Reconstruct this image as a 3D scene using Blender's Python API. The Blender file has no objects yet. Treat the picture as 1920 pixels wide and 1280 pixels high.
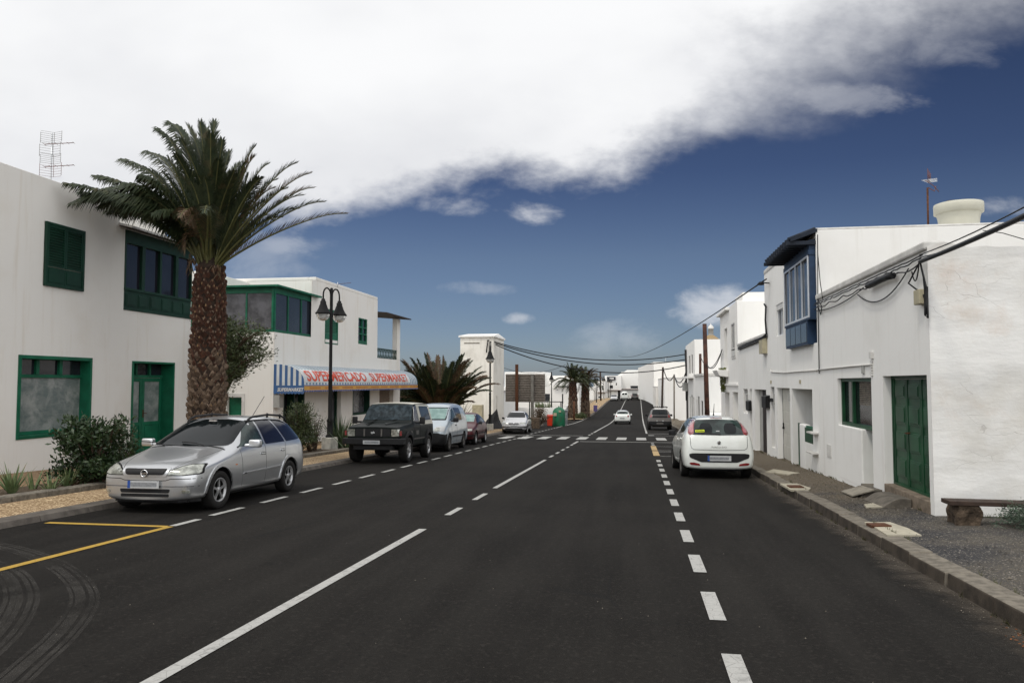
import bpy, bmesh, math, random
from mathutils import Vector, Matrix, geometry
from mathutils.bvhtree import BVHTree
R_=math.radians
sc=bpy.context.scene; col=sc.collection
random.seed(7)
# ---------------------------------------------------------------- camera
F_PX=1450.0; CAM_H=1.67
TH=math.atan(78/F_PX); PSI=math.atan(237*math.cos(TH)/F_PX)
cam_d=bpy.data.cameras.new('camera'); cam=bpy.data.objects.new('camera',cam_d); col.objects.link(cam)
cam.location=(0,0,CAM_H); cam.rotation_euler=(math.pi/2+TH,0,PSI)
cam_d.sensor_width=36; cam_d.lens=36*F_PX/1920; cam_d.clip_start=.05; cam_d.clip_end=9000
sc.camera=cam
_fh=Vector((-math.sin(PSI),math.cos(PSI),0)); _R=Vector((math.cos(PSI),math.sin(PSI),0)); _Z=Vector((0,0,1))
_F=_fh*math.cos(TH)+_Z*math.sin(TH); _U=_R.cross(_F); _C=Vector((0,0,CAM_H))
def ray(u,v): return _F+_R*((u-960)/F_PX)-_U*((v-640)/F_PX)
def onx(u,v,x):
    d=ray(u,v); return _C+d*(x/d.x)
def ony(u,v,y):
    d=ray(u,v); return _C+d*(y/d.y)
SL=.0311679
def zr(y):
    P=[(-60,1.87),(0,0),(30,-SL*30),(60,-SL*60),(80,-SL*80),(100,-2.86),(125,-2.86),(150,-2.62),(174,-2.36),(200,-2.4),(240,-2.9),(300,-3.6),(420,-5)]
    if y<=80: return -SL*y
    for (a,za),(b,zb) in zip(P,P[1:]):
        if y<=b:
            t=(y-a)/(b-a); i=P.index((a,za))
            p0=P[i-1]; p3=P[min(i+2,len(P)-1)]
            m0=(zb-p0[1])/(b-p0[0])*(b-a); m1=(p3[1]-za)/(p3[0]-a)*(b-a)
            return (2*t**3-3*t*t+1)*za+(t**3-2*t*t+t)*m0+(-2*t**3+3*t*t)*zb+(t**3-t*t)*m1
    return -5
def gnd(u,v,dz=0):
    d=ray(u,v); t=(dz-CAM_H)/(d.z+SL*d.y); return _C+d*t
# ---------------------------------------------------------------- world
SUN_EL,SUN_AZ=R_(58),R_(212)     # azimuth: direction to the sun, clockwise from +Y
sdir=Vector((math.sin(SUN_AZ)*math.cos(SUN_EL),math.cos(SUN_AZ)*math.cos(SUN_EL),math.sin(SUN_EL)))
world=bpy.data.worlds.new("World"); sc.world=world; world.use_nodes=True
wn=world.node_tree; N=wn.nodes; Lk=wn.links; N.clear()
def wnode(t,**k):
    n=N.new(t)
    for a,b in k.items(): setattr(n,a,b)
    return n
def wmath(op,a,b=None,c=None,clamp=False):
    n=N.new('ShaderNodeMath'); n.operation=op; n.use_clamp=clamp
    for i,x in enumerate((a,b,c)):
        if x is None: continue
        if isinstance(x,(int,float)): n.inputs[i].default_value=x
        else: Lk.new(x,n.inputs[i])
    return n.outputs[0]
sky=wnode('ShaderNodeTexSky',sky_type='NISHITA'); sky.sun_disc=False; sky.sun_elevation=SUN_EL; sky.sun_rotation=SUN_AZ
sky.altitude=0; sky.air_density=1.0; sky.dust_density=.6; sky.ozone_density=2.5
tc=wnode('ShaderNodeTexCoord')
def wdot(v):
    n=N.new('ShaderNodeVectorMath'); n.operation='DOT_PRODUCT'; Lk.new(tc.outputs['Generated'],n.inputs[0]); n.inputs[1].default_value=v
    return n.outputs['Value']
# the cloud bank is laid out in directions round the street axis
dF=wmath('MAXIMUM',wdot(_F),.02)
ga=wmath('DIVIDE',wdot(_R),dF); gb=wmath('DIVIDE',wdot(_U),dF)
fc=wnode('ShaderNodeFloatCurve'); cv=fc.mapping.curves[0]
def pu(u): return (u-960)/F_PX/3+.5
def pv(v): return (640-v)/F_PX/2+.5
pts=[(-1200,470),(0,440),(430,430),(560,415),(700,388),(850,378),(1000,362),(1180,345),(1290,300),(1480,236),(1660,182),(1850,105),(2300,-90)]
while len(cv.points)<len(pts): cv.points.new(.5,.5)
for p,(u,v) in zip(cv.points,pts): p.location=(min(max(pu(u),0),1),min(max(pv(v),0),1)); p.handle_type='AUTO'
fc.mapping.update()
Lk.new(wmath('ADD',wmath('DIVIDE',ga,3),.5,clamp=True),fc.inputs['Value'])
edge=wmath('MULTIPLY',wmath('SUBTRACT',fc.outputs[0],.5),2)
comb=wnode('ShaderNodeCombineXYZ'); Lk.new(ga,comb.inputs[0]); Lk.new(wmath('MULTIPLY',gb,1.7),comb.inputs[1])
def wnoise(scale,detail,rough,off=0,dist=0):
    n=wnode('ShaderNodeTexNoise'); n.noise_dimensions='3D'
    m=wnode('ShaderNodeVectorMath',operation='ADD'); Lk.new(comb.outputs[0],m.inputs[0]); m.inputs[1].default_value=(off,off*.7,off*.3)
    Lk.new(m.outputs[0],n.inputs['Vector']); n.inputs['Scale'].default_value=scale; n.inputs['Detail'].default_value=detail; n.inputs['Roughness'].default_value=rough; n.inputs['Distortion'].default_value=dist
    return n.outputs['Fac']
n1=wnoise(6.2,9,.60,3.1); n2=wnoise(2.2,4,.5,9.3)
dist=wmath('ADD',wmath('SUBTRACT',gb,edge),wmath('MULTIPLY',wmath('SUBTRACT',n1,.5),.17))
def wsmooth(x,a,b):
    n=wnode('ShaderNodeMapRange',interpolation_type='SMOOTHSTEP'); Lk.new(x,n.inputs['Value']); n.inputs['From Min'].default_value=a; n.inputs['From Max'].default_value=b
    return n.outputs['Result']
# thin, streaky bank edge on the right: softer and lower opacity
thin=wsmooth(ga,.10,.50)
bank=wsmooth(wmath('DIVIDE',wmath('ADD',dist,.010),wmath('ADD',1,wmath('MULTIPLY',thin,2.4))),-.004,.070)
thin2=wmath('MULTIPLY',thin,wmath('SUBTRACT',1,wsmooth(dist,.06,.34)))
hole=wmath('MULTIPLY',thin2,wsmooth(wnoise(6,7,.62,1.7),.40,.76))
bank=wmath('MULTIPLY',bank,wmath('SUBTRACT',1,wmath('MULTIPLY',hole,.62)))
npf=wnoise(9,6,.62,4.4,.25)
def puff(u,v,su,sv,gain,*_):
    a0=(u-960)/F_PX; b0=(640-v)/F_PX
    dx=wmath('DIVIDE',wmath('SUBTRACT',ga,a0),su/F_PX); dy=wmath('DIVIDE',wmath('SUBTRACT',gb,b0),sv/F_PX)
    r=wmath('ADD',wmath('MULTIPLY',dx,dx),wmath('MULTIPLY',dy,dy))
    d=wmath('SUBTRACT',npf,wmath('MULTIPLY',r,.24))
    return wmath('MULTIPLY',wsmooth(d,.29,.62),gain)
tot=bank
for p in [(1335,578,110,52,.62),(1005,394,70,30,.62),(850,388,105,22,.45),(970,598,34,13,.5,10,7.7,.3,.6),(880,542,80,18,.25,8,5.5,.3,.7),(1170,640,120,46,.22),(500,480,120,60,.2,6,9.1),(1890,385,80,30,.35,8,3.3),(560,460,70,20,.15,8,2.7),(1600,190,150,34,.25),(1800,105,160,30,.15)]:
    q=puff(*p); tot=wmath('SUBTRACT',wmath('ADD',tot,q),wmath('MULTIPLY',tot,q))
# unseen sky behind the camera: broken cloud, brightened to raise the ambient light
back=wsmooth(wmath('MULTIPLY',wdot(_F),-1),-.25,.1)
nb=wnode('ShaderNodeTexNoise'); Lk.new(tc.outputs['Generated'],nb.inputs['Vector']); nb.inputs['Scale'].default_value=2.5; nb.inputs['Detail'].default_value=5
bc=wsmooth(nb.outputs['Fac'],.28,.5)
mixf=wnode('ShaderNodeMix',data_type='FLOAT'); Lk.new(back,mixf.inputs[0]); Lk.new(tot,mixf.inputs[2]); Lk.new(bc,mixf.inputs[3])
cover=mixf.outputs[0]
cr=wnode('ShaderNodeMix',data_type='RGBA'); cr.inputs[6].default_value=(.70,.71,.74,1); cr.inputs[7].default_value=(.90,.905,.915,1)
Lk.new(wmath('ADD',wmath('MULTIPLY',wsmooth(n2,.3,.62),.6),wmath('MULTIPLY',wsmooth(dist,.0,.16),.4)),cr.inputs[0])
tint=wnode('ShaderNodeMix',data_type='RGBA',blend_type='MULTIPLY'); tint.inputs[0].default_value=1; tm=wnode('ShaderNodeValToRGB'); Lk.new(wdot((0,0,1)),tm.inputs[0]); ce=tm.color_ramp.elements; ce[0].position=0; ce[0].color=(.50,.58,.80,1); ce[1].position=.5; ce[1].color=(.23,.26,.36,1)
for p_,c_ in ((.08,(.47,.51,.65,1)),(.16,(.48,.49,.58,1)),(.26,(.32,.345,.47,1))): ce.new(p_).color=c_
Lk.new(tm.outputs[0],tint.inputs[7])
Lk.new(sky.outputs[0],tint.inputs[6])
hs=wnode('ShaderNodeHueSaturation'); hs.inputs['Saturation'].default_value=1; hs.inputs['Value'].default_value=1; Lk.new(wmath('SUBTRACT',1.04,wmath('MULTIPLY',wmath('MINIMUM',wmath('MAXIMUM',ga,-.6),.8),.35)),hs.inputs['Value']); Lk.new(tint.outputs[2],hs.inputs['Color'])
bgs=wnode('ShaderNodeBackground'); bgs.inputs['Strength'].default_value=.085; Lk.new(hs.outputs[0],bgs.inputs['Color'])
bgc=wnode('ShaderNodeBackground'); Lk.new(wmath('ADD',wmath('MULTIPLY',back,.75),1.0),bgc.inputs['Strength']); Lk.new(cr.outputs[2],bgc.inputs['Color'])  # extra cloud strength behind the view, added to light the facades
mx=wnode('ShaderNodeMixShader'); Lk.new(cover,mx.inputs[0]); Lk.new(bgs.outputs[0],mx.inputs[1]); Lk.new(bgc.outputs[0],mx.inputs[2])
wo=wnode('ShaderNodeOutputWorld'); Lk.new(mx.outputs[0],wo.inputs['Surface'])
# ---------------------------------------------------------------- sun
sl=bpy.data.lights.new('sun','SUN'); sl.energy=1.15; sl.angle=R_(9); sl.color=(1,.94,.84)
so=bpy.data.objects.new('sun',sl); col.objects.link(so); so.rotation_euler=sdir.to_track_quat('Z','Y').to_euler()
sc.view_settings.view_transform='Standard'; sc.view_settings.look='None'; sc.view_settings.exposure=.1; sc.view_settings.gamma=1
# ---------------------------------------------------------------- helpers
def tag(o,label=None,cat=None,group=None,kind=None):
    if label: o['label']=label
    if cat: o['category']=cat
    if group: o['group']=group
    if kind: o['kind']=kind
    return o
def wloc(o):
    v=Vector((0,0,0))
    while o: v+=o.location; o=o.parent
    return v
def empty(name,loc,label,cat,group=None):
    o=bpy.data.objects.new(name,None); o.empty_display_size=.3; col.objects.link(o); o.location=loc
    return tag(o,label,cat,group)
def mathx(nt,op,a,b=None,clamp=False):
    n=nt.nodes.new('ShaderNodeMath'); n.operation=op; n.use_clamp=clamp
    for i,x in enumerate((a,b)):
        if x is None: continue
        if isinstance(x,(int,float)): n.inputs[i].default_value=x
        else: nt.links.new(x,n.inputs[i])
    return n.outputs[0]
def noise(nt,vec,scale,detail=4,rough=.55,dist=0):
    n=nt.nodes.new('ShaderNodeTexNoise'); n.inputs['Scale'].default_value=scale; n.inputs['Detail'].default_value=detail; n.inputs['Roughness'].default_value=rough; n.inputs['Distortion'].default_value=dist
    if vec: nt.links.new(vec,n.inputs['Vector'])
    return n.outputs['Fac']
def mapr(nt,x,a,b,c=0,d=1):
    n=nt.nodes.new('ShaderNodeMapRange'); n.interpolation_type='SMOOTHSTEP'; nt.links.new(x,n.inputs['Value'])
    for k,v in zip(('From Min','From Max','To Min','To Max'),(a,b,c,d)): n.inputs[k].default_value=v
    return n.outputs['Result']
def mixc(nt,f,a,b,blend='MIX'):
    n=nt.nodes.new('ShaderNodeMix'); n.data_type='RGBA'; n.blend_type=blend
    if isinstance(f,(int,float)): n.inputs[0].default_value=f
    else: nt.links.new(f,n.inputs[0])
    for i,x in ((6,a),(7,b)):
        if isinstance(x,tuple): n.inputs[i].default_value=(*x[:3],1)
        else: nt.links.new(x,n.inputs[i])
    return n.outputs[2]
def coords(nt,scale=(1,1,1),kind='Object'):
    t=nt.nodes.new('ShaderNodeTexCoord'); m=nt.nodes.new('ShaderNodeMapping'); m.inputs['Scale'].default_value=scale
    nt.links.new(t.outputs[kind],m.inputs['Vector']); return m.outputs[0]
def newmat(name):
    m=bpy.data.materials.new(name); m.use_nodes=True; nt=m.node_tree; return m,nt,nt.nodes['Principled BSDF']
def bump(nt,b,h,strength=.3,dist=.01):
    n=nt.nodes.new('ShaderNodeBump'); n.inputs['Strength'].default_value=strength; n.inputs['Distance'].default_value=dist
    nt.links.new(h,n.inputs['Height']); nt.links.new(n.outputs[0],b.inputs['Normal'])
def pm(name,c,rough=.6,metal=0,var=.12,vs=3.,bs=0.,bsc=60.,bd=.004,coat=0,spec=.28,c2=None,emit=0,lo=.35,hi=.65,rv=0):
    m,nt,b=newmat(name); co=coords(nt)
    if c2 is None: c2=tuple(x*(1-var) for x in c)
    f=mapr(nt,noise(nt,co,vs,6,.6),lo,hi)
    nt.links.new(mixc(nt,f,c,c2),b.inputs['Base Color'])
    b.inputs['Roughness'].default_value=rough; b.inputs['Metallic'].default_value=metal
    b.inputs['Specular IOR Level'].default_value=spec
    if rv: nt.links.new(mathx(nt,'ADD',mathx(nt,'MULTIPLY',f,rv),rough),b.inputs['Roughness'])
    if coat: b.inputs['Coat Weight'].default_value=coat; b.inputs['Coat Roughness'].default_value=.06
    if bs: bump(nt,b,noise(nt,co,bsc,5,.6),bs,bd)
    return m
def asphalt_mat():
    m,nt,b=newmat('asphalt'); co=coords(nt)
    big=mapr(nt,noise(nt,co,.35,5,.6),.3,.7); fine=noise(nt,co,90,3,.7); mid=mapr(nt,noise(nt,coords(nt,(3.,.25,1)),.8,4,.6),.35,.7)
    c=mixc(nt,big,(.0072,.0064,.0056),(.0130,.0116,.0100)); c=mixc(nt,mathx(nt,'MULTIPLY',mid,.5),c,(.0200,.0182,.0160))
    v=nt.nodes.new('ShaderNodeTexVoronoi'); v.inputs['Scale'].default_value=120; nt.links.new(co,v.inputs['Vector'])
    c=mixc(nt,mathx(nt,'MULTIPLY',mapr(nt,fine,.5,.75),.35),c,(.034,.031,.027))
    c=mixc(nt,mathx(nt,'MULTIPLY',mapr(nt,noise(nt,co,26,3,.7),.52,.68),.45),c,(.036,.032,.028)); c=mixc(nt,mathx(nt,'MULTIPLY',mapr(nt,noise(nt,co,17,3,.7),.40,.30),.6),c,(.004,.004,.004))
    # pale grit lying on the tar
    v2=nt.nodes.new('ShaderNodeTexVoronoi'); v2.inputs['Scale'].default_value=5.5; nt.links.new(co,v2.inputs['Vector'])
    c=mixc(nt,mapr(nt,v2.outputs['Distance'],.022,.014),c,(.11,.10,.09))
    st=mapr(nt,noise(nt,coords(nt,(1,1,1)),1.1,7,.7),.62,.72)
    c=mixc(nt,mathx(nt,'MULTIPLY',st,.6),c,(.006,.0055,.005))
    vc=nt.nodes.new('ShaderNodeTexVoronoi'); vc.feature='DISTANCE_TO_EDGE'; vc.inputs['Scale'].default_value=.45; nt.links.new(coords(nt,(1,.6,1)),vc.inputs['Vector'])
    cr_=mathx(nt,'MULTIPLY',mapr(nt,vc.outputs['Distance'],.006,.001),mapr(nt,noise(nt,co,.25,3),.52,.6))
    c=mixc(nt,mathx(nt,'MULTIPLY',cr_,.5),c,(.008,.008,.008))
    nt.links.new(c,b.inputs['Base Color']); b.inputs['Roughness'].default_value=.95; b.inputs['Specular IOR Level'].default_value=.12
    bump(nt,b,mathx(nt,'ADD',fine,v.outputs['Distance']),.45,.004)
    return m
def gravel_mat(name,a,bc,cc,scale=55,patch=.5,strength=.8,d=.012,rough=.95,pebble=(.5,.45,.38),pf=.15,yb=None):
    m,nt,b=newmat(name); co=coords(nt)
    v=nt.nodes.new('ShaderNodeTexVoronoi'); v.inputs['Scale'].default_value=scale; nt.links.new(co,v.inputs['Vector'])
    sep=nt.nodes.new('ShaderNodeSeparateColor'); nt.links.new(v.outputs['Color'],sep.inputs[0])
    f=mapr(nt,noise(nt,co,patch,7,.62),.4,.6)
    c=mixc(nt,sep.outputs[0],a,bc); c2=mixc(nt,sep.outputs[1],bc,cc); c=mixc(nt,f,c,c2)
    if yb:
        g=nt.nodes.new('ShaderNodeSeparateXYZ'); nt.links.new(co,g.inputs[0]); yy=mathx(nt,'ADD',g.outputs[1],mathx(nt,'MULTIPLY',mathx(nt,'SUBTRACT',noise(nt,co,.9,6,.65),.5),14))
        br=mixc(nt,sep.outputs[0],(.15,.12,.08),(.21,.17,.115)); br=mixc(nt,sep.outputs[1],br,(.09,.075,.058)); c=mixc(nt,mapr(nt,yy,yb[0],yb[1]),c,br)
    c=mixc(nt,mapr(nt,sep.outputs[2],1-pf,1-pf+.02),c,pebble)
    nt.links.new(c,b.inputs['Base Color']); b.inputs['Roughness'].default_value=rough; b.inputs['Specular IOR Level'].default_value=.25
    bump(nt,b,mathx(nt,'ADD',mathx(nt,'MULTIPLY',v.outputs['Distance'],-1),noise(nt,co,scale*.35,4)),strength,d)
    return m
def plaster_mat(name,c=(.74,.73,.70),stain=(.52,.49,.43),amt=.5,bs=.25,streak=.5):
    m,nt,b=newmat(name); co=coords(nt)
    f=mapr(nt,noise(nt,co,.55,7,.62),.45,.72); f2=mapr(nt,noise(nt,coords(nt,(3.,3.,.22)),1.3,6,.65),.52,.74)
    cc=mixc(nt,mathx(nt,'MULTIPLY',f,amt*.45),c,stain); cc=mixc(nt,mathx(nt,'MULTIPLY',f2,streak*.6),cc,stain)
    sp=mapr(nt,noise(nt,co,6,6,.75),.66,.74); cc=mixc(nt,mathx(nt,'MULTIPLY',sp,amt*.35),cc,tuple(x*.55 for x in stain))
    # rising damp / splash dirt in ragged patches
    nt.links.new(cc,b.inputs['Base Color']); b.inputs['Roughness'].default_value=.85; b.inputs['Specular IOR Level'].default_value=.2
    bump(nt,b,mathx(nt,'ADD',mathx(nt,'MULTIPLY',noise(nt,co,1.6,3),2.2),mathx(nt,'MULTIPLY',noise(nt,co,28,5,.6),.35)),bs,.02)
    return m
def rough_block_mat():
    m,nt,b=newmat('rough_whitewash'); co=coords(nt)
    w=nt.nodes.new('ShaderNodeVectorMath'); w.operation='ADD'; nw=nt.nodes.new('ShaderNodeTexNoise'); nw.inputs['Scale'].default_value=1.7; nw.inputs['Detail'].default_value=4; nt.links.new(co,nw.inputs['Vector'])
    ws=nt.nodes.new('ShaderNodeVectorMath'); ws.operation='SCALE'; ws.inputs['Scale'].default_value=.5; nt.links.new(nw.outputs['Color'],ws.inputs[0])
    nt.links.new(co,w.inputs[0]); nt.links.new(ws.outputs[0],w.inputs[1])
    mp=nt.nodes.new('ShaderNodeMapping'); mp.inputs['Scale'].default_value=(.7,.7,2.3); nt.links.new(w.outputs[0],mp.inputs['Vector'])
    v=nt.nodes.new('ShaderNodeTexVoronoi'); v.feature='DISTANCE_TO_EDGE'; v.inputs['Scale'].default_value=1.7; nt.links.new(mp.outputs[0],v.inputs['Vector'])
    crack=mathx(nt,'MULTIPLY',mapr(nt,v.outputs['Distance'],.010,.002),mapr(nt,noise(nt,co,1.1,4),.50,.60))
    cc=mixc(nt,mapr(nt,noise(nt,co,.8,6,.6),.45,.75),(.72,.715,.69),(.60,.58,.53))
    cc=mixc(nt,mathx(nt,'MULTIPLY',mapr(nt,noise(nt,co,.5,7,.7),.55,.72),.5),cc,(.56,.46,.38))
    cc=mixc(nt,mathx(nt,'MULTIPLY',crack,.34),cc,(.26,.24,.22))
    sp=mapr(nt,noise(nt,co,9,6,.75),.70,.76); cc=mixc(nt,mathx(nt,'MULTIPLY',sp,.6),cc,(.2,.18,.16))
    nt.links.new(cc,b.inputs['Base Color']); b.inputs['Roughness'].default_value=.92; b.inputs['Specular IOR Level'].default_value=.15
    h=mathx(nt,'ADD',mathx(nt,'MULTIPLY',crack,-.35),mathx(nt,'ADD',mathx(nt,'MULTIPLY',noise(nt,coords(nt,(1,1,3.2)),1.1,4,.5),3.2),mathx(nt,'MULTIPLY',noise(nt,co,22,5,.6),.45)))
    bump(nt,b,h,.24,.03)
    return m
def paint_mark_mat(name,c,wear=.5):
    m,nt,b=newmat(name); co=coords(nt)
    f=mapr(nt,noise(nt,co,9,8,.75),.5,.68); f2=mapr(nt,noise(nt,co,70,4,.7),.55,.7)
    cc=mixc(nt,mathx(nt,'MULTIPLY',f,wear),c,tuple(x*.3 for x in c)); cc=mixc(nt,mathx(nt,'MULTIPLY',f2,.5),cc,(.10,.095,.09))
    v=nt.nodes.new('ShaderNodeTexVoronoi'); v.feature='DISTANCE_TO_EDGE'; v.inputs['Scale'].default_value=9; nt.links.new(co,v.inputs['Vector'])
    cc=mixc(nt,mathx(nt,'MULTIPLY',mapr(nt,v.outputs['Distance'],.03,.005),wear),cc,(.08,.075,.07))
    nt.links.new(cc,b.inputs['Base Color']); b.inputs['Roughness'].default_value=.8; bump(nt,b,noise(nt,co,120,3),.3,.003)
    return m
class MB:
    def __init__(s): s.v=[];s.f=[];s.mi=[];s.sm=[];s.cur=0
    def add(s,vs,fs,smooth=False):
        o=len(s.v); s.v+=[tuple(v) for v in vs]
        for f in fs: s.f.append(tuple(i+o for i in f)); s.mi.append(s.cur); s.sm.append(smooth)
        return s
    def quad(s,a,b,c,d): return s.add([a,b,c,d],[(0,1,2,3)])
    def box(s,x0,x1,y0,y1,z0,z1):
        x0,x1=min(x0,x1),max(x0,x1);y0,y1=min(y0,y1),max(y0,y1);z0,z1=min(z0,z1),max(z0,z1)
        return s.add([(x0,y0,z0),(x1,y0,z0),(x1,y1,z0),(x0,y1,z0),(x0,y0,z1),(x1,y0,z1),(x1,y1,z1),(x0,y1,z1)],
            [(0,3,2,1),(4,5,6,7),(0,1,5,4),(1,2,6,5),(2,3,7,6),(3,0,4,7)])
    def obox(s,c,a,b,d):
        c,a,b,d=map(Vector,(c,a,b,d)); v=[c+a*i+b*j+d*k for k in(-1,1) for j in(-1,1) for i in(-1,1)]
        return s.add(v,[(0,2,3,1),(4,5,7,6),(0,1,5,4),(1,3,7,5),(3,2,6,7),(2,0,4,6)])
    def prism(s,poly,ext):
        n=len(poly); e=Vector(ext); vs=[Vector(p) for p in poly]+[Vector(p)+e for p in poly]
        fs=[tuple(range(n))[::-1],tuple(range(n,2*n))]+[(i,(i+1)%n,n+(i+1)%n,n+i) for i in range(n)]
        return s.add(vs,fs)
    def tube(s,pts,r,n=8,caps=True,smooth=True):
        pts=[Vector(p) for p in pts]; m=len(pts); rs=r if isinstance(r,(list,tuple)) else [r]*m
        vs=[];prev=None
        for i,p in enumerate(pts):
            t=(pts[min(i+1,m-1)]-pts[max(i-1,0)])
            if t.length<1e-9: t=Vector((0,0,1))
            t.normalize()
            if prev is None:
                a=Vector((0,0,1)) if abs(t.z)<.9 else Vector((1,0,0)); x=t.cross(a).normalized()
            else: x=(prev-t*prev.dot(t)); x=x.normalized() if x.length>1e-6 else t.orthogonal().normalized()
            prev=x; y=t.cross(x)
            for k in range(n):
                an=2*math.pi*k/n; vs.append(p+(x*math.cos(an)+y*math.sin(an))*rs[i])
        fs=[(i*n+k,i*n+(k+1)%n,(i+1)*n+(k+1)%n,(i+1)*n+k) for i in range(m-1) for k in range(n)]
        s.add(vs,fs,smooth)
        if caps: o=len(s.v)-len(vs); s.f+= [tuple(o+k for k in range(n))[::-1],tuple(o+(m-1)*n+k for k in range(n))]; s.mi+=[s.cur]*2; s.sm+=[False]*2
        return s
    def lathe(s,prof,c=(0,0,0),n=20,axis='z',smooth=True,mat=None):
        c=Vector(c); vs=[]
        for r,h in prof:
            for k in range(n):
                a=2*math.pi*k/n; p=Vector((r*math.cos(a),r*math.sin(a),h))
                if axis=='y': p=Vector((p.x,p.z,p.y))
                if axis=='x': p=Vector((p.z,p.x,p.y))
                if mat: p=mat@p
                vs.append(c+p)
        m=len(prof)
        fs=[(i*n+k,i*n+(k+1)%n,(i+1)*n+(k+1)%n,(i+1)*n+k) for i in range(m-1) for k in range(n)]
        return s.add(vs,fs,smooth)
    def facade(s,O,U,Nn,u0,u1,z0,z1,ops=(),sub=None):
        O,U,Nn=Vector(O),Vector(U),Vector(Nn); Zv=Vector((0,0,1))
        us=sorted({u0,u1,*[o[0] for o in ops],*[o[1] for o in ops]}); zs=sorted({z0,z1,*[o[2] for o in ops],*[o[3] for o in ops]})
        us=[u for u in us if u0<=u<=u1]; zs=[z for z in zs if z0<=z<=z1]
        P=lambda u,z,d=0:O+U*u+Zv*z-Nn*d
        for a,b in zip(us,us[1:]):
            for c,e in zip(zs,zs[1:]):
                mu,mz=(a+b)/2,(c+e)/2
                if any(o[0]<mu<o[1] and o[2]<mz<o[3] for o in ops): continue
                s.quad(P(a,c),P(b,c),P(b,e),P(a,e))
        for (a,b,c,e,d) in ops:
            for (p,q) in (((a,c),(b,c)),((b,c),(b,e)),((b,e),(a,e)),((a,e),(a,c))):
                s.quad(P(*p),P(*q),P(*q,d),P(*p,d))
        return s
    def build(s,name,mats,parent=None,local=False,bevel=0,weld=False,smooth=None):
        me=bpy.data.meshes.new(name); me.from_pydata(s.v,[],s.f)
        if not isinstance(mats,(list,tuple)): mats=[mats]
        for m in mats: me.materials.append(m)
        me.polygons.foreach_set('material_index',[min(i,len(mats)-1) for i in s.mi]); me.polygons.foreach_set('use_smooth',s.sm if smooth is None else [smooth]*len(s.f))
        me.update()
        if weld:
            bm=bmesh.new(); bm.from_mesh(me); bmesh.ops.remove_doubles(bm,verts=bm.verts,dist=1e-4); bmesh.ops.recalc_face_normals(bm,faces=bm.faces); bm.to_mesh(me); bm.free()
        o=bpy.data.objects.new(name,me); col.objects.link(o)
        if parent:
            o.parent=parent
            if not local: o.location=-wloc(parent)
        if bevel:
            md=o.modifiers.new('b','BEVEL'); md.width=bevel; md.segments=2; md.limit_method='ANGLE'; md.angle_limit=R_(40)
        return o
def frame2(mb,pl,side,y0,y1,z0,z1,w,d0,d1,vs=(),hs=()):
    """rectangular frame in a plane x=pl: bars from depth d0 to d1 (side = outward sign)"""
    a,b=pl+side*d0,pl+side*d1; e=.0015
    mb.box(a,b,y0,y0+w,z0,z1); mb.box(a,b,y1-w,y1,z0,z1)
    mb.box(a,b,y0+w,y1-w,z0,z0+w); mb.box(a,b,y0+w,y1-w,z1-w,z1)
    ys=[y0+w]+[q for v in vs for q in (v-w/2,v+w/2)]+[y1-w]
    for v in vs: mb.box(a,b,v-w/2,v+w/2,z0+w,z1-w)
    for h in hs:
        for i in range(0,len(ys),2): mb.box(a-side*e*2,b-side*e*2,ys[i],ys[i+1],h-w/2,h+w/2)
def text_geo(txt,size=1.,offset=0.,shear=0.,sx=1.):
    cu=bpy.data.curves.new('t','FONT'); cu.body=txt; cu.size=size; cu.offset=offset; cu.shear=shear; cu.resolution_u=3
    o=bpy.data.objects.new('t',cu); col.objects.link(o); bpy.context.view_layer.update()
    me=bpy.data.meshes.new_from_object(o.evaluated_get(bpy.context.evaluated_depsgraph_get()))
    vs=[(v.co.x*sx,v.co.y) for v in me.vertices]; fs=[tuple(p.vertices) for p in me.polygons]
    bpy.data.objects.remove(o); bpy.data.meshes.remove(me); bpy.data.curves.remove(cu)
    return vs,fs
def copy_tree(o,parent=None):
    c=o.copy(); col.objects.link(c); c.parent=parent
    for ch in list(o.children): copy_tree(ch,c)
    return c
# ---------------------------------------------------------------- materials
M={}
M['asphalt']=asphalt_mat()
M['white_paint']=paint_mark_mat('road_white',(.37,.365,.345),.5)
M['yellow_paint']=paint_mark_mat('road_yellow',(.40,.245,.025),.4)
M['ochre_paint']=paint_mark_mat('road_ochre',(.42,.29,.13),.4)
M['kerb']=pm('kerb_stone',(.19,.168,.135),.92,0,.45,9,.7,70,.006)
M['kerb_dark']=pm('kerb_basalt',(.12,.105,.09),.9,0,.4,6,.6,60,.006)
M['gravel_dark']=gravel_mat('volcanic_gravel',(.034,.033,.036),(.068,.066,.066),(.14,.12,.09),75,.55,1.,.02,pebble=(.30,.27,.23),pf=.07,yb=(11.5,17))
M['gravel_tan']=gravel_mat('pebble_paving',(.25,.17,.09),(.20,.135,.075),(.31,.215,.125),42,.8,.5,.006,pebble=(.62,.48,.30),pf=.2)
M['paving_tan']=gravel_mat('tan_paving',(.26,.17,.09),(.22,.145,.08),(.30,.20,.115),30,.7,.3,.004,pf=.08,pebble=(.42,.3,.2))
M['soil']=gravel_mat('bed_soil',(.05,.035,.022),(.07,.05,.032),(.10,.075,.05),40,1.5,.9,.02,pf=.05,pebble=(.2,.17,.13))
M['earth']=gravel_mat('dry_earth',(.16,.125,.085),(.20,.155,.105),(.12,.09,.06),12,.2,.8,.03)
M['concrete']=pm('pale_concrete',(.42,.385,.30),.9,0,.25,5,.4,50,.004)
M['rust']=pm('rusty_iron',(.12,.05,.025),.85,.2,.5,20,.5,80,.003)
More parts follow.
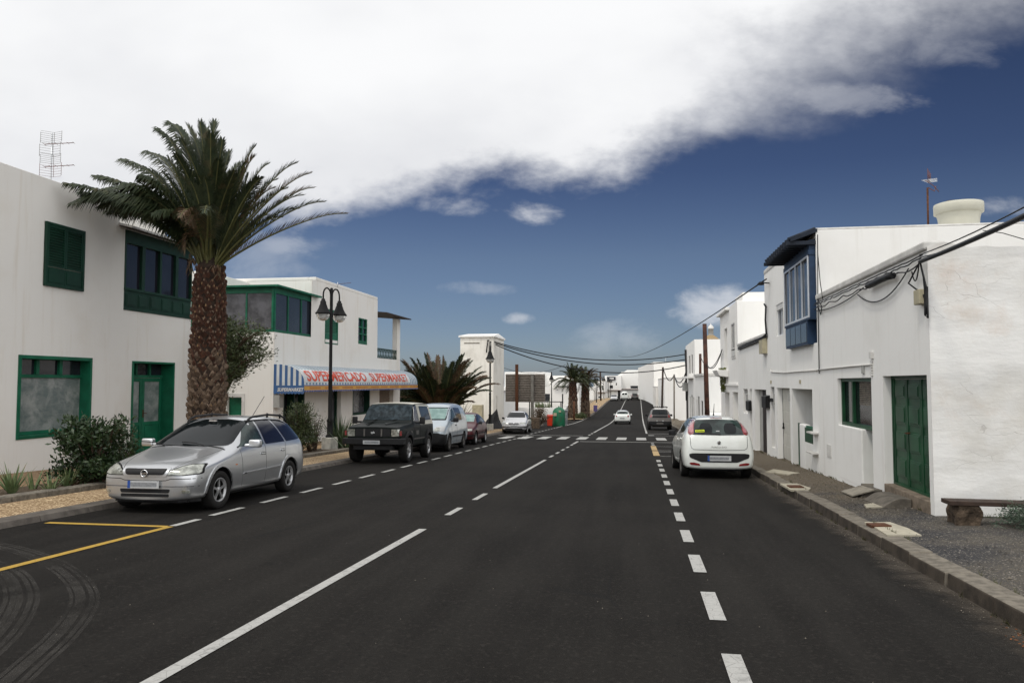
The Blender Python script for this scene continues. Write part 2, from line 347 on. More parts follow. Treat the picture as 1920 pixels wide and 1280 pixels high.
# ---------------------------------------------------------------- ground
def ribbon(x0,x1,ya,yb,dz,step=2.,dz1=None):
    mb=MB(); n=max(1,int((yb-ya)/step)); vs=[]
    for i in range(n+1):
        y=ya+(yb-ya)*i/n; f=lambda x:x(y) if callable(x) else x
        vs+=[(f(x0),y,zr(y)+dz),(f(x1),y,zr(y)+(dz if dz1 is None else dz1))]
    return mb.add(vs,[(2*i,2*i+1,2*i+3,2*i+2) for i in range(n)])
mb=MB(); ys=[-60,-30,0,10,20,30,40,60,80,90,100,115,130,150,165,180,200,240,300,420,700]; xs=[-700,-200,-60,-16,16,60,200,700]
vs=[(x,y,zr(y)-.05-(0 if abs(x)<70 else .0)) for y in ys for x in xs]; nx=len(xs)
mb.add(vs,[(j*nx+i,j*nx+i+1,(j+1)*nx+i+1,(j+1)*nx+i) for j in range(len(ys)-1) for i in range(nx-1)])
tag(mb.build('ground',M['earth']),kind='structure')
M['sea']=pm('sea_water',(.05,.09,.13),.35,0,.2,.02,.3,.6,.3)
mb=MB(); mb.quad((-6000,690,-6),(6000,690,-6),(6000,8000,-6),(-6000,8000,-6)); tag(mb.build('sea',M['sea']),kind='structure')
tag(ribbon(lambda y:-8.5 if y<94 else -6.5,2.84,-30,420,0).build('road',M['asphalt']),kind='structure')
mb=ribbon(-60,-8.5,72,94,-.003); tag(mb.build('side_road',M['asphalt']),kind='structure')
mk=MB()
def mark(x0,x1,y0,y1,dz=.006):
    n=max(1,int((y1-y0)/4))
    for i in range(n):
        a=y0+(y1-y0)*i/n;b=y0+(y1-y0)*(i+1)/n
        mk.quad((x0,a,zr(a)+dz),(x1,a,zr(a)+dz),(x1,b,zr(b)+dz),(x0,b,zr(b)+dz))
mark(-2.98,-2.87,2.,10.36); mark(-2.98,-2.88,11.75,12.65); mark(-2.98,-2.88,13.75,14.8); mark(-2.99,-2.89,15.8,24.6)
for i in range(5): mark(-3.,-2.9,25.9+i*2.05,26.9+i*2.05)
mark(-3.02,-2.9,35.5,38.3); mark(-3.02,-2.9,46.6,48.0); mark(-3.02,-2.9,49.2,50.6); mark(-3.02,-2.9,52,215)
y=2.78
while y<26: mark(.54,.67,y,y+.95); y+=1.805
for y in (35.2,36.6): mark(.56,.69,y,y+.7)
y=4.6
while y<46:
    mark(-6.49,-6.38,y,y+.95) if y>10.4 else None; y+=1.6
y=48.
while y<100: mark(-6.72,-6.6,y,y+(1. if y<62 else 2.2)); y+=1.9 if y<62 else 2.3
mark(.44,.56,51,215); mark(.6,2.7,50.6,50.85); mark(.6,2.7,47.2,47.35); mark(.56,.9,47.2,48)
for k in range(9): mark(-7.45+k*1.045,-6.93+k*1.045,40.6,43.9) if k!=99 else None
mark(-2.85,2.75,38.05,38.3); mark(-8.3,-3.25,45.7,45.95)
for yy in (27.3,30.0,30.9,34.1): mark(.72,2.8,yy,yy+.1)
tag(mk.build('road_marking',M['white_paint']),kind='structure')
mk=MB(); mark(-6.45,-6.34,3.,9.9); mark(-8.3,-6.45,9.82,9.95)
tag(mk.build('road_marking',M['yellow_paint']),kind='structure')
mk=MB(); mark(-6.45,-6.34,9.95,10.6); tag(mk.build('road_marking',M['white_paint']),kind='structure')
mk=MB(); mark(.5,.72,27.6,30.6); mark(.5,.72,31.1,34.6); tag(mk.build('road_marking',M['ochre_paint']),kind='structure')
# tyre marks: dusty arcs
def dust_mat():
    m,nt,b=newmat('tyre_dust'); co=coords(nt)
    b.inputs['Base Color'].default_value=(.060,.055,.048,1); b.inputs['Roughness'].default_value=.95
    nt.links.new(mathx(nt,'ADD',mathx(nt,'MULTIPLY',mapr(nt,noise(nt,co,2.2,5,.6),.3,.75),.42),.03),b.inputs['Alpha'])
    return m
M['dust']=dust_mat()
def arc_mark(px,w,dz):
    pts=[gnd(u,v) for u,v in px]; mb=MB(); P=[]
    for i in range(len(pts)-1):
        p0,p1,p2,p3=pts[max(i-1,0)],pts[i],pts[i+1],pts[min(i+2,len(pts)-1)]
        for k in range(6):
            t=k/6; P.append(.5*((2*p1)+(p2-p0)*t+(2*p0-5*p1+4*p2-p3)*t*t+(3*p1-p0-3*p2+p3)*t**3))
    for off,ww,dz in [(-w*.40,w*.13,dz+.001),(-w*.20,w*.15,dz+.001),(.02,w*.17,dz+.001),(w*.25,w*.16,dz+.001),(w*.45,w*.12,dz+.001)]:
        vs=[]
        for i,p in enumerate(P):
            t=(P[min(i+1,len(P)-1)]-P[max(i-1,0)]).normalized(); n=Vector((t.y,-t.x,0))
            for q in (off-ww/2,off+ww/2): v=p+n*q; vs.append((v.x,v.y,zr(v.y)+dz))
        mb.add(vs,[(2*i,2*i+1,2*i+3,2*i+2) for i in range(len(P)-1)])
    return mb
tag(arc_mark([(-60,1012),(20,1027),(85,1048),(135,1078),(160,1115),(150,1150),(115,1195),(60,1245),(0,1300)],.24,.0035).build('tyre_marks',M['dust']),kind='structure')
tag(arc_mark([(-120,1030),(-40,1050),(20,1075),(42,1110),(35,1145),(5,1190),(-50,1240)],.28,.0035).build('tyre_marks',M['dust']),kind='structure')
# right kerb: stone blocks
mb=MB(); y=-4.
rnd=random.Random(3)
while y<260:
    L=1.0 if y<60 else 6.; w=.27+rnd.uniform(-.01,.01); h=.135+rnd.uniform(-.008,.01); xj=rnd.uniform(-.012,.012)
    a,b=y+.008,y+L-.008
    za,zb=zr(a),zr(b)
    mb.add([(2.84+xj,a,za-.1),(2.84+w,a,za-.1),(2.84+w,b,zb-.1),(2.84+xj,b,zb-.1),(2.86+xj,a,za+h),(2.84+w,a,za+h+.01),(2.84+w,b,zb+h+.01),(2.86+xj,b,zb+h)],
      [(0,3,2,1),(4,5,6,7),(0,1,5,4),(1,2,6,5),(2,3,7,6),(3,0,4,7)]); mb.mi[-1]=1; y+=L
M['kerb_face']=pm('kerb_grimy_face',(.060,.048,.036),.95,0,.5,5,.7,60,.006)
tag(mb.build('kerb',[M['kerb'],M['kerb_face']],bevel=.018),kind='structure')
def gutter_mat():
    m,nt,b=newmat('gutter_dust'); co=coords(nt); b.inputs['Base Color'].default_value=(.065,.052,.038,1); b.inputs['Roughness'].default_value=.95
    g=nt.nodes.new('ShaderNodeSeparateXYZ'); nt.links.new(co,g.inputs[0]); f=mathx(nt,'ADD',g.outputs[0],mathx(nt,'MULTIPLY',mathx(nt,'SUBTRACT',noise(nt,co,3,7,.7),.5),.9))
    nt.links.new(mathx(nt,'MULTIPLY',mapr(nt,f,2.45,2.9),.75),b.inputs['Alpha']); return m
tag(ribbon(2.2,2.85,-2,40,.004).build('gutter_dust',gutter_mat()),kind='structure')
tag(ribbon(4.6,14,-30,12.2,.17,2,.17).build('pavement',M['gravel_dark']),kind='structure')
tag(ribbon(3.08,4.6,-30,11.2,.13,2,.17).build('pavement',M['gravel_dark']),kind='structure')
tag(ribbon(3.08,4.6,11.2,260,.13,2,.17).build('pavement',M['gravel_dark']),kind='structure')
# left kerb, pebble pavement, bed edging, soil, tan paving
mb=MB(); y=-4.
def xk(y): return -8.47
while y<262:
    L=1. if y<45 else 5.
    if not (72<y+L/2<94):
        for q in (0,):
            a,b=y+.006,y+L-.006; za,zb=zr(a),zr(b); x0,x1=(-8.80,-8.46) if y<80 else (-6.85,-6.5)
            mb.add([(x1,a,za-.05),(x0,a,za-.05),(x0,b,zb-.05),(x1,b,zb-.05),(x1-.06,a,za+.085),(x0,a,za+.10),(x0,b,zb+.10),(x1-.06,b,zb+.085)],[(0,1,2,3),(7,6,5,4),(4,5,1,0),(5,6,2,1),(6,7,3,2),(7,4,0,3)])
    y+=L
tag(mb.build('kerb',M['kerb_dark'],bevel=.01),kind='structure')
tag(ribbon(-10.05,-8.79,-30,72,.095).build('pavement',M['gravel_tan']),kind='structure')
tag(ribbon(-14.6,-11.5,-30,72,.10).build('paving',M['paving_tan']),kind='structure')
tag(ribbon(-9.6,-6.75,94,230,.095).build('pavement',M['gravel_tan']),kind='structure')
tag(ribbon(-11.5,-10.1,-30,50,.13).build('soil_bed',M['soil']),kind='structure')
mb=MB(); y=-4.
while y<50:
    a,b=y+.01,y+.79; za,zb=zr(a),zr(b); x0,x1=-10.27,-10.04
    mb.add([(x0,a,za),(x1,a,za),(x1,b,zb),(x0,b,zb),(x0,a,za+.20),(x1,a,za+.19),(x1,b,zb+.19),(x0,b,zb+.20)],[(0,3,2,1),(4,5,6,7),(0,1,5,4),(1,2,6,5),(2,3,7,6),(3,0,4,7)]); y+=.8
tag(mb.build('bed_edging',M['kerb'],bevel=.02),kind='structure')
tag(ribbon(-60,-14.6,20,72,.05).build('yard',M['earth']),kind='structure')
# manholes and concrete patches in the right pavement
def slab(name,pts,dz,m,label=None,cat=None,h=.003,parent=None):
    P=[gnd(u,v,dz) for u,v in pts]; mb=MB(); mb.prism([(p.x,p.y,zr(p.y)+dz-.03) for p in P],(0,0,.03+h)); o=mb.build(name,m,parent)
    if parent: return o
    return tag(o,label,cat) if label else tag(o,kind='structure')
mh=slab('manhole_cover',[(1642,989),(1621,978.5),(1669,978.5),(1703,990),(1728,1003),(1664,1003)],.15,M['concrete'],'pale concrete manhole surround with rusty lid nearest the camera on the gravel pavement','manhole')
slab('lid',[(1634,985),(1624,980),(1658,980),(1672,985)],.168,M['rust'],parent=mh,h=.004)
mh=slab('manhole_cover',[(1483,918),(1462,906),(1494,906),(1520,914),(1518,919)],.15,M['concrete'],'small pale concrete manhole surround close to the kerb behind the parked white hatchback','manhole')
slab('lid',[(1482,913),(1475,909),(1500,909),(1508,913)],.168,M['rust'],parent=mh,h=.004)
slab('concrete_patch',[(1770,980),(1800,980),(1850,993),(1858,996),(1815,993)],.15,M['concrete'])
slab('concrete_patch',[(1620,945),(1650,941),(1665,950),(1625,951)],.16,M['concrete'])
slab('concrete_patch',[(1436,884),(1450,879),(1500,886),(1480,889)],.16,M['concrete'])
# loose stones and weeds on the right pavement
rnd=random.Random(51)
for nm,cnt,m_ in (('loose_stones',1500,M['gravel_dark']),('pale_stones',260,M['kerb'])):
    mb=MB()
    for i in range(cnt):
        y=4+16*rnd.random()**1.3; x=rnd.uniform(3.12,4.15 if y>11.8 else 6.5); s=rnd.uniform(.006,.022); z=zr(y)+.14+.04*min(1,(x-3.08)/1.52); a=rnd.uniform(0,6.3)
        c,d=math.cos(a)*s,math.sin(a)*s; mb.add([(x+c,y+d,z),(x-d,y+c,z),(x-c,y-d,z),(x+d,y-c,z),(x+c*.3,y+d*.2,z+s*.8)],[(0,1,4),(1,2,4),(2,3,4),(3,0,4)])
    tag(mb.build(nm,m_),kind='stuff')
mb=MB()
for i in range(90):
    t=rnd.random(); y=12+16*rnd.random() if i%2 else 5+14*rnd.random(); x=4.12 if i%2 else rnd.choice((2.82,3.10)); z=zr(y)+(.17 if i%2 else (.0 if x<2.9 else .14))
    for k in range(9):
        a=rnd.uniform(0,6.3); h=rnd.uniform(.02,.07); q=(x-abs(math.cos(a))*h*.6 if i%2 else x+math.cos(a)*h*.5,y+math.sin(a)*h*.6+rnd.uniform(-.05,.05),z+h); mb.add([(x-.004,q[1]-.004,z),(x+.004,q[1]+.004,z),q],[(0,1,2)])
M['weed']=pm('dry_weed',(.10,.10,.04),.8,0,.4,9); tag(mb.build('kerb_weeds',M['weed']),kind='stuff')
# litter, leaves in the gutter
M['dead_leaf']=pm('dead_leaf',(.22,.08,.025),.8,0,.6,30); M['paper']=pm('paper_scrap',(.6,.6,.58),.7)
rnd=random.Random(5); mb=MB()
for i in range(150):
    y=rnd.gauss(6.1,.22); x=2.82-abs(rnd.gauss(0,.07)); z=zr(y)+.006; a=rnd.uniform(0,6.3); s=rnd.uniform(.006,.02)
    c,d=math.cos(a)*s,math.sin(a)*s; mb.add([(x+c,y+d,z),(x-d*.4,y+c*.4,z+.004),(x-c,y-d,z+.002),(x+d*.4,y-c*.4,z)],[(0,1,2,3)])
tag(mb.build('dry_leaves',M['dead_leaf']),kind='stuff')
mb=MB()
for i in range(260):
    y=3.5+abs(rnd.gauss(0,8)); x=2.82-abs(rnd.gauss(0,.12)) if i%3 else rnd.uniform(-6,2.8); s=rnd.uniform(.003,.007); z=zr(y)+.004; a=rnd.uniform(0,6.3)
    c,d=math.cos(a)*s,math.sin(a)*s; mb.add([(x+c,y+d,z),(x-d,y+c,z+s*.5),(x-c,y-d,z),(x+d,y-c,z+s*.6),(x,y,z+s*1.2)],[(0,1,4),(1,2,4),(2,3,4),(3,0,4)])
tag(mb.build('grit',M['kerb']),kind='stuff')
# ---------------------------------------------------------------- building materials
M['wall_r']=plaster_mat('whitewash_street',(.76,.755,.73),(.55,.53,.48),.5,.22,.5)
M['wall_rough']=rough_block_mat()
M['wall_l']=plaster_mat('whitewash_cream',(.73,.71,.67),(.55,.48,.38),.55,.18,.6)
M['wall_far']=plaster_mat('whitewash_far',(.78,.77,.74),(.60,.57,.50),.35,.15,.3)
M['wall_tower']=plaster_mat('whitewash_peeling',(.76,.735,.67),(.40,.37,.31),.95,.3,.75)
M['wall_rail']=pm('wall_coping',(.60,.59,.56),.85,0,.25,2,.3,30,.01)
M['green_dark']=pm('green_door_paint',(.012,.065,.028),.42,0,.4,2.5,.15,30,.003)
M['green_mid']=pm('green_frame_paint',(.008,.12,.062),.45,0,.3,3,.15,30,.003)
M['green_shut']=pm('green_shutter_paint',(.006,.038,.022),.5,0,.3,3,.15,30,.003)
M['blue_paint']=pm('blue_wood_paint',(.018,.042,.09),.5,0,.3,3,.15,30,.003)
M['alu']=pm('aluminium_frame',(.62,.64,.66),.35,.3,.08,3)
M['glass_dark']=pm('dark_pane',(.010,.012,.016),.06,0,.3,1.2,0,spec=.9,rv=.04)
M['glass_blue']=pm('sky_pane',(.030,.036,.048),.08,0,.3,.8,0,spec=.5)
M['glass_tint']=pm('tinted_pane',(.016,.016,.024),.10,0,.4,.9,0,spec=.7)
M['curtain']=pm('net_curtain_pane',(.10,.10,.11),.22,0,.6,2.2,0,spec=.6)
M['black']=pm('black_rubber',(.008,.008,.008),.6)
M['cable']=pm('cable_black',(.010,.010,.011),.55)
M['wood_dark']=pm('dark_wood',(.045,.028,.02),.75,0,.4,8,.4,40,.004)
M['garage_brown']=pm('brown_door',(.025,.018,.015),.6,0,.3,5,.2,30,.003)
M['cream']=pm('cream_box',(.42,.38,.26),.6,0,.2,4)
M['white_metal']=pm('white_painted_metal',(.62,.61,.58),.5,0,.12,4)
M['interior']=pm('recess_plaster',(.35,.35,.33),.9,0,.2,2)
M['stone']=pm('rubble_stone',(.11,.08,.055),.95,0,.6,9,1,22,.04)
def smeared_glass():  # pale smears in the pane colour stand in for reflections and curtains
    m,nt,b=newmat('whitened_pane'); co=coords(nt,(1,1,1))
    f=mapr(nt,noise(nt,co,2.2,8,.70,.35),.42,.64); st=mapr(nt,noise(nt,coords(nt,(1,2.2,9)),1.6,5,.6,.3),.42,.62)
    c=mixc(nt,f,(.10,.13,.125),(.27,.285,.27)); c=mixc(nt,mathx(nt,'MULTIPLY',st,.55),c,(.19,.21,.20))
    nt.links.new(c,b.inputs['Base Color']); b.inputs['Roughness'].default_value=.28; b.inputs['Specular IOR Level'].default_value=.6
    return m
M['glass_white']=smeared_glass()
XR=4.15; XL=-14.2
def yR(u): return onx(u,700,XR).y
def zR(u,v): return onx(u,v,XR).z
def yL(u): return onx(u,700,XL).y
def zL(u,v): return onx(u,v,XL).z
def shell(side,x_s,x_b,y0,y1,zb,zt,ops=(),front=(),mb=None,top=True):
    """box building; side -1: street face looks to -x, +1: to +x. front: openings in the face towards the camera (in x)."""
    mb=mb or MB()
    mb.facade((x_s,0,0),(0,1,0),(side,0,0),y0,y1,zb,zt,ops)
    a,b=min(x_s,x_b),max(x_s,x_b)
    mb.facade((0,y0,0),(1,0,0),(0,-1,0),a,b,zb,zt,front)
    mb.quad((x_b,y0,zb),(x_b,y1,zb),(x_b,y1,zt),(x_b,y0,zt)); mb.quad((a,y1,zb),(b,y1,zb),(b,y1,zt),(a,y1,zt))
    if top: mb.quad((a,y0,zt),(b,y0,zt),(b,y1,zt),(a,y1,zt))
    return mb
def obj_at(name,loc,label,cat,group=None): return empty(name,loc,label,cat,group)
# ================================================================ RIGHT SIDE
# ---- house A : near right, rough gable to the camera
yA0,yA1=11.95,18.93; zA=3.60
A=obj_at('house',(XR,yA0,-.3),'near white one-storey house with rough cracked gable and green panelled double door','house')
dy0,dy1=yR(1737.5),yR(1655); wy0,wy1=yR(1633),yR(1570); sy1=yR(1613)
z_thr=-.02
wm=MB()
wm.facade((XR,0,0),(0,1,0),(-1,0,0),yA0,yA1,-1.2,zA,[(dy0,dy1,-.05,1.79,.18),(wy0,wy1,-.22,1.77,.24)])
wm.box(XR-.003,XR+.25,sy1,wy1+.02,-.3,.80)
wm.quad((XR,yA1,-1.2),(13,yA1,-1.2),(13,yA1,zA),(XR,yA1,zA)); wm.quad((XR,yA0,zA),(13,yA0,zA),(13,yA1,zA),(XR,yA1,zA))
wm.build('wall',M['wall_r'],A,weld=True,bevel=.02)
# rough gable wall: irregular surface and uneven top
gm=MB(); rnd=random.Random(11); nx,nz=90,44
from mathutils import noise as mn
vs=[]
for j in range(nz+1):
    for i in range(nx+1):
        x=XR-.005+(13-XR)*i/nx; t=j/nz
        ztop=3.62+.10*math.exp(-((x-4.35)/.22)**2)-.03*(x-4.2)*.2+.05*mn.noise(Vector((x*1.3,2,0)))+.02*mn.noise(Vector((x*5,7,0)))
        z=-1.2+(ztop+1.2)*t
        d=.05*mn.noise(Vector((x*.5,z*.8,1)))+.018*mn.noise(Vector((x*2.2,z*3.5,4)))+.008*mn.noise(Vector((x*6,z*9,4)))
        if i==0: d=.0
        vs.append((x,yA0-.01-max(-.01,d),z))
gm.add(vs,[(j*(nx+1)+i,j*(nx+1)+i+1,(j+1)*(nx+1)+i+1,(j+1)*(nx+1)+i) for j in range(nz) for i in range(nx)],True)
top=[vs[nz*(nx+1)+i] for i in range(nx+1)]
gm.add(top+[(x,yA0+.30,z-.03) for x,y,z in top],[(i,i+1,nx+2+i,nx+1+i) for i in range(nx)])
gm.add([(x,yA0+.30,z-.03) for x,y,z in top]+[(x,yA0+.30,2.9) for x,y,z in top],[(i,i+1,nx+2+i,nx+1+i) for i in range(nx)])
gm.build('gable_wall',M['wall_rough'],A)
rf=MB(); rf.quad((XR+.26,yA0+.31,zA+.02),(12.9,yA0+.31,zA+.02),(12.9,yA1-.01,zA+.02),(XR+.26,yA1-.01,zA+.02)); rf.build('roof',pm('roof_screed',(.22,.20,.17),.9,0,.3,1),A)
cp=MB(); cp.box(XR-.05,XR+.25,yA0+.0,yA1,zA+.0,zA+.13); cp.build('coping',M['wall_rail'],A,bevel=.03)
# green panelled double door
def panel_door(root,name,X,y0,y1,z0,z1,leaves,mat,handle=True,rows=((.0,.25),(.27,.5),(.52,.78),(.80,1.)),hm=None):
    d=MB(); w=(y1-y0)/leaves
    for k in range(leaves):
        a=y0+k*w+.006; b=a+w-.012
        d.box(X,X+.05,a,b,z0,z1); s=.075
        H=z1-z0
        for lo,hi in rows:
            p=z0+H*(.02+.96*lo)+s*.6; q=z0+H*(.02+.96*hi)-s*.6
            # raised-and-fielded panel
            d.box(X-.012,X+.01,a+s,b-s,p,q); d.box(X-.022,X+.01,a+s+.035,b-s-.035,p+.035,q-.035)
        for e in (a,b-s*.55): d.box(X-.018,X+.01,e,e+s*.55,z0+.002,z1-.002)
    o=d.build(name,mat,root,bevel=.004)
    if handle:
        h=MB(); ym=y0+w*(leaves//2 if leaves!=3 else 2); h.obox((X-.06,ym-.10,z0+(z1-z0)*.5),(.012,0,0),(0,.05,0),(0,0,.010)); h.tube([(X,ym-.10,z0+(z1-z0)*.5),(X-.06,ym-.10,z0+(z1-z0)*.5)],.014,8)
        h.build('handle',hm or M['rust'],o)
    return o
fr=MB(); frame2(fr,XR+.17,-1,dy0+.0,dy1-.0,-.05,1.79,.05,-.01,.04); frd=fr.build('door_frame',M['green_dark'],A)
panel_door(A,'door',XR+.16,dy0+.055,dy1-.055,0.0,1.73,3,M['green_dark'],rows=((.02,.27),(.29,.53),(.55,.79),(.81,1.)))
th=MB(); th.box(XR-.02,XR+.16,dy0-.01,dy1+.01,-.42,-.035); th.build('doorstep',pm('worn_step',(.20,.16,.12),.9,0,.4,7,.5,50,.004),A,bevel=.015)
# window with green frame, and the narrow green half-door beside it
wf=MB(); frame2(wf,XR+.13,-1,wy0+.16,wy1,.80,1.77,.07,0,.06,vs=((wy0+wy1)/2+.35,)); w=wf.build('window',M['green_dark'],A)
pn=MB(); pn.box(XR+.137,XR+.147,wy0+.18,wy1-.02,.84,1.74); pn.build('pane',M['glass_dark'],w)
bl=MB()
for k in range(12): bl.box(XR+.131,XR+.136,wy0+.5,wy0+1.25,1.25+k*.035,1.27+k*.035)
bl.build('blind',M['kerb'],w)
hd=MB(); hd.box(XR+.19,XR+.23,wy0+.01,sy1-.01,-.2,1.75); hd.box(XR+.03,XR+.23,wy0+.012,wy0+.055,-.2,1.75); 
for z in (.0,.45,.9,1.35): hd.box(XR+.05,XR+.18,wy0+.055,wy0+.068,z,z+.35)
hd.build('door',M['green_dark'],A,bevel=.006)
st=MB(); st.box(XR-.03,XR+.22,wy0-.02,sy1+.02,-.55,-.21); st.build('doorstep',M['kerb'],A,bevel=.01)
# wall fittings
fx=MB()
p=lambda u,v:onx(u,v,XR-.012)
def rect_on(mb,u0,v0,u1,v1,t=.02,x=XR):
    a=onx(u0,v0,x);b=onx(u1,v1,x); mb.box(x-t,x+.01,a.y,b.y,b.z,a.z)
rect_on(fx,1634,660,1638,672,.05); 
for k in range(6): rect_on(fx,1634,676+k*5,1637,679+k*5,.03)
fx.build('conduit_fitting',M['white_metal'],A)
fx=MB(); rect_on(fx,1617,684,1622,700,.025); fx.build('meter_plate',M['interior'],A)
fx=MB(); rect_on(fx,1551,832,1559,858,.012); fx.build('hatch_cover',M['wall_rail'],A)
fx=MB(); pts=[onx(u,v,XR-.02) for u,v in ((1634,683),(1600,686),(1560,690),(1533,693.5))]; fx.tube(pts,.017,6); fx.build('pipe',M['white_metal'],A)
mbx=MB(); a=onx(1727,545,XR);b=onx(1739,569,XR); mbx.box(XR-.11,XR+.01,a.y,b.y,b.z,a.z); mbx.build('junction_box',M['cream'],A,bevel=.01)
# ---- house B : blue gallery
yB0,yB1=18.95,yR(1436); zB=5.26
B=obj_at('house',(XR,yB0,-.5),'white two-storey house with blue enclosed balcony window and white round tank on its roof','house')
gB0,gB1=yR(1522),yR(1484); hB0,hB1=yR(1480),yR(1456); nB0,nB1=yR(1451.5),yR(1444.5); lw=yR(1497)
swy0,swy1=yR(1470),yR(1457)
shell(-1,XR,13,yB0,yB1,-1.6,zB,[(gB0,gB1,-.75,1.52,.55),(hB0,hB1,-.62,1.53,.22),(nB0,nB1,-.35,1.55,.15),
   (yB0+.08,yR(1484),2.62,5.08,.1),(swy0,swy1,3.08,4.02,.12)]).build('wall',M['wall_r'],B,weld=True,bevel=.02)
bp=MB(); bp.box(XR-.02,XR+.3,yR(1478),yB1,zB-.02,zB+.14); bp.box(XR-.015,13,yB0+.002,yB0+.30,zB-.02,zB+.06); bp.build('coping',M['wall_rail'],B,bevel=.05)
# blue gallery projecting from the facade
gy0,gy1=yB0+.10,yR(1484); px0=XR-.16
bw=MB(); 
bw.box(px0+.02,XR+.06,gy0,gy1,4.82,5.06); bw.box(px0,XR+.08,gy0-.02,gy1+.02,4.70,4.82)
bw.box(px0+.02,XR+.08,gy0+.35,gy1-.05,2.60,3.17); bw.box(px0,XR+.08,gy0,gy1,3.17,3.22)
bw.box(px0+.02,XR+.08,gy0,gy0+.07,3.22,4.82); bw.box(px0+.02,XR+.08,gy1-.07,gy1,3.22,4.82)
gal=bw.build('balcony_window',M['blue_paint'],B,bevel=.006)
f=MB(); n=4; frame2(f,px0+.02,-1,gy0+.07,gy1-.07,3.22,4.70,.05,0,.03,vs=[gy0+.07+(gy1-gy0-.14)*k/n for k in range(1,n)]); f.build('sash',M['alu'],gal)
f=MB(); f.box(px0+.03,px0+.04,gy0+.08,gy1-.08,3.24,4.68); f.build('pane',M['glass_blue'],gal)
f=MB(); n=4
for k in range(n):
    w_=(gy1-gy0-.45)/n; a=gy0+.38+k*w_; f.box(px0+.008,px0+.03,a+.03,a+w_-.03,2.66,3.12)
f.build('lower_pane',M['glass_blue'],gal)
# tiled canopy with beam ends
c=MB(); c.prism([(px0-.42,gy0-.12,5.0),(XR+.03,gy0-.12,5.22),(XR+.03,gy0-.12,5.30),(px0-.42,gy0-.12,5.07)],(0,gy1-gy0+.30,0))
for k in range(11):
    yy=gy0-.05+k*(gy1-gy0+.16)/10; c.box(px0-.50,XR,yy-.035,yy+.035,4.93,5.02)
    c.tube([(px0-.46,yy,5.06),(XR,yy,5.30)],.05,8)
c.build('canopy',pm('blue_dark_canopy',(.012,.018,.03),.7,0,.4,6),B)
# small window
f=MB(); frame2(f,XR+.10,-1,swy0,swy1,3.08,3.88,.045,0,.04,vs=((swy0+swy1)/2,)); w=f.build('window',M['alu'],B)
f=MB(); f.box(XR+.105,XR+.11,swy0,swy1,3.09,3.86); f.build('pane',M['glass_dark'],w)
f=MB(); f.box(XR+.02,XR+.1,swy0,swy1,3.86,4.02); f.build('shutter_box',M['white_metal'],w)
# porch
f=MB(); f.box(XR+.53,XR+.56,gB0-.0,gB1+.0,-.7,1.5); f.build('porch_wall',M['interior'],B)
f=MB(); f.box(XR,XR+.54,gB0,gB1,-.8,-.74); f.build('porch_floor',M['kerb'],B)
f=MB(); f.box(XR-.003,XR+.15,yR(1507),lw,-.8,.62); f.box(XR-.003,XR+.15,gB0-.02,yR(1507),-.8,.22); f.build('low_wall',M['wall_r'],B,bevel=.03)
f=MB(); a0,a1=gB0+.02,yR(1507)
f.box(XR+.03,XR+.09,a0,a1,.54,.60); f.box(XR+.03,XR+.09,a0,a1,.22,.27)
for k in range(6):
    yy=a0+(a1-a0)*(k+.5)/6; f.box(XR+.045,XR+.075,yy-.028,yy+.028,.27,.54)
rl=f.build('railing',M['green_mid'],B)
nb=MB(); nb.box(XR-.004,XR+.03,a0,a1,.20,.56); nb.build('railing_back',M['green_dark'],rl)
f=MB(); f.box(XR+.10,XR+.15,lw+.01,gB1-.22,-.72,.60); f.build('gate',M['green_dark'],B)
# white plank door, narrow recessed niche
f=MB(); f.box(XR+.17,XR+.20,hB0+.02,hB1,-.58,1.53)
for k in range(6): f.box(XR+.164,XR+.18,hB0+.05,hB1-.04,-.5+k*.34,-.5+k*.34+.31)
d=f.build('door',pm('off_white_door',(.50,.49,.44),.55,0,.1,4),B,bevel=.004)
f=MB(); f.box(XR+.12,XR+.165,hB1-.22,hB1-.12,.30,.36); f.box(XR+.13,XR+.165,hB1-.16,hB1-.13,.30,.48); f.build('handle',M['black'],d)
f=MB(); f.box(XR+.18,XR+.21,hB0,hB1,-.64,-.585); f.box(XR+.16,XR+.20,hB1-.03,hB1,-.6,1.5); f.build('door_frame',M['black'],B)
f=MB(); rect_on(f,1499,712,1502,719,.012); f.build('house_number',M['cream'],B)
f=MB(); rect_on(f,1444.5,713,1447,719,.012); f.build('house_number',M['cream'],B)
f=MB(); rect_on(f,1479,738,1481.5,752,.012); f.build('meter_plate',M['interior'],B); f=MB(); rect_on(f,1450.5,738,1453,758,.012); f.build('meter_plate',M['interior'],B)
f=MB(); rect_on(f,1444,746,1451,753,.02); f.build('letter_slot',M['black'],B)
f=MB(); pts=[onx(u,v,XR-.02) for u,v in ((1533,693.5),(1500,696),(1470,698.5),(1446,697),(1444,692))]; f.tube(pts,.017,6); f.build('pipe',M['white_metal'],B)
f=MB(); f.tube([onx(u,v,XR-.03) for u,v in ((1533,440),(1533.5,560),(1535,640),(1536,700))],.012,6); f.build('down_cable',M['cable'],B)
for (u0,v0,u1,v1) in ((1525,808,1535,812),(1524,845,1535,850)):
    f=MB(); a=onx(u0,v0,XR); b=onx(u1,v1,XR); f.box(XR-.16,XR+.01,b.y,a.y,a.z-.035,a.z); f.build('ledge',M['wall_rail'],A)
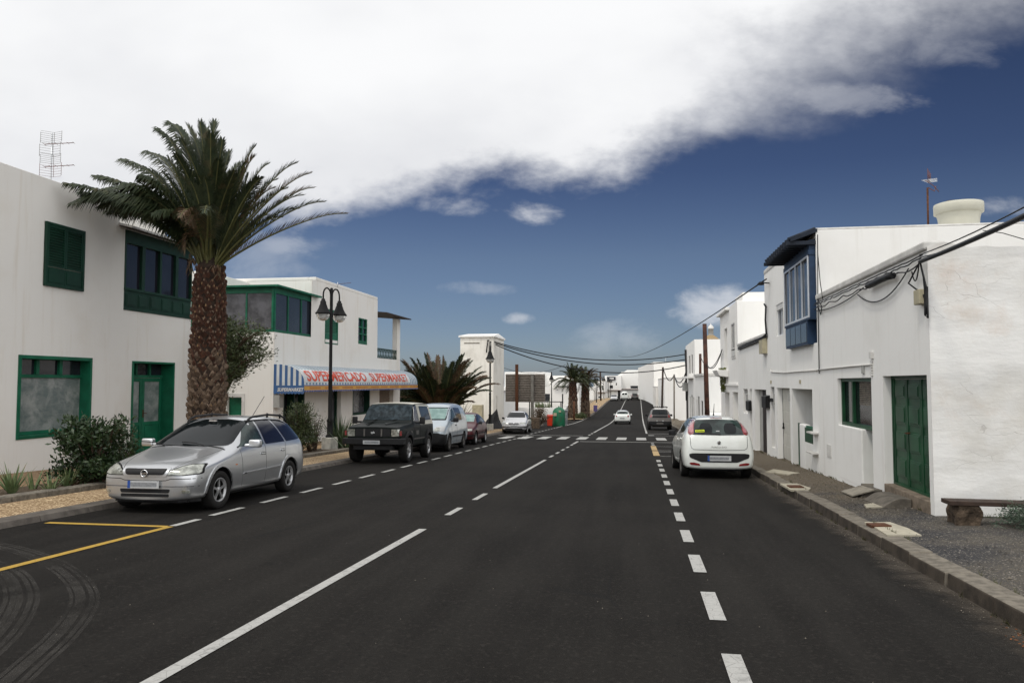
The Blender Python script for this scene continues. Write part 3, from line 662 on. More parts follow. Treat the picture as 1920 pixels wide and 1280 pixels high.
# tank on the roof of B
tk=Vector((8.02,20.9,-.10)); zt_=6.30
K_=.88
T=empty('roof_tank',(tk.x,tk.y,5.2),'big round white tank with a wide rim on the flat roof at right','tank')
m=MB(); m.lathe([(r_*K_,z_) for r_,z_ in [(0,5.2),(.485,5.2),(.50,5.55),(.535,5.9),(.575,6.03),(.58,6.08)]],tk,40); m.build('body',M['cream_white'] if 'cream_white' in M else M.setdefault('cream_white',pm('cream_white_plastic',(.50,.49,.41),.5,0,.1,2)),T)
m=MB(); m.lathe([(r_*K_,z_) for r_,z_ in [(.56,6.04),(.635,6.04),(.64,6.22),(.63,6.28),(.60,6.29),(.56,6.26),(.54,6.2),(0,6.18)]],tk,40); m.build('rim',M['cream_white'],T)
m=MB(); m.lathe([(0,0),(.16,.0),(.17,.07),(.12,.13),(0,.14)],(7.85,20.9,6.14),9); tag(m.build('stone',M['stone']),'dark brown lump lying on top of the round white roof tank','stone')
# ---- house C : two storeys then one storey
yC0,yCm,yC1=yB1+.02,yR(1384),yR(1351.5)
zC2=3.22; zC1=5.14
C2=obj_at('house',(XR,yC0,-.9),'low white one-storey house with brown slatted door between the two taller ones','house')
shell(-1,XR,13,yC0,yCm-.01,-2,zC2,[(yR(1436.5),yR(1414),-.75,1.45,.2),(yR(1409),yR(1405),-.75,1.45,.3),(yR(1401),yR(1393),.50,1.43,.25)]).build('wall',M['wall_r'],C2,weld=True,bevel=.02)
f=MB(); f.box(XR-.04,XR+.3,yC0,yCm-.01,zC2,zC2+.10); f.build('coping',M['wall_rail'],C2,bevel=.02)
a,b=yR(1436.5),yR(1421.5); f=MB(); f.box(XR+.15,XR+.2,a,b,-.75,1.45)
for k in range(12): f.box(XR+.135,XR+.16,a+(b-a)*k/12+.01,a+(b-a)*(k+1)/12-.01,-.73,1.43)
f.build('door',M['garage_brown'],C2)
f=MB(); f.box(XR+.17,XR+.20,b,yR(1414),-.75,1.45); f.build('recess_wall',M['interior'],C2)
f=MB(); f.box(XR+.24,XR+.29,yR(1409),yR(1405),-.75,1.45); f.build('door',M['white_metal'],C2)
f=MB(); frame2(f,XR+.2,-1,yR(1401),yR(1393),.50,1.43,.05,0,.04); w=f.build('window',M['garage_brown'],C2)
f=MB(); f.box(XR+.2,XR+.21,yR(1401)+.04,yR(1393)-.04,.52,1.41); f.build('pane',M['glass_dark'],w)
for (u0,v0,u1,v1,t,m_,nm) in ((1432,638,1439,662,.16,'cream','meter_box'),(1403,752,1409,770,.10,'black','letter_box'),(1436,743,1444,765,.14,'black','letter_box'),(1400,740,1403,768,.03,'interior','name_plate')):
    f=MB(); a=onx(u0,v0,XR); b=onx(u1,v1,XR); f.box(XR-t,XR+.01,a.y,b.y,b.z,a.z)
    f.prism([(XR-t-.01,b.y-.01,a.z),(XR+.0,b.y-.01,a.z+.05),(XR,b.y-.01,a.z)],(0,a.y-b.y+.02,0)); f.build(nm,M[m_],C2 if u1<1440 or nm=='meter_box' else B)
C1=obj_at('house',(XR,yCm,-1.1),'white two-storey house with slatted shutter and little balcony ledge behind the low one','house')
ops=[(yR(1364.5),yR(1359),2.3,4.28,.3),(yR(1380),yR(1373),2.75,4.32,.06),(yR(1367),yR(1359),-1.1,1.24,.35),(yR(1383),yR(1373),-1.1,1.28,.35)]
shell(-1,XR,13,yCm,yC1,-2.2,zC1,ops).build('wall',M['wall_far'],C1,weld=True,bevel=.02)
f=MB(); f.box(XR-.18,XR+.4,yR(1369),yC1,zC1-.12,zC1+.02); f.build('cornice',M['wall_far'],C1,bevel=.02)
f=MB(); f.box(XR+.3,XR+1.2,yCm+.5,yCm+3,zC1,zC1+.42); f.build('roof_block',M['wall_far'],C1)
f=MB(); a,b=yR(1380),yR(1373); frame2(f,XR+.03,-1,a,b,2.75,4.32,.07,0,.06,hs=(3.2,))
for k in range(18): f.box(XR-.0,XR+.02,a+.07,b-.07,3.27+k*.055,3.30+k*.055)
f.box(XR-.02,XR+.02,a+.1,b-.1,2.85,3.1); w=f.build('shutter',M['white_metal'],C1)
f=MB(); f.box(XR+.035,XR+.045,a,b,2.76,4.3); f.build('pane',M['black'],w)
for (u0,u1,zb_) in ((1367,1359,2.3),): pass
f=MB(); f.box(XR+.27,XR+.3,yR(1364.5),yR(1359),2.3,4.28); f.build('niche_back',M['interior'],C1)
f=MB(); f.box(XR+.3,XR+.35,yR(1367),yR(1359),-1.1,1.24); f.build('door',M['white_metal'],C1)
f=MB(); f.box(XR+.3,XR+.35,yR(1383),yR(1373),-1.1,1.28); f.box(XR+.28,XR+.31,yR(1380),yR(1374.5),-1.0,1.2); f.build('door',M['white_metal'],C1)
f=MB(); f.prism([(XR-.55,yR(1366),2.28),(XR,yR(1366),2.28),(XR,yR(1366),1.95),(XR-.40,yR(1366),2.0)],(0,yR(1357)-yR(1366),0)); f.build('balcony_ledge',M['wall_far'],C1,bevel=.02)
f=MB(); f.box(XR-.06,XR+.01,yCm+.05,yC1,1.55,1.65); f.build('string_course',M['wall_far'],C1)
# ---- far houses on the right
def simple_house(label,side,xs,xb,y0,y1,zb,zt,ops=(),front=(),mat='wall_far',group=None,cope=True,wmat='glass_dark'):
    H=obj_at('house',(xs,y0,zb+.5),label,'house',group)
    shell(side,xs,xb,y0,y1,zb,zt,[(*o,.12) for o in ops],[(*o,.12) for o in front]).build('wall',M[mat],H,weld=True)
    if cope: f=MB(); a,b=min(xs,xb),max(xs,xb); f.box(a-.05,b+.05,y0-.05,y0+.25,zt,zt+.1); f.box(xs-.05,xs+.25,y0+.25,y1,zt,zt+.1); f.build('coping',M['wall_rail'],H)
    for (a,b,c,d) in ops:
        f=MB(); frame2(f,xs-side*.1,side,a,b,c,d,min(.06,(b-a)/4),0,.05); w=f.build('door' if c<zb+2.0 and d-c>1.5 else 'window',M['garage_brown'],H)
        f=MB(); f.box(xs-side*.11,xs-side*.10,a,b,c,d); f.build('pane',M[wmat],w)
    for (a,b,c,d) in front:
        f=MB(); f.box(a,b,y0+.1,y0+.115,c,d); f.box(a,b,y0+.05,y0+.1,c,c+.05); f.build('window',M[wmat],H)
    return H
zg=zr(60)
D1=simple_house('white two-storey house where the street cables are fixed, beyond the wooden pole',-1,XR,12,59,70,-3,4.92,[(64.0,65.6,2.45,3.9),(61.2,62.6,2.45,3.9),(60.2,61.2,-1.6,.6),(62.0,63.2,-1.7,.75),(64.2,65.2,-1.6,.6)],cope=False)
f=MB(); f.box(XR-.5,XR+.02,60.5,66.8,2.05,2.2); f.build('balcony_slab',M['wall_far'],D1)
f=MB(); f.box(XR-.35,XR+.3,66.9,69.5,1.0,1.7); f.build('meter_box',M['interior'],D1)
f=MB(); f.box(XR-.05,XR+.1,67.2,69.2,-2.2,1.0); f.build('garage_door',M['garage_brown'],D1)
D3=simple_house('low white house with two dark doorways just behind the wooden pole',-1,XR,12,51,58.98,-3,2.15,[(52.0,53.4,-1.5,.5),(55,56.4,-1.5,.75),(57,57.8,-1.4,.5)],cope=False,mat='wall_r')
f=MB(); f.box(XR-.1,12,50.95,58.9,2.15,2.30); f.build('roof_slab',M['wall_rail'],D3)
f=MB(); f.box(XR,12,40.2,50.9,-3,zr(45)+1.2)
tag(f.build('garden_wall',M['wall_far'],bevel=.03),'low white yard wall between the slatted-shutter house and the house behind the pole','wall')
simple_house('long white one-storey house with plain side wall facing the street beyond the off-road car',-1,3.15,13,97,128,-4,2.25,[(100+k*5,101.6+k*5,-2.5,-.3) for k in range(5)],front=(),mat='wall_far')
simple_house('white one-storey house with small dark windows at the top of the rise on the right',-1,2.75,10,128.02,152,-4,1.0,[(131,132.4,-2.3,0),(136,138,-1.2,.0),(142,143.6,-2.3,0),(147,149,-1.4,0)],mat='wall_l')
E_=obj_at('house',(2.95,152,-2.5),'tallest plain white building with sloping skyline at the far right end of the street','house')
m=MB(); m.prism([(2.95,152.1,-4),(14,152.1,-4),(14,212,-4),(-.05,212,-4)],(0,0,9.75)); m.build('wall',M['wall_far'],E_)
m=MB(); m.box(5.2,5.25,151.9,152.1,5.75,6.7); m.box(4.6,5.9,151.9,152.0,6.6,6.66); m.build('antenna',M['alu'],E_)
# far end of the street
def far_block(label,x0,x1,y,zb,zt,wins=(),depth=18,extra=None):
    H=obj_at('house',(x0,y,zb),label,'house'); f=MB(); f.facade((0,y,0),(1,0,0),(0,-1,0),x0,x1,zb,zt,[(*w,.15) for w in wins])
    f.quad((x0,y,zb),(x0,y+depth,zb),(x0,y+depth,zt),(x0,y,zt)); f.quad((x1,y,zb),(x1,y+depth,zb),(x1,y+depth,zt),(x1,y,zt)); f.quad((x0,y,zt),(x1,y,zt),(x1,y+depth,zt),(x0,y+depth,zt))
    f.build('wall',M['wall_far'],H)
    for w in wins:
        g_=MB(); g_.box(w[0],w[1],y+.12,y+.14,w[2],w[3]); g_.box(w[0],w[1],y+.05,y+.12,w[2],w[2]+.08); g_.build('window',M['glass_dark'],H)
    return H
def fx_(u,y): return onx_y(u,y)
def onx_y(u,y): return ony(u,700,y).x
def zy(v,y): return ony(1150,v,y).z
yy=236
H=far_block('bright white building with stepped roofline closing the far end of the street',onx_y(1165,yy),onx_y(1199,yy),yy,-6,zy(697,yy),[(onx_y(1182,yy),onx_y(1196,yy),zy(728,yy),zy(723,yy))])
m=MB(); m.prism([(onx_y(1157,yy),yy+.5,zy(704,yy)),(onx_y(1166,yy),yy+.5,zy(699,yy)),(onx_y(1176,yy),yy+.5,zy(693.5,yy)),(onx_y(1197,yy),yy+.5,zy(693.5,yy)),(onx_y(1197,yy),yy+.5,zy(706,yy)),(onx_y(1157,yy),yy+.5,zy(706,yy))],(0,12,0)); m.build('roof_block',M['wall_far'],H)
m=MB(); m.box(onx_y(1164,yy),onx_y(1198,yy),yy-.6,yy,zy(730,yy),zy(729,yy)); m.build('ledge',M['rust'],H)
yy=228
def W(u0,v0,u1,v1,y): return (onx_y(u0,y),onx_y(u1,y),zy(v1,y),zy(v0,y))
H=far_block('white corner building carrying a dark framed sign board on its roof edge',onx_y(1134,yy),onx_y(1164.5,yy),yy,-6,zy(704,yy),[W(1143,722,1149,728,yy),W(1154.5,717.5,1156.5,722,yy),W(1158,732,1163,750,yy)])
sgn=MB(); a=W(1138,706,1154,712.5,yy); sgn.box(a[0],a[1],yy-.35,yy-.02,a[2],a[3]); sg=sgn.build('sign_board',M['glass_tint'],H)
b_=MB(); a=W(1143,708,1151,711,yy); b_.box(a[0],a[1],yy-.40,yy-.351,a[2],a[3]); b_.build('sign_panel',M['white_metal'],sg)
m=MB(); a=W(1133,731,1166,732,yy); m.box(a[0],a[1],yy-.5,yy,a[2],a[3]); m.build('ledge',M['rust'],H)
yy=214
H=far_block('narrow white two-storey house with tall dark windows, left of the sign board building',onx_y(1113,yy),onx_y(1134.5,yy),yy,-6,zy(713,yy),[W(1119,724,1121,732,yy),W(1123.5,722,1126,731,yy),W(1128.5,722.5,1131,731,yy),W(1121.5,743,1124.5,746,yy)])
m=MB(); a=W(1112,735,1146,736,yy); m.box(a[0],a[1],yy-.5,yy,a[2],a[3]); m.build('ledge',M['rust'],H)
far_block('grey-white low house half hidden behind the far palms',onx_y(1101,190),onx_y(1113,190),190,-6,zy(726,190),[W(1103,735,1105,739,190)])
# domed lantern beyond the roofs
dm=empty('church_dome',(12.6,140,3),'little ochre roof with a grey domed lantern showing above the white houses beyond the pole','church dome')
d0=ony(1333,630,140); s=140/F_PX
m=MB(); zt0=ony(1333,636,140).z
m.lathe([(17*s,zt0-6),(17*s,zt0-.02),(14*s,zt0+.1),(5.5*s,zt0+7.5*s),(0,zt0+8*s)],(d0.x,140,0),8,smooth=False); m.build('roof',pm('ochre_roof',(.30,.22,.12),.8),dm)
m=MB(); m.lathe([(4.6*s,zt0+7*s),(4.6*s,zt0+19*s),(5.5*s,zt0+19.3*s)],(d0.x,140,0),12); m.build('lantern',M['interior'],dm)
m=MB(); m.lathe([(5.5*s,zt0+19.3*s),(5.2*s,zt0+22*s),(3.5*s,zt0+25*s),(1*s,zt0+26.5*s),(.3*s,zt0+29*s),(0,zt0+31*s)],(d0.x,140,0),12); m.build('dome_cap',M['white_metal'],dm)
m=MB(); m.box(d0.x-30*s,d0.x+30*s,141,160,-6,zt0-.3); tag(m.build('church_wall',M['wall_far']),'white church wall under the ochre roof, beyond the street houses','church wall')
# ================================================================ LEFT SIDE
# ---- house 1
yH0,yH1=-6.,onx(358,600,XL).y; zH=zL(100,338)
H1=obj_at('house',(XL,yH0,-.5),'near left cream-white two-storey house with green shutters, shop window and balcony gallery behind the palm','house')
sw=(yL(35),yL(170),.39,2.30); dd=(yL(247),yL(326),-.50,2.30); sh=(yL(75),yL(149),4.03,5.60); gal=(yL(228),yL(355),3.72,5.98)
step=yL(217)
m=MB()
m.facade((XL,0,0),(0,1,0),(1,0,0),yH0,yH1,-1.5,gal[3]+.12,[(*sw,.32),(*dd,.45),(*sh,.06),(gal[0],gal[1],gal[2],gal[3],.12)])
m.facade((XL,0,0),(0,1,0),(1,0,0),yH0,step,gal[3]+.12,zH,[])
for (a,b,c,d,e,g_) in ((XL,step,gal[3]+.12,zH,XL-12,0),): m.quad((a,b,c),(e,b,c),(e,b,d),(a,b,d))
m.quad((XL,yH0,-1.5),(XL-12,yH0,-1.5),(XL-12,yH0,zH),(XL,yH0,zH)); m.quad((XL,yH1,-1.5),(XL-12,yH1,-1.5),(XL-12,yH1,gal[3]+.12),(XL,yH1,gal[3]+.12))
m.quad((XL,yH0,zH),(XL,step,zH),(XL-12,step,zH),(XL-12,yH0,zH)); m.quad((XL,step,gal[3]+.12),(XL,yH1,gal[3]+.12),(XL-12,yH1,gal[3]+.12),(XL-12,step,gal[3]+.12))
m.build('wall',M['wall_l'],H1,weld=True,bevel=.015)
m=MB(); m.box(XL-5,XL-.9,step+.3,yH1-.1,gal[3]+.12,gal[3]+.95); m.build('roof_block',M['wall_l'],H1)
# shutter window
def louvre_window(root,X,side,y0,y1,z0,z1,leaves=2,mat='green_shut',base=.27,open_leaf=None):
    f=MB(); frame2(f,X,side,y0,y1,z0,z1,.06,-.02,.045); w=f.build('window',M[mat],root,bevel=.004)
    lw=(y1-y0-.12)/leaves; zb=z0+.06+(z1-z0)*base
    for k in range(leaves):
        a=y0+.06+k*lw+.004; b=a+lw-.008; s=MB()
        frame2(s,X,side,a,b,zb,z1-.065,.05,-.0,.03); n=int((z1-zb-.2)/.062)
        for j in range(n):
            z=zb+.06+j*(z1-.065-zb-.1)/n
            s.obox((X+side*.015,(a+b)/2,z+.022),(side*.013,0,-.016),(0,(b-a)/2-.05,0),(.003,0,.003))
        s.box(X-side*.005,X-side*.002,a+.04,b-.04,zb+.03,z1-.1)
        s.box(X,X+side*.02,a,b,z0+.065,zb-.01); s.box(X+side*.02,X+side*.032,a+.06,b-.06,z0+.11,zb-.06)
        s.build('shutter',M[mat],w)
    return w
louvre_window(H1,XL+.02,1,*sh)
# shop window
f=MB(); y0,y1,z0,z1=sw; X=XL-.02
f.box(XL-.30,XL+.035,y0,y0+.05,z0,z1); f.box(XL-.30,XL+.035,y1-.05,y1,z0,z1); f.box(XL-.30,XL+.035,y0+.05,y1-.05,z1-.055,z1); f.box(XL-.30,XL+.035,y0+.05,y1-.05,z0,z0+.05)
f.box(XL+.002,XL+.028,y0-.03,y0,z0-.03,z1+.03); f.box(XL+.002,XL+.028,y1,y1+.03,z0-.03,z1+.03); f.box(XL+.002,XL+.028,y0,y1,z1,z1+.03); f.box(XL+.002,XL+.028,y0,y1,z0-.03,z0)
tz=z1-.46
f.box(XL-.30,XL-.22,y0+.05,y1-.05,tz-.04,tz+.04)
q=(y1-y0-.1)/3
for k in (1,2): f.box(XL-.295,XL-.20,y0+.05+k*q-.05,y0+.05+k*q+.05,tz+.04,z1-.06)
f.box(XL-.295,XL-.23,y0+.05,y1-.05,z0+.05,z0+.13)
w=f.build('shop_window',M['green_mid'],H1,bevel=.004)
f=MB(); f.box(XL-.29,XL-.27,y0+.05,y1-.05,z0+.08,tz-.03); f.build('pane',M['glass_white'],w)
f=MB(); f.box(XL-.29,XL-.27,y0+.05,y1-.05,tz+.03,z1-.05); f.build('transom_pane',M['glass_tint'],w)
# double door with transom
f=MB(); y0,y1,z0,z1=dd
f.box(XL-.43,XL+.035,y0,y0+.055,z0,z1); f.box(XL-.43,XL+.035,y1-.055,y1,z0,z1); f.box(XL-.43,XL+.035,y0+.055,y1-.055,z1-.055,z1)
tz=z1-.43; f.box(XL-.43,XL-.34,y0+.055,y1-.055,tz-.04,tz+.04)
q=(y1-y0-.11)/3
for k in (1,2): f.box(XL-.425,XL-.33,y0+.055+k*q-.04,y0+.055+k*q+.04,tz+.04,z1-.06)
f.build('door_frame',M['green_mid'],H1,bevel=.004)
mid=(y0+y1)/2
for a,b in ((y0+.06,mid-.004),(mid+.004,y1-.06)):
    f=MB(); frame2(f,XL-.38,1,a,b,z0,tz-.045,.11,-.03,.02); f.box(XL-.40,XL-.375,a+.11,b-.11,z0+.11,z0+.95); f.box(XL-.375,XL-.362,a+.16,b-.16,z0+.16,z0+.48); f.box(XL-.375,XL-.362,a+.16,b-.16,z0+.55,z0+.88); f.box(XL-.41,XL-.358,a+.11,b-.11,z0+.92,z0+1.02)
    d=f.build('door',M['green_mid'],H1,bevel=.004)
    f=MB(); f.box(XL-.40,XL-.385,a+.1,b-.1,z0+1.0,tz-.14); f.build('pane',M['glass_white'],d)
    if a>mid: f=MB(); f.box(XL-.36,XL-.35,a+.03,a+.08,z0+1.15,z0+1.38); f.tube([(XL-.35,a+.055,z0+1.28),(XL-.30,a+.055,z0+1.28),(XL-.30,a+.15,z0+1.27)],.011,6); f.build('handle',M['rust'],d)
f=MB(); f.box(XL-.42,XL-.40,y0+.05,y1-.05,tz+.03,z1-.05); f.build('transom_pane',M['glass_tint'],H1)
# balcony gallery
y0,y1,z0,z1=gal; f=MB(); X=XL-.02
zs=z0+.56
f.box(X-.08,X+.05,y0,y1,z0,z0+.05); f.box(X-.08,X+.06,y0,y1,zs,zs+.07); f.box(X-.08,X+.05,y0,y1,z1-.36,z1)
f.box(X-.07,X+.02,y0,y1,z0+.05,zs)
n=6; pw=(y1-y0)/n
for k in range(n):
    a=y0+k*pw+.08; b=a+pw-.16; f.box(X+.02,X+.035,a,b,z0+.12,zs-.08); f.box(X+.035,X+.045,a+.04,b-.04,z0+.16,zs-.12)
n=4; pw=(y1-y0)/n
for k in range(n+1):
    a=y0+k*pw; w_=.05 if k in(0,n) else (.07 if k%2 else .045); f.box(X-.07,X+.045,max(y0,a-w_),min(y1,a+w_),zs+.07,z1-.36)
g=f.build('balcony_gallery',M['green_shut'],H1,bevel=.004)
f=MB(); f.box(X-.05,X-.04,y0,y1,zs+.05,z1-.34); f.build('pane',M['glass_blue'] if 0 else M['glass_tint'],g)
f=MB(); f.prism([(XL-.1,step-.05,gal[3]+.10),(XL+.42,step-.05,gal[3]-.02),(XL+.42,step-.05,gal[3]+.04),(XL-.1,step-.05,gal[3]+.17)],(0,yH1-step+.3,0)); f.build('canopy',M['wall_rail'],H1)
f=MB(); f.prism([(XL-.02,step-.02,gal[3]+.055),(XL+.40,step-.02,gal[3]-.05),(XL+.40,step-.02,gal[3]-.025),(XL-.02,step-.02,gal[3]+.095)],(0,yH1-step+.24,0)); f.build('canopy_boards',M['wood_dark'],H1)
# ---- supermarket
XS=-14.2; yS0,yS1=yL(513),yL(750); yU=yL(590); yE=yL(707)
zT=zL(590,525); zM=zL(513,622)
S=obj_at('shop_building',(XS,yS0,-.9),'white two-storey supermarket building with green glazed veranda and striped awning','shop')
z0=-2.5
v1=(yL(608),yL(633),zL(620,645),zL(620,580)); v2=(yL(671),yL(688),zL(680,655),zL(680,597))
gd=[(yL(532),yL(572),-.9,1.62),(yL(616),yL(640),-1.0,1.6),(yL(662),yL(694),.05,1.6),(yL(712),yL(738),-1.2,1.6)]
lo=(yL(709),yL(745),zL(720,672),zL(712,592))
m=MB()
m.facade((XS,0,0),(0,1,0),(1,0,0),yS0,yE,z0,zM,[(*o,.35) for o in gd[:3]]); m.facade((XS,0,0),(0,1,0),(1,0,0),yE,yS1,z0,lo[2],[(*gd[3],.35)])
sd=(onx_y(426,yS0),onx_y(454,yS0),-.9,ony(440,744,yS0).z)
m.facade((0,yS0,0),(1,0,0),(0,-1,0),XS-12,XS,z0,zM,[(*sd,.25)])
m.facade((XS,0,0),(0,1,0),(1,0,0),yL(582),yE,zM,zT,[(*v1,.12),(*v2,.12)])
m.facade((0,yU,0),(1,0,0),(0,-1,0),XS-12,XS,zM,zT,[])
m.quad((XS,yE,zM),(XS-12,yE,zM),(XS-12,yE,zT),(XS,yE,zT)); m.quad((XS,yU,zT),(XS,yE,zT),(XS-12,yE,zT),(XS-12,yU,zT))
m.quad((XS,yS1,z0),(XS-12,yS1,z0),(XS-12,yS1,lo[2]),(XS,yS1,lo[2])); m.quad((XS,yE,lo[2]),(XS,yS1,lo[2]),(XS-12,yS1,lo[2]),(XS-12,yE,lo[2])); m.quad((XS,yE,lo[2]),(XS-12,yE,lo[2]),(XS-12,yE,zM),(XS,yE,zM))
m.build('wall',M['wall_l'],S,weld=True,bevel=.02)
m=MB(); m.box(XS-.35,XS-.0,yU,yE,zT+.002,zT+.16); m.box(XS-12,XS-.35,yU,yU+.3,zT+.002,zT+.16); m.build('parapet',M['wall_l'],S,bevel=.03)
m=MB(); m.box(XS-12,XS-3.2,yS0+.2,yU-.01,zM,zT-.02); m.build('rear_block',M['wall_l'],S,bevel=.03)
# glazed veranda at the corner
f=MB(); zc=zL(515,540)+.05; Xv=XS-.06; yv=yS0+.08; yv1=yU-.05; zlo=zM+.02
def vbar(mb,a,b,w=.05): pass
xw=XS-3.6
for k in range(4):      # street side mullions
    yy_=yv+(yv1-yv)*k/3; f.box(Xv-.08,Xv+.0,yy_-(.07 if k==0 else .035),yy_+.04,zlo,zc)
f.box(Xv-.08,Xv+.01,yv,yv1,zlo-.02,zlo+.09); f.box(Xv-.08,Xv+.01,yv,yv1,zc-.22,zc)
for k in range(4):
    xx=Xv-(Xv-xw)*k/3; f.box(xx-.04,xx+.035,yv-.01,yv+.07,zlo+.09,zc-.22)
f.box(xw,Xv-.08,yv-.01,yv+.07,zlo-.02,zlo+.09); f.box(xw,Xv-.08,yv-.01,yv+.07,zc-.22,zc)
f.prism([(Xv+.02,yv-.02,zc+.05),(Xv+.02,yv-.02,zc-.35),(Xv+.01,yv-.02,zlo)][0:0] or [(Xv-.06,yv-.03,zlo),(Xv+.03,yv-.03,zlo),(Xv+.03,yv-.03,zc),(Xv-.06,yv-.03,zc)],(0,.09,0))
g=f.build('veranda',M['green_mid'],S)
f=MB(); f.box(Xv-.05,Xv-.04,yv+.05,yv1,zlo+.05,zc-.2); f.box(xw,Xv-.05,yv+.03,yv+.04,zlo+.05,zc-.2); f.build('pane',M['glass_blue'],g)
f=MB(); f.box(xw,Xv-.12,yv+.012,yv+.02,zlo+.1,zc-.24)
f.build('curtain',M['curtain'],g)
f=MB(); ov=.28
f.prism([(xw-.2,yv-ov,zc),(Xv+ov,yv-ov,zc),(Xv+ov,yv1+.1,zc+.0),(Xv+ov-.02,yv1+.1,zc+.04),(xw-.2,yv1,zc+.04)][0:0] or [(xw-.2,yv-ov,zc+.005),(Xv+ov,yv-ov,zc+.005),(Xv+ov,yv1+.25,zc+.005),(xw-.2,yv1+.25,zc+.005)],(0,0,.07)); f.build('veranda_roof',M['green_mid'],S)
# upper windows
louvre_window(S,XS-.04,1,*v1,mat='green_mid')
f=MB(); frame2(f,XS-.10,1,*v2,.06,0,.08,vs=((v2[0]+v2[1])/2,),hs=(v2[2]+.42,v2[2]+.8,v2[2]+1.15)); f.box(XS-.06,XS-.01,v2[0],v2[1],v2[2],v2[2]+.38); w=f.build('window',M['green_mid'],S)
f=MB(); f.box(XS-.11,XS-.10,v2[0],v2[1],v2[2]+.3,v2[3]); f.build('pane',M['glass_dark'],w)
# loggia at the far end of the upper floor
f=MB(); f.box(XS-.30,XS-.003,yS1-.60,yS1-.003,lo[2],lo[3]+.1); f.build('pillar',M['wall_l'],S,bevel=.02); f=MB(); f.box(XS-3.,XS-2.7,yS1-.3,yS1-.003,lo[2],lo[3]+.1); f.build('pillar',M['wall_l'],S,bevel=.02)
f=MB(); f.box(XS-.06,XS-.03,yE,yS1-.3,lo[2]+.5,lo[2]+.56); f.box(XS-.06,XS-.03,yE,yS1-.3,lo[2]-.02,lo[2]+.04)
k=yE
while k<yS1-.3: f.obox((XS-.045,k+.12,lo[2]+.27),(.012,0,0),(0,.10,.23),(0,.02,-.01)); f.obox((XS-.045,k+.12,lo[2]+.27),(.010,0,0),(0,.10,-.23),(0,.02,.01)); k+=.28
f.build('railing',M['green_shut'],S)
f=MB(); f.prism([(XS-3.4,yE-.0,lo[3]+.42),(XS+.55,yE-.0,lo[3]+.10),(XS+.55,yE-.0,lo[3]+.16),(XS-3.4,yE,lo[3]+.50)],(0,yS1-yE+.45,0)); f.build('loggia_roof',M['wood_dark'],S)
# ground floor openings
for i,(a,b,c,d) in enumerate(gd):
    f=MB()
    if i==3:
        f.box(XS-.3,XS-.27,a,b,c,d)
        for k in range(14): f.box(XS-.27,XS-.25,a,b,c+.1+k*.2,c+.24+k*.2)
        f.build('roller_shutter',pm('roller_slats',(.20,.15,.11),.6,0,.2,8),S); continue
    frame2(f,XS-.3,1,a,b,c,d,.10,-.02,.30 if i!=1 else .1,vs=(((a+b)/2,) if i!=2 else ())); w=f.build('door' if i!=2 else 'shop_window',M['green_shut'],S)
    f=MB(); f.box(XS-.31,XS-.30,a,b,c,d); f.build('pane',M['glass_tint'] if i==0 else M['curtain'],w)
    if i==0: f=MB(); f.box(XS-.28,XS-.26,a+1.6,a+2.4,c,d-.1); f.build('poster',M['curtain'],w)
    if i==1: f=MB(); f.box(XS-.2,XS-.19,a+.2,(a+b)/2-.1,c+.6,d-.15); f.build('poster',M['interior'],w)
f=MB(); a,b,c,d=sd; f.box(a+.02,b-.02,yS0+.18,yS0+.22,c,d-.02); f.box(a+.1,b-.1,yS0+.165,yS0+.19,c+.15,c+1.0); f.box(a+.1,b-.1,yS0+.165,yS0+.19,c+1.1,d-.12); dr=f.build('side_door',M['green_mid'],S)
f=MB(); f.box(a-.12,b+.12,yS0-.025,yS0,d+.01,d+.13); f.box(b+.01,b+.13,yS0-.025,yS0,c,d+.01); f.build('door_surround',M['wall_rail'],S)
f=MB(); f.box(XS-.0,XS+.25,yS0+.02,yS0+.4,.7,1.2); f.build('vent_box',M['interior'],S)
for yb in (yL(590),yL(700)):
    f=MB(); f.box(XS,XS+.12,yb,yb+.4,1.3,1.6); f.build('wall_lamp',M['black'],S)
# ---- awning
AW=obj_at('awning',(XS,yS0,1.5),'blue and white striped barrel awning reading SUPERMERCADO SUPERMARKET in red over the shop front','awning')
ya,yb=yS0+.02,yL(743)+.1; zt0,zf=2.42,1.60; R1=1.28
def aw_pt(t):  # t 0..1 from wall top to front edge
    a=t*math.pi/2; return (XS+R1*math.sin(a)**.9 if t>0 else XS, zf+(zt0-zf)*max(0,math.cos(a))**.8 if t<1 else zf)
nt=14
ns=100
m=MB(); w_=(yb-ya)/ns
P=[aw_pt(i/nt) for i in range(nt+1)]
for k in range(ns):
    m.cur=k%2; a=ya+k*w_; b=a+w_
    vs=[]; 
    for (x,z) in P: vs+=[(x,a,z),(x,b,z)]
    m.add(vs,[(2*i,2*i+1,2*i+3,2*i+2) for i in range(nt)],True)
def canvas(name,c,em=0):
    mm,nt_,b=newmat(name); co=coords(nt_); f=mapr(nt_,noise(nt_,co,1.4,6,.65),.4,.7)
    nt_.links.new(mixc(nt_,f,c,tuple(x*.72+.03 for x in c)),b.inputs['Base Color']); b.inputs['Roughness'].default_value=.6
    return mm
M['cv_white']=canvas('awning_white',(.58,.60,.60)); M['cv_blue']=canvas('awning_blue',(.03,.10,.25)); M['cv_grey']=canvas('awning_faded_stripe',(.13,.22,.30))
m.build('canopy',[M['cv_white'],M['cv_grey']],AW)
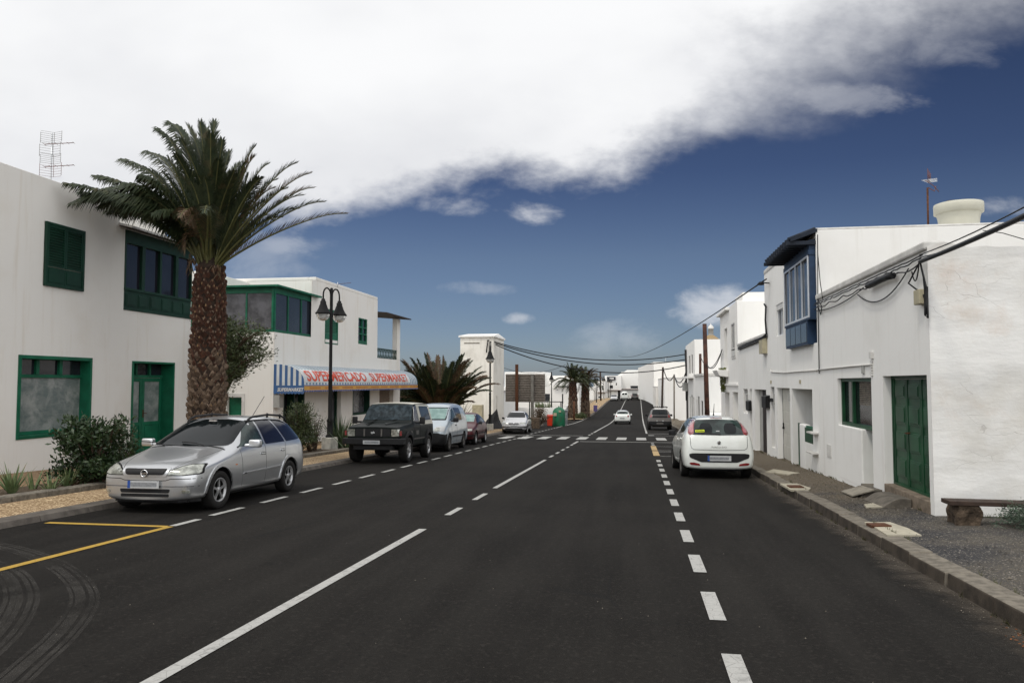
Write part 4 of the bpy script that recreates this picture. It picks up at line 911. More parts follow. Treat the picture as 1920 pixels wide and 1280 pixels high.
# end cheek with broad stripes + valance
m=MB(); nst=11; x1=XS+R1
for k in range(nst):
    m.cur=(k+1)%2; a=XS+R1*k/nst; b=XS+R1*(k+1)/nst
    def ztop(x):
        best=zf
        for (xa,za),(xb,zb_) in zip(P,P[1:]):
            if xa<=x<=xb+1e-6 and xb>xa: best=za+(zb_-za)*(x-xa)/(xb-xa)
        return best
    xs=[a+(b-a)*j/4 for j in range(5)]
    vs=[]
    for x in xs: vs+=[(x,ya-.004,zf-.02),(x,ya-.004,ztop(x))]
    m.add(vs,[(2*j,2*j+2,2*j+3,2*j+1) for j in range(4)])
m.build('end_panel',[M['cv_white'],M['cv_blue']],AW)
m=MB(); n=9; vs=[]
m.box(XS,x1,ya-.012,ya-.004,zf-.32,zf-.02); 
for k in range(9): a=XS+R1*k/9; m.prism([(a,ya-.012,zf-.32),(a+R1/9,ya-.012,zf-.32),(a+R1/18,ya-.012,zf-.37)],(0,.008,0))
m.build('end_valance',M['cv_blue'],AW)
tv,tf=text_geo('SUPERMARKET',.19,.006,.25,.86); m=MB(); m.add([(XS+.16+x,ya-.016,zf-.25+y) for x,y in tv],tf); m.build('end_lettering',M['white_metal'],AW)
M['cv_orange']=canvas('valance_orange',(.55,.30,.05)); M['cv_purple']=canvas('valance_trim',(.12,.14,.30))
m=MB(); m.box(x1-.004,x1+.004,ya,yb,zf-.21,zf-.02)
m.build('front_valance',M['cv_orange'],AW)
m=MB(); k=ya
while k<yb-.1: m.prism([(x1-.003,k,zf-.21),(x1-.003,k+.22,zf-.21),(x1-.003,k+.17,zf-.27),(x1-.003,k+.11,zf-.285),(x1-.003,k+.05,zf-.27)],(.006,0,0)); k+=.22
m.box(x1-.006,x1+.008,ya,yb,zf-.04,zf+.0); m.build('scallop_trim',M['cv_purple'],AW)
M['cv_red']=canvas('lettering_red',(.62,.075,.03)); M['cv_faded']=canvas('lettering_orange',(.40,.12,.03))
# arc-length mapping of the lettering on to the front of the canopy
acc=[0]
for (xa,za),(xb,zb_) in zip(P,P[1:]): acc.append(acc[-1]+math.hypot(xb-xa,zb_-za))
def aw_s(s_,off=.012):
    s_=acc[-1]-s_; 
    for i in range(nt):
        if s_<=acc[i+1] or i==nt-1:
            t=(s_-acc[i])/(acc[i+1]-acc[i]); x=P[i][0]+(P[i+1][0]-P[i][0])*t; z=P[i][1]+(P[i+1][1]-P[i][1])*t
            dx,dz=P[i+1][0]-P[i][0],P[i+1][1]-P[i][1]; L=math.hypot(dx,dz); return (x-dz/L*off,z+dx/L*off)
def on_aw(mb,vs,fs,y0,s0,off):
    o=[]
    for x,y in vs: X,Z=aw_s(s0+y,off); o.append((X,y0+x,Z))
    mb.add(o,fs)
def patch(mb,y0,y1,s0,s1,off,n=10):
    vs=[];
    for i in range(n+1):
        X,Z=aw_s(s0+(s1-s0)*i/n,off); vs+=[(X,y0,Z),(X,y1,Z)]
    mb.add(vs,[(2*i,2*i+1,2*i+3,2*i+2) for i in range(n)])
yw=lambda u:onx(u,700,XS+R1).y
ta,tb,tc_,td=yw(575),yw(689),yw(697),yw(767)
m=MB(); patch(m,ta-.1,td+.25,.09,.72,.006); m.build('name_ground',M['cv_white'],AW)
for txt,a,b,shr in (('SUPERMERCADO',ta+.1,tb,0.),('SUPERMARKET',tc_+.0,td,.12)):
    tv,tf=text_geo(txt,1.12,.028,shr); xs=[v[0] for v in tv]; ys=[v[1] for v in tv]; sx=(b-a)/(max(xs)-min(xs)); mnx=min(xs); sy=.50/(max(ys)-min(ys)); mny=min(ys)
    # subdivide tall letters so that they follow the curve
    me=bpy.data.meshes.new('t'); me.from_pydata([(x,y,0) for x,y in tv],[],tf); bm=bmesh.new(); bm.from_mesh(me)
    for c_ in range(1,8):
        h=mny+(max(ys)-mny)*c_/8; bmesh.ops.bisect_plane(bm,geom=bm.verts[:]+bm.edges[:]+bm.faces[:],plane_co=(0,h,0),plane_no=(0,1,0))
    bm.verts.index_update(); tv=[(v.co.x,v.co.y) for v in bm.verts]; tf=[tuple(v.index for v in f_.verts) for f_ in bm.faces]; bm.free(); bpy.data.meshes.remove(me)
    m=MB(); on_aw(m,[((x-mnx)*sx,(y-mny)*sy) for x,y in tv],tf,a,.14,.016); m.build('lettering',M['cv_red'],AW)
# small lettering along the valance: painted panels with unreadable words in the photo -> short word shapes
m=MB(); rnd=random.Random(4); k=ya+.5
while k<yb-.6:
    L=rnd.uniform(.9,1.6); q=k
    while q<k+L: w2=rnd.uniform(.05,.10); m.box(x1+.004,x1+.007,q,q+w2*.6,zf-.17,zf-.08); m.box(x1+.004,x1+.0068,q,q+w2,zf-.13-.03*rnd.random(),zf-.115); q+=w2+.03
    k+=L+.45
m.build('valance_lettering',M['cv_faded'],AW)
m=MB()
for k in range(9): yy=ya+.6+(yb-ya-1.2)*k/8; m.tube([(XS,yy,1.45),(x1-.02,yy,zf+.01)],.014,6)
m.tube([(x1-.015,ya,zf),(x1-.015,yb,zf)],.018,6); m.build('frame',M['alu'],AW)
# ---- white transformer tower
ty=62.; X0,X1=-14.43,-11.66; Y1=67.; zb=-2.6; ztw=5.45
TW=obj_at('tower',((X0+X1)/2,ty,-1.9),'tall narrow peeling white transformer tower with pitched roof where the street cables start','tower')
m=MB(); shell(1,X1,X0,ty,Y1,zb,ztw,[(ty+1.4,ty+1.9,-1.9,.6,.12)],mb=m,top=False); m.build('wall',M['wall_tower'],TW,weld=True,bevel=.02)
m=MB(); m.box(X1-.15,X1-.12,ty+1.4,ty+1.9,-1.9,.6); m.build('door',M['kerb'],TW)
yr=(ty+Y1)/2; m=MB()
m.add([(X0-.12,ty-.15,ztw-.02),(X1+.12,ty-.15,ztw-.02),(X1+.12,Y1+.1,ztw-.02),(X0-.12,Y1+.1,ztw-.02),(X0-.12,ty-.15,ztw+.10),(X1+.12,ty-.15,ztw+.10),(X1+.12,Y1+.1,ztw+.10),(X0-.12,Y1+.1,ztw+.10),(X0+.1,yr,ztw+.40),(X1-.02,yr,ztw+.40)],[(0,1,5,4),(1,2,6,5),(2,3,7,6),(3,0,4,7),(4,5,9,8),(6,7,8,9),(5,6,9),(7,4,8),(0,3,2,1)]); m.build('roof',M['wall_far'],TW)
m=MB(); a=W(872,642,894,643,ty); a=(onx_y(870,ty),onx_y(899,ty),ony(880,643.5,ty).z,ony(880,642.2,ty).z); m.box(a[0],a[1],ty-.04,ty,a[2],a[3]); m.build('vent_lintel',M['kerb'],TW)
m=MB(); m.box(onx_y(886,60.5),onx_y(904,60.5),60.4,61.2,-2.4,ony(890,759,60.5).z); m.box(onx_y(888,60.5),onx_y(891,60.5),60.37,60.4,ony(890,766,60.5).z,ony(890,763,60.5).z)
tag(m.build('meter_cabinet',M['cream'],bevel=.02),'beige electrical cabinet standing at the foot of the white tower','cabinet')
# garden walls, houses behind on the left
def block(name,label,cat,x0,x1,y0,y1,z0,z1,mat='wall_far'):
    m=MB(); m.box(x0,x1,y0,y1,z0,z1); return tag(m.build(name,M[mat],bevel=.03),label,cat)
block('garden_wall','low white garden wall beyond the supermarket, behind the parked cars','wall',-30,-14.5,50,50.3,-3,ony(760,752,50).z)
simple_house('white one-storey house glimpsed between the awning and the bushy palm',1,-15,-40,84,96,-4,ony(780,733,84).z,front=[(onx_y(752,84),onx_y(757,84),-1.5,0),(onx_y(833,84),onx_y(838,84),-.9,.1)])
# walls and house beyond the side street
block('garden_wall','long low white garden wall behind the back of the billboard','wall',-34,-9.0,96,96.4,-4,ony(1000,764,96).z)
m=MB(); zt1=ony(1070,757,97).z; m.prism([(-9.35,94.5,zr(94)-.3),(-9.0,94.5,zr(94)-.3),(-9.0,94.5,zr(94)+.9),(-9.35,94.5,zr(94)+.9)],(0,.0001,0)); 
m=MB(); zz=ony(1076,758,110).z
m.add([(-9.0,94.4,-3.2),(-9.0,130,-3.2),(-9.0,130,zz+.35),(-9.0,100,zz+.1),(-9.0,94.4,-1.75),(-9.35,94.4,-3.2),(-9.35,130,-3.2),(-9.35,130,zz+.35),(-9.35,100,zz+.1),(-9.35,94.4,-1.75)],[(0,1,2,3,4),(9,8,7,6,5),(0,4,9,5),(4,3,8,9),(3,2,7,8),(2,1,6,7)])
tag(m.build('garden_wall',M['wall_far']),'white garden wall with sloping top beside the far tan pavement, by two palms','wall')
m=MB(); zrl=ony(1000,753,95).z; m.box(-30,-9.2,95.2,95.32,zrl-.05,zrl+.05)
for k in range(6): m.box(-29+k*3.9,-28.88+k*3.9,95.2,95.32,zr(95),zrl-.05)
m.box(-9.32,-9.2,95.2,95.32,zr(95),zrl-.05)
tag(m.build('railing',M['black']),'thin black rail running along the garden wall beyond the side street','railing')
Hf=simple_house('white one-storey house with a porch and flat roof behind the far pair of palms',1,onx_y(1086,108),-26,108,122,-4,ony(1050,726,108).z,front=[(onx_y(1022,108),onx_y(1031,108),ony(1022,752,108).z,ony(1022,738,108).z),(onx_y(1053.5,108),onx_y(1056,108),-1.2,ony(1022,738,108).z)],cope=False)
m=MB(); m.box(onx_y(1036,107.4),onx_y(1070,107.4),107.4,120,ony(1050,723,107).z,ony(1050,712,107).z); m.build('parapet',M['wall_far'],Hf)
m=MB(); m.box(onx_y(1022,112),onx_y(1080,112),112,124,0,ony(1050,704,112).z); m.build('upper_block',M['wall_far'],Hf)
m=MB(); m.box(onx_y(1044,107.9),onx_y(1045.2,107.9),107.9,108,ony(1050,731,107.9).z,ony(1050,729.5,107.9).z); m.build('vent',M['black'],Hf)
block('house','plain white cube house to the left of the far palm pair, mostly behind the billboard','house',onx_y(946,110),onx_y(1022,110)-.2,110,120,-4,ony(960,697,110).z)
# ================================================================ VEGETATION
def leafmat(name,a,b_,rough=.55,c=None):
    m,nt,b=newmat(name); co=coords(nt); oi=noise(nt,co,7,3,.6)
    cc=mixc(nt,mapr(nt,oi,.35,.65),a,b_)
    if c: cc=mixc(nt,mapr(nt,noise(nt,co,2.3,4,.6),.55,.72),cc,c)
    nt.links.new(cc,b.inputs['Base Color']); b.inputs['Roughness'].default_value=rough; b.inputs['Specular IOR Level'].default_value=.35
    return m
M['frond']=leafmat('palm_frond',(.014,.024,.009),(.030,.040,.015),.55,(.065,.055,.024))
M['frond_dry']=leafmat('palm_frond_dry',(.10,.055,.028),(.055,.04,.02),.6,(.16,.11,.06))
M['rachis']=pm('palm_rib',(.10,.10,.035),.5,0,.3,5)
M['trunk_dark']=pm('palm_trunk_core',(.035,.022,.015),.95,0,.5,6,1,30,.02)
M['scar_a']=pm('leaf_base_brown',(.075,.05,.034),.9,0,.6,9,.6,60,.004,c2=(.14,.10,.07))
M['scar_b']=pm('leaf_base_red',(.07,.028,.016),.85,0,.6,9,.6,60,.004,c2=(.035,.018,.012))
M['scar_tip']=pm('leaf_scar_pale',(.17,.105,.05),.85,0,.4,9,.4,60,.003,c2=(.08,.055,.04))
M['bark']=pm('shrub_bark',(.10,.065,.045),.9,0,.5,12,.6,40,.004)
M['leaf_dark']=leafmat('shrub_leaf_dark',(.018,.036,.014),(.034,.058,.020),.4)
M['leaf_olive']=leafmat('shrub_leaf_olive',(.040,.055,.020),(.065,.085,.03),.5,(.085,.08,.035))
M['leaf_grey']=leafmat('grey_shrub_leaf',(.055,.085,.06),(.085,.12,.08),.7)
M['aloe']=leafmat('aloe_leaf',(.10,.15,.06),(.16,.20,.09),.45,(.24,.17,.09))
M['agave']=leafmat('agave_leaf',(.035,.065,.028),(.07,.10,.045),.45,(.12,.09,.05))
def bez(p0,p1,p2,t): return p0*(1-t)**2+p1*2*t*(1-t)+p2*t*t
def frond(mb,rb,p0,p1,p2,rnd,nl=54,ll=.42,w=.026,fwd=.75,droop=.25,start=.16,vee=.55,curl=0.):
    N_=14; pts=[bez(p0,p1,p2,i/N_) for i in range(N_+1)]
    if curl:
        for i in range(N_-2,N_+1): pts[i]=pts[i]+Vector((0,0,-curl*((i-(N_-3))/3)**2))
    rb.tube(pts,[.030*(1-.85*i/N_)+.004 for i in range(N_+1)],5,False)
    for k in range(nl):
        t=start+(1-start)*(k+rnd.random()*.6)/nl
        x=t*N_; i=min(int(x),N_-1); f=x-i; p=pts[i].lerp(pts[i+1],f); T=(pts[i+1]-pts[i]).normalized()
        S=T.cross(Vector((0,0,1)))
        if S.length<.15: S=T.cross(Vector((1,0,.2)))
        S.normalize(); Up=S.cross(T)
        L=ll*(math.sin(math.pi*min(1,(.18+.82*t)))**.6*.75+.28)*rnd.uniform(.8,1.12)
        if t>.93: L*=.75
        for sgn in (-1,1):
            d=(S*sgn*(1-.35*fwd)+T*fwd*(1+.6*t)+Up*vee*rnd.uniform(.5,1.3)).normalized()
            q1=p+d*L*.5; dz=Vector((0,0,-droop*L*rnd.uniform(.6,1.3))); q2=p+d*L+dz
            n=T.cross(d).normalized() if rnd.random()<.5 else Up
            wv=T*w*.5
            mb.add([p-wv*.7,p+wv*.7,q1+wv,q1-wv,q2],[(0,1,2,3),(3,2,4)])
def palm_trunk(root,x,y,z0,z1,r0,r1,rows,per,tip=.07,rm=('scar_a','scar_b')):
    core=MB(); H=z1-z0
    prof=[(r0*1.15,z0-.1),(r0*1.0,z0+.35),((r0+r1)/2,z0+H*.5),(r1*.95,z0+H*.85),(r1*.85,z1)]
    core.lathe([(r*.96,z) for r,z in prof],(x,y,0),24); core.lathe([(r1*.85,z1),(r1*.6,z1+.25),(0,z1+.35)],(x,y,0),24)
    tr=core.build('trunk',M['trunk_dark'],root)
    m=MB(); rnd=random.Random(int(x*10)+rows)
    def rad(z):
        for (ra,za),(rb_,zb_) in zip(prof,prof[1:]):
            if z<=zb_: return ra+(rb_-ra)*(z-za)/(zb_-za)
        return r1*.85
    for j in range(rows):
        z=z0+.05+H*(j/rows); t=j/rows
        for k in range(per):
            a=2*math.pi*(k+.5*(j%2)+rnd.uniform(-.26,.26))/per+j*.03; r=rad(z); c,s_=math.cos(a),math.sin(a); tg=Vector((-s_,c,0)); o=Vector((c,s_,0)); h=H/rows*1.25; wd=math.pi*r/per*1.0
            wd*=rnd.uniform(.8,1.2); b0=Vector((x,y,z+rnd.uniform(-.45,.45)*H/rows))+o*r*.95; pr=tip*rnd.uniform(.35,1.45); apex=b0+o*pr+Vector((0,0,h*(.55+.2*t)+rnd.uniform(-.02,.02)))
            L_,R2,T_,B_=b0-tg*wd,b0+tg*wd,b0+Vector((0,0,h))-o*.02,b0-Vector((0,0,h*.55))-o*.01
            a1,a2,a3,a4=[apex.lerp(q,.30) for q in (L_,B_,R2,T_)]
            m.cur=0 if (t<.52+rnd.uniform(-.12,.12)) else 1
            m.add([L_,B_,R2,T_,a1,a2,a3,a4],[(0,1,5,4),(1,2,6,5),(2,3,7,6),(3,0,4,7)])
            m.cur=2 if rnd.random()<(.75 if t>.45 else .4) else 0; m.add([a1,a2,a3,a4],[(0,1,2,3)])
            if t<.55 and rnd.random()<.18:   # frayed fibres
                m.cur=0; q=apex+o*rnd.uniform(.03,.08)+tg*rnd.uniform(-.05,.05)+Vector((0,0,rnd.uniform(-.03,.08))); m.add([apex-tg*.012,apex+tg*.012,q],[(0,1,2)])
    for k in range(int(rows*per*1.6)):
        t=rnd.random()**1.4; z=z0+H*t*.9; a=rnd.uniform(0,6.283); r=rad(z)+tip*.35; c,s_=math.cos(a),math.sin(a); p=Vector((x+c*r,y+s_*r,z)); q=Vector((-s_,c,0)); L_=rnd.uniform(.03,.11); o=Vector((c,s_,0))
        m.cur=rnd.choice((0,0,1) if t<.5 else (1,1,0)); e=p+o*rnd.uniform(.0,.06)+q*rnd.uniform(-.05,.05)+Vector((0,0,L_*rnd.choice((1,-.7)))); w_=rnd.uniform(.008,.03); m.add([p-q*w_,p+q*w_,e+q*w_*.3,e-q*w_*.3],[(0,1,2,3)])
    m.build('leaf_bases',[M[rm[0]],M[rm[1]],M['scar_tip']],tr); return tr
# ---- the big palm
PX,PY=-10.75,18.6; PZ0=zr(PY)+.13; cz=ony(392,512,PY).z; PX=ony(392,600,PY).x
PALM=empty('palm_tree',(PX,PY,PZ0),'tall thick-trunked date palm in the planting bed behind the silver estate car','palm tree')
palm_trunk(PALM,PX,PY,PZ0,cz+.1,.465,.40,36,15,.10)
fr_=MB(); rb=MB(); dr_=MB(); rnd=random.Random(21)
base=Vector((PX,PY,cz+.15))
def tipx(u,v,dy): return ony(u,v,PY+dy)
left=[(200,398,.9,.3),(232,404,-.7,.3),(262,392,.2,.3),(160,372,-1.2,.4),(245,372,1.2,.5),(285,400,-1.3,.4),(123,344,.2,.55),(131,382,-.6,.5),(186,388,-.9,.35),(227,300,.4,.7),(178,330,.9,.6),(240,345,-1.,.6),(205,365,.7,.5),(262,330,-1.2,.8),(297,244,-.2,.85),(323,232,.4,.9),(150,362,0,.5),(275,285,.9,.8),(215,400,.3,.4)]
up=[(352,234,.2,.8),(375,228,-.4,.9),(402,227,.3,.95),(388,240,1.,.9),(340,262,-1.,.9),(417,262,-.3,.95),(431,284,.6,.95),(410,300,-1.2,.95),(365,270,1.4,.9),(450,305,1.2,.9),(395,250,-.9,.9),(330,290,-1.5,.9),(440,320,-1.4,.9),(385,270,0.,.95),(360,250,.8,.9)]
right=[(500,372,.8,.6),(530,400,-.7,.6),(470,340,.9,.7),(515,345,-.2,.6),(460,300,-.6,.8),(480,266,.3,.8),(478,285,-.5,.8),(490,328,-.9,.75),(558,298,.5,.62),(584,317,-.3,.60),(570,359,.8,.6),(610,371,.1,.58),(652,393,-.4,.62),(540,345,-1.2,.6),(520,330,1.2,.7),(590,345,1.3,.55),(560,385,1.5,.55),(505,300,1.3,.7)]
for (u,v,dy,k) in left:
    t=tipx(u,v,dy)
    if t.x<-13.9: t=onx(u,v,-13.9)
    b=base+Vector((-.18,dy*.12,0)); d=t-b; p1=b+Vector((d.x*.42,d.y*.35,(max(d.z*1.15,.6)+abs(d.x)*.30) if d.z<1.7 else d.z*.92))
    frond(fr_,rb,b,p1,t,rnd,110,.66,.042,.5,.6,vee=.12)
for (u,v,dy,k) in up:
    t=tipx(u,v,dy); b=base+Vector((rnd.uniform(-.12,.12),dy*.12,.05)); d=t-b; p1=b+Vector((d.x*.15,d.y*.05,d.z*.65))
    frond(fr_,rb,b,p1,t,rnd,105,.58,.044,1.0,.15,vee=.3)
for n_,(u,v,dy,k) in enumerate(right):
    t=tipx(u,v,dy); b=base+Vector((.15,dy*.1,-.05)); d=t-b; p1=b+Vector((d.x*.46,d.y*.4,d.z*.68+.15))
    frond(fr_ if n_%3 else dr_,rb,b,p1,t,rnd,92,.40,.028,1.1,.05,start=.12,vee=.5,curl=.10)
# fronds to the back, to the front and drooping over the crown
for k in range(22):
    a=rnd.uniform(0,2*math.pi); el=rnd.uniform(.60,1.3); L=rnd.uniform(2.0,3.2)
    d=Vector((math.cos(a)*math.cos(el),math.sin(a)*math.cos(el)*.8,math.sin(el))); b=base+Vector((math.cos(a)*.2,math.sin(a)*.2,rnd.uniform(-.15,.1)))
    t=b+d*L+Vector((-.25,0,-.15*math.cos(el)*L)); p1=b+d*L*.55+Vector((0,0,.35))
    frond(fr_,rb,b,p1,t,rnd,78,.54,.042,.9,.25,vee=.35)
for (u,v,dy) in ((337,408,-1.9),(383,400,-2.2),(352,420,-1.4),(345,470,-.6)):
    t=tipx(u,v,dy); b=base+Vector((0,-.2,.1)); p1=b+Vector(((t.x-b.x)*.7,(t.y-b.y)*.6,(t.z-b.z)+.9)); frond(dr_ if v>405 else fr_,rb,b,p1,t,rnd,55,.5,.028,.7,.5,vee=.1)
cr_=fr_.build('crown',M['frond'],PALM); dr_.build('dry_fronds',M['frond_dry'],PALM); rb.build('frond_ribs',M['rachis'],PALM)
sh_=MB()
for (dx,dz,r) in ((-.36,.22,.16),(-.42,.02,.13),(.30,-.12,.12)):
    for j in range(14):
        a=rnd.uniform(0,6.28); p=base+Vector((dx+rnd.uniform(-.1,.1),-.25+rnd.uniform(-.1,.1),dz+rnd.uniform(-.15,.15))); q=p+Vector((math.cos(a)*.1,math.sin(a)*.1,-.18)); sh_.add([p,p+Vector((.05,0,.03)),q],[(0,1,2)])
sh_.build('fibre_sheath',M['frond_dry'],PALM)
# ---- bushy date palm beyond the supermarket
def bush_palm(label,x,y,z0,n,Lr,tips=None,seed=1,dry=.25,lean=0,trunk=None,ll=.5,nl=50,group=None,up=.0,w=.034,sagk=.42):
    rnd=random.Random(seed); R=empty('palm_tree',(x,y,z0),label,'palm tree',group); f=MB(); d_=MB(); r=MB()
    if trunk:
        palm_trunk(R,x,y,z0,z0+trunk[0],trunk[1],trunk[2],trunk[3],12,.09)
        zb=z0+trunk[0]+.1
    else:
        zb=z0+.35; c=MB(); c.lathe([(.35,z0-.1),(.4,z0+.3),(.2,z0+.7),(0,z0+.8)],(x,y,0),12); c.build('trunk',M['trunk_dark'],R)
    for k in range(n):
        a=2*math.pi*(k*.618034)+rnd.uniform(-.3,.3); el=min(1.5,max(.25,math.asin(min(.97,up+(1-up)*((k+.5)/n)))+rnd.uniform(-.22,.15))) if trunk is None else rnd.uniform(-.15,1.35); L=rnd.uniform(*Lr)
        dd_=Vector((math.cos(a)*math.cos(el),math.sin(a)*math.cos(el),math.sin(el))); b=Vector((x,y,zb))+Vector((math.cos(a),math.sin(a),0))*.15
        t=b+dd_*L+Vector((lean*L,0,-sagk*math.cos(el)*L)); p1=b+dd_*L*.55+Vector((0,0,.25*L*math.cos(el)))
        frond(f if rnd.random()>dry else d_,r,b,p1,t,rnd,nl,ll,w,.85,.3,vee=.4)
    f.build('crown',M['frond'],R); 
    if d_.f: d_.build('dry_fronds',M['frond_dry'],R)
    r.build('frond_ribs',M['rachis'],R); return R
by=49.; bx=ony(824,700,by).x
bush_palm('wide bushy date palm with brown-green fronds left of the white tower',bx,by,zr(by)+.1,120,(3.0,5.4),seed=5,dry=.3,lean=.0,ll=.70,nl=70,up=.72,w=.075,sagk=.2)
bush_palm('dark windswept palm with brown fronds at the far corner of the awning',ony(772,700,51).x,51.,zr(51)+.1,44,(3.0,4.8),seed=9,dry=.45,ll=.65,nl=60,up=.72,w=.05,sagk=.15)
cy=98.5
bush_palm('left one of the far palm pair, with a full green crown',ony(1074,700,cy).x,cy,zr(cy)+.2,44,(2.2,3.0),seed=3,dry=.05,trunk=(4.3,.62,.5,16),ll=.6,nl=30,group='pair of far palms',w=.07)
bush_palm('right one of the far palm pair, with a ragged brownish crown',ony(1097,700,cy+3).x,cy+3,zr(cy)+.2,50,(1.8,3.0),seed=8,dry=.55,trunk=(4.2,.60,.5,16),ll=.6,nl=30,group='pair of far palms',w=.07)
# ---- shrubs: branches and leaf clusters
def shrub(label,x,y,z,w,d,h,nb,nleaf,ls,mat,seed,name='shrub',cat='shrub',trunk=.03,lw=.35,clump=.22,base=.15,bark='bark',open_=0.,group=None,shape=None):
    rnd=random.Random(seed); R=empty(name,(x,y,z),label,cat,group); br=MB(); lf=MB(); ends=[]
    for k in range(nb):
        a=rnd.uniform(0,2*math.pi); r=math.sqrt(rnd.random()); t=rnd.uniform(base,1)
        e=Vector((x+math.cos(a)*r*w/2*(1-.3*t),y+math.sin(a)*r*d/2*(1-.3*t),z+h*t))
        if shape: e=Vector(shape(rnd))
        m_=Vector((x+(e.x-x)*.35,y+(e.y-y)*.35,z+(e.z-z)*.55+.05)) if not shape else Vector((x+(e.x-x)*.02,y,z+(e.z-z)*.95)); b0=Vector((x+rnd.uniform(-.05,.05),y+rnd.uniform(-.05,.05),z-.02))
        pts=[bez(b0,m_,e,i/5) for i in range(6)]; pts=[p+Vector((rnd.uniform(-1,1),rnd.uniform(-1,1),rnd.uniform(-1,1)))*.015*(i>0) for i,p in enumerate(pts)]
        br.tube(pts,[trunk*(1-.8*i/5) for i in range(6)],5,False); ends.append((e,(e-m_).normalized()))
        for j in range(2):
            q=pts[3+j]; e2=q+Vector((rnd.uniform(-1,1),rnd.uniform(-1,1),rnd.uniform(-.2,1)))*clump*1.1; br.tube([q,e2],[trunk*.3,trunk*.12],4,False); ends.append((e2,(e2-q).normalized()))
    for (e,dv) in ends:
        for j in range(nleaf):
            p=e+Vector((rnd.gauss(0,1),rnd.gauss(0,1),rnd.gauss(0,.8)))*clump*.42-dv*rnd.uniform(0,clump*.5)
            v=(dv*.6+Vector((rnd.uniform(-1,1),rnd.uniform(-1,1),rnd.uniform(-.6,1)))).normalized(); s=v.orthogonal().normalized(); s=(s*math.cos(j)+v.cross(s)*math.sin(j)); L=ls*rnd.uniform(.7,1.25)
            lf.add([p,p+v*L*.5+s*L*lw*.5,p+v*L,p+v*L*.5-s*L*lw*.5],[(0,1,2,3)])
    br.build('stems',M[bark],R); lf.build('foliage',M[mat],R); return R
gz=lambda y,d=.13: zr(y)+d
s1=ony(165,900,13.4)
shrub('dark glossy-leaved rounded shrub with bare red stems beside the front of the silver estate car',ony(176,900,13.6).x,13.6,gz(13.6),2.0,1.2,1.28,66,36,.10,'leaf_dark',2,lw=.42,clump=.17,base=.12,trunk=.028)
shrub('looser open twiggy part of a dark shrub standing in front of the green double door',ony(232,880,14.6).x,14.6,gz(14.6),1.0,.8,1.12,24,20,.085,'leaf_dark',4,lw=.36,clump=.14,base=.2,trunk=.022)
shrub('leafy olive-green tree with drooping branches just right of the big palm trunk',ony(408,700,24.).x,24.,gz(24),3.2,2.2,4.3,64,54,.14,'leaf_olive',6,name='tree',cat='tree',lw=.24,clump=.34,base=.45,trunk=.06,
  shape=lambda r:(lambda u,v,y:tuple(ony(u,v,y)))(*(lambda t:(r.uniform(415,432+84*math.sin(math.pi*min(1,t*1.05))**.8),600+110*t,r.uniform(22.8,25.2)))(r.random())))
shrub('bushy oleander with narrow leaves left of the first lamp post',ony(562,820,24.8).x,24.8,gz(24.8),1.25,1.1,1.62,46,36,.11,'leaf_olive',12,lw=.22,clump=.20,base=.15,trunk=.02)
shrub('bare twiggy shrub with few small leaves against the first lamp post',ony(590,820,25.6).x,25.6,gz(25.6),1.0,.8,1.25,40,6,.06,'leaf_olive',13,lw=.4,clump=.26,base=.3,trunk=.016)
shrub('grey-green feathery shrub at the right edge behind the gravel',ony(1915,990,10.9).x+.35,10.7,zr(10.7)+.10,1.5,1.2,.36,60,50,.05,'leaf_grey',14,lw=.2,clump=.14,base=.2,trunk=.008)
shrub('dry brown shrub beside the far left kerb, just left of the orange bin',ony(1012,790,64).x,64.,gz(64),1.8,1.2,1.5,40,20,.12,'frond_dry',15,lw=.3,clump=.3,trunk=.02)
shrub('low dark green bush lying on the corner of the far tan pavement',ony(1090,783,97).x,97.,gz(97,.1),1.8,1.2,.45,24,30,.14,'leaf_olive',16,lw=.4,clump=.3,trunk=.02)
shrub('dark topiary bush seen under the far end of the awning',ony(765,752,49).x-.3,49.2,gz(49),1.6,1.,2.1,30,40,.14,'leaf_dark',17,lw=.5,clump=.3,trunk=.03,base=.6)
# spiky plants
def spiky(label,x,y,z,n,L,w,mat,seed,name,cat,spread=.9,curve=.25,group=None,lo=.25,thick=.3):
    rnd=random.Random(seed); R=empty(name,(x,y,z),label,cat,group); m=MB()
    for k in range(n):
        a=2*math.pi*k*.618+rnd.uniform(-.2,.2); el=rnd.uniform(lo,1.45); l=L*rnd.uniform(.65,1.05); wd=w*rnd.uniform(.8,1.1)
        d=Vector((math.cos(a)*math.cos(el)*spread,math.sin(a)*math.cos(el)*spread,math.sin(el))).normalized(); s=Vector((-math.sin(a),math.cos(a),0)); up=s.cross(d)
        P_=[]
        b0=Vector((x,y,z))+Vector((math.cos(a),math.sin(a),0))*w*.8
        for j in range(6):
            t=j/5; p=b0+d*l*t+Vector((math.cos(a),math.sin(a),0))*curve*l*t*t*.4-Vector((0,0,curve*l*t*t*.25)); ww=wd*.5*(1-t**1.6)+.001; th=ww*thick+.0008
            P_+=[p-s*ww,p-up*th,p+s*ww,p+up*th*.2]
        m.add(P_,[(4*j+q,4*j+(q+1)%4,4*j+4+(q+1)%4,4*j+4+q) for j in range(5) for q in range(4)])
    m.build('leaves',M[mat],R,smooth=True); return R
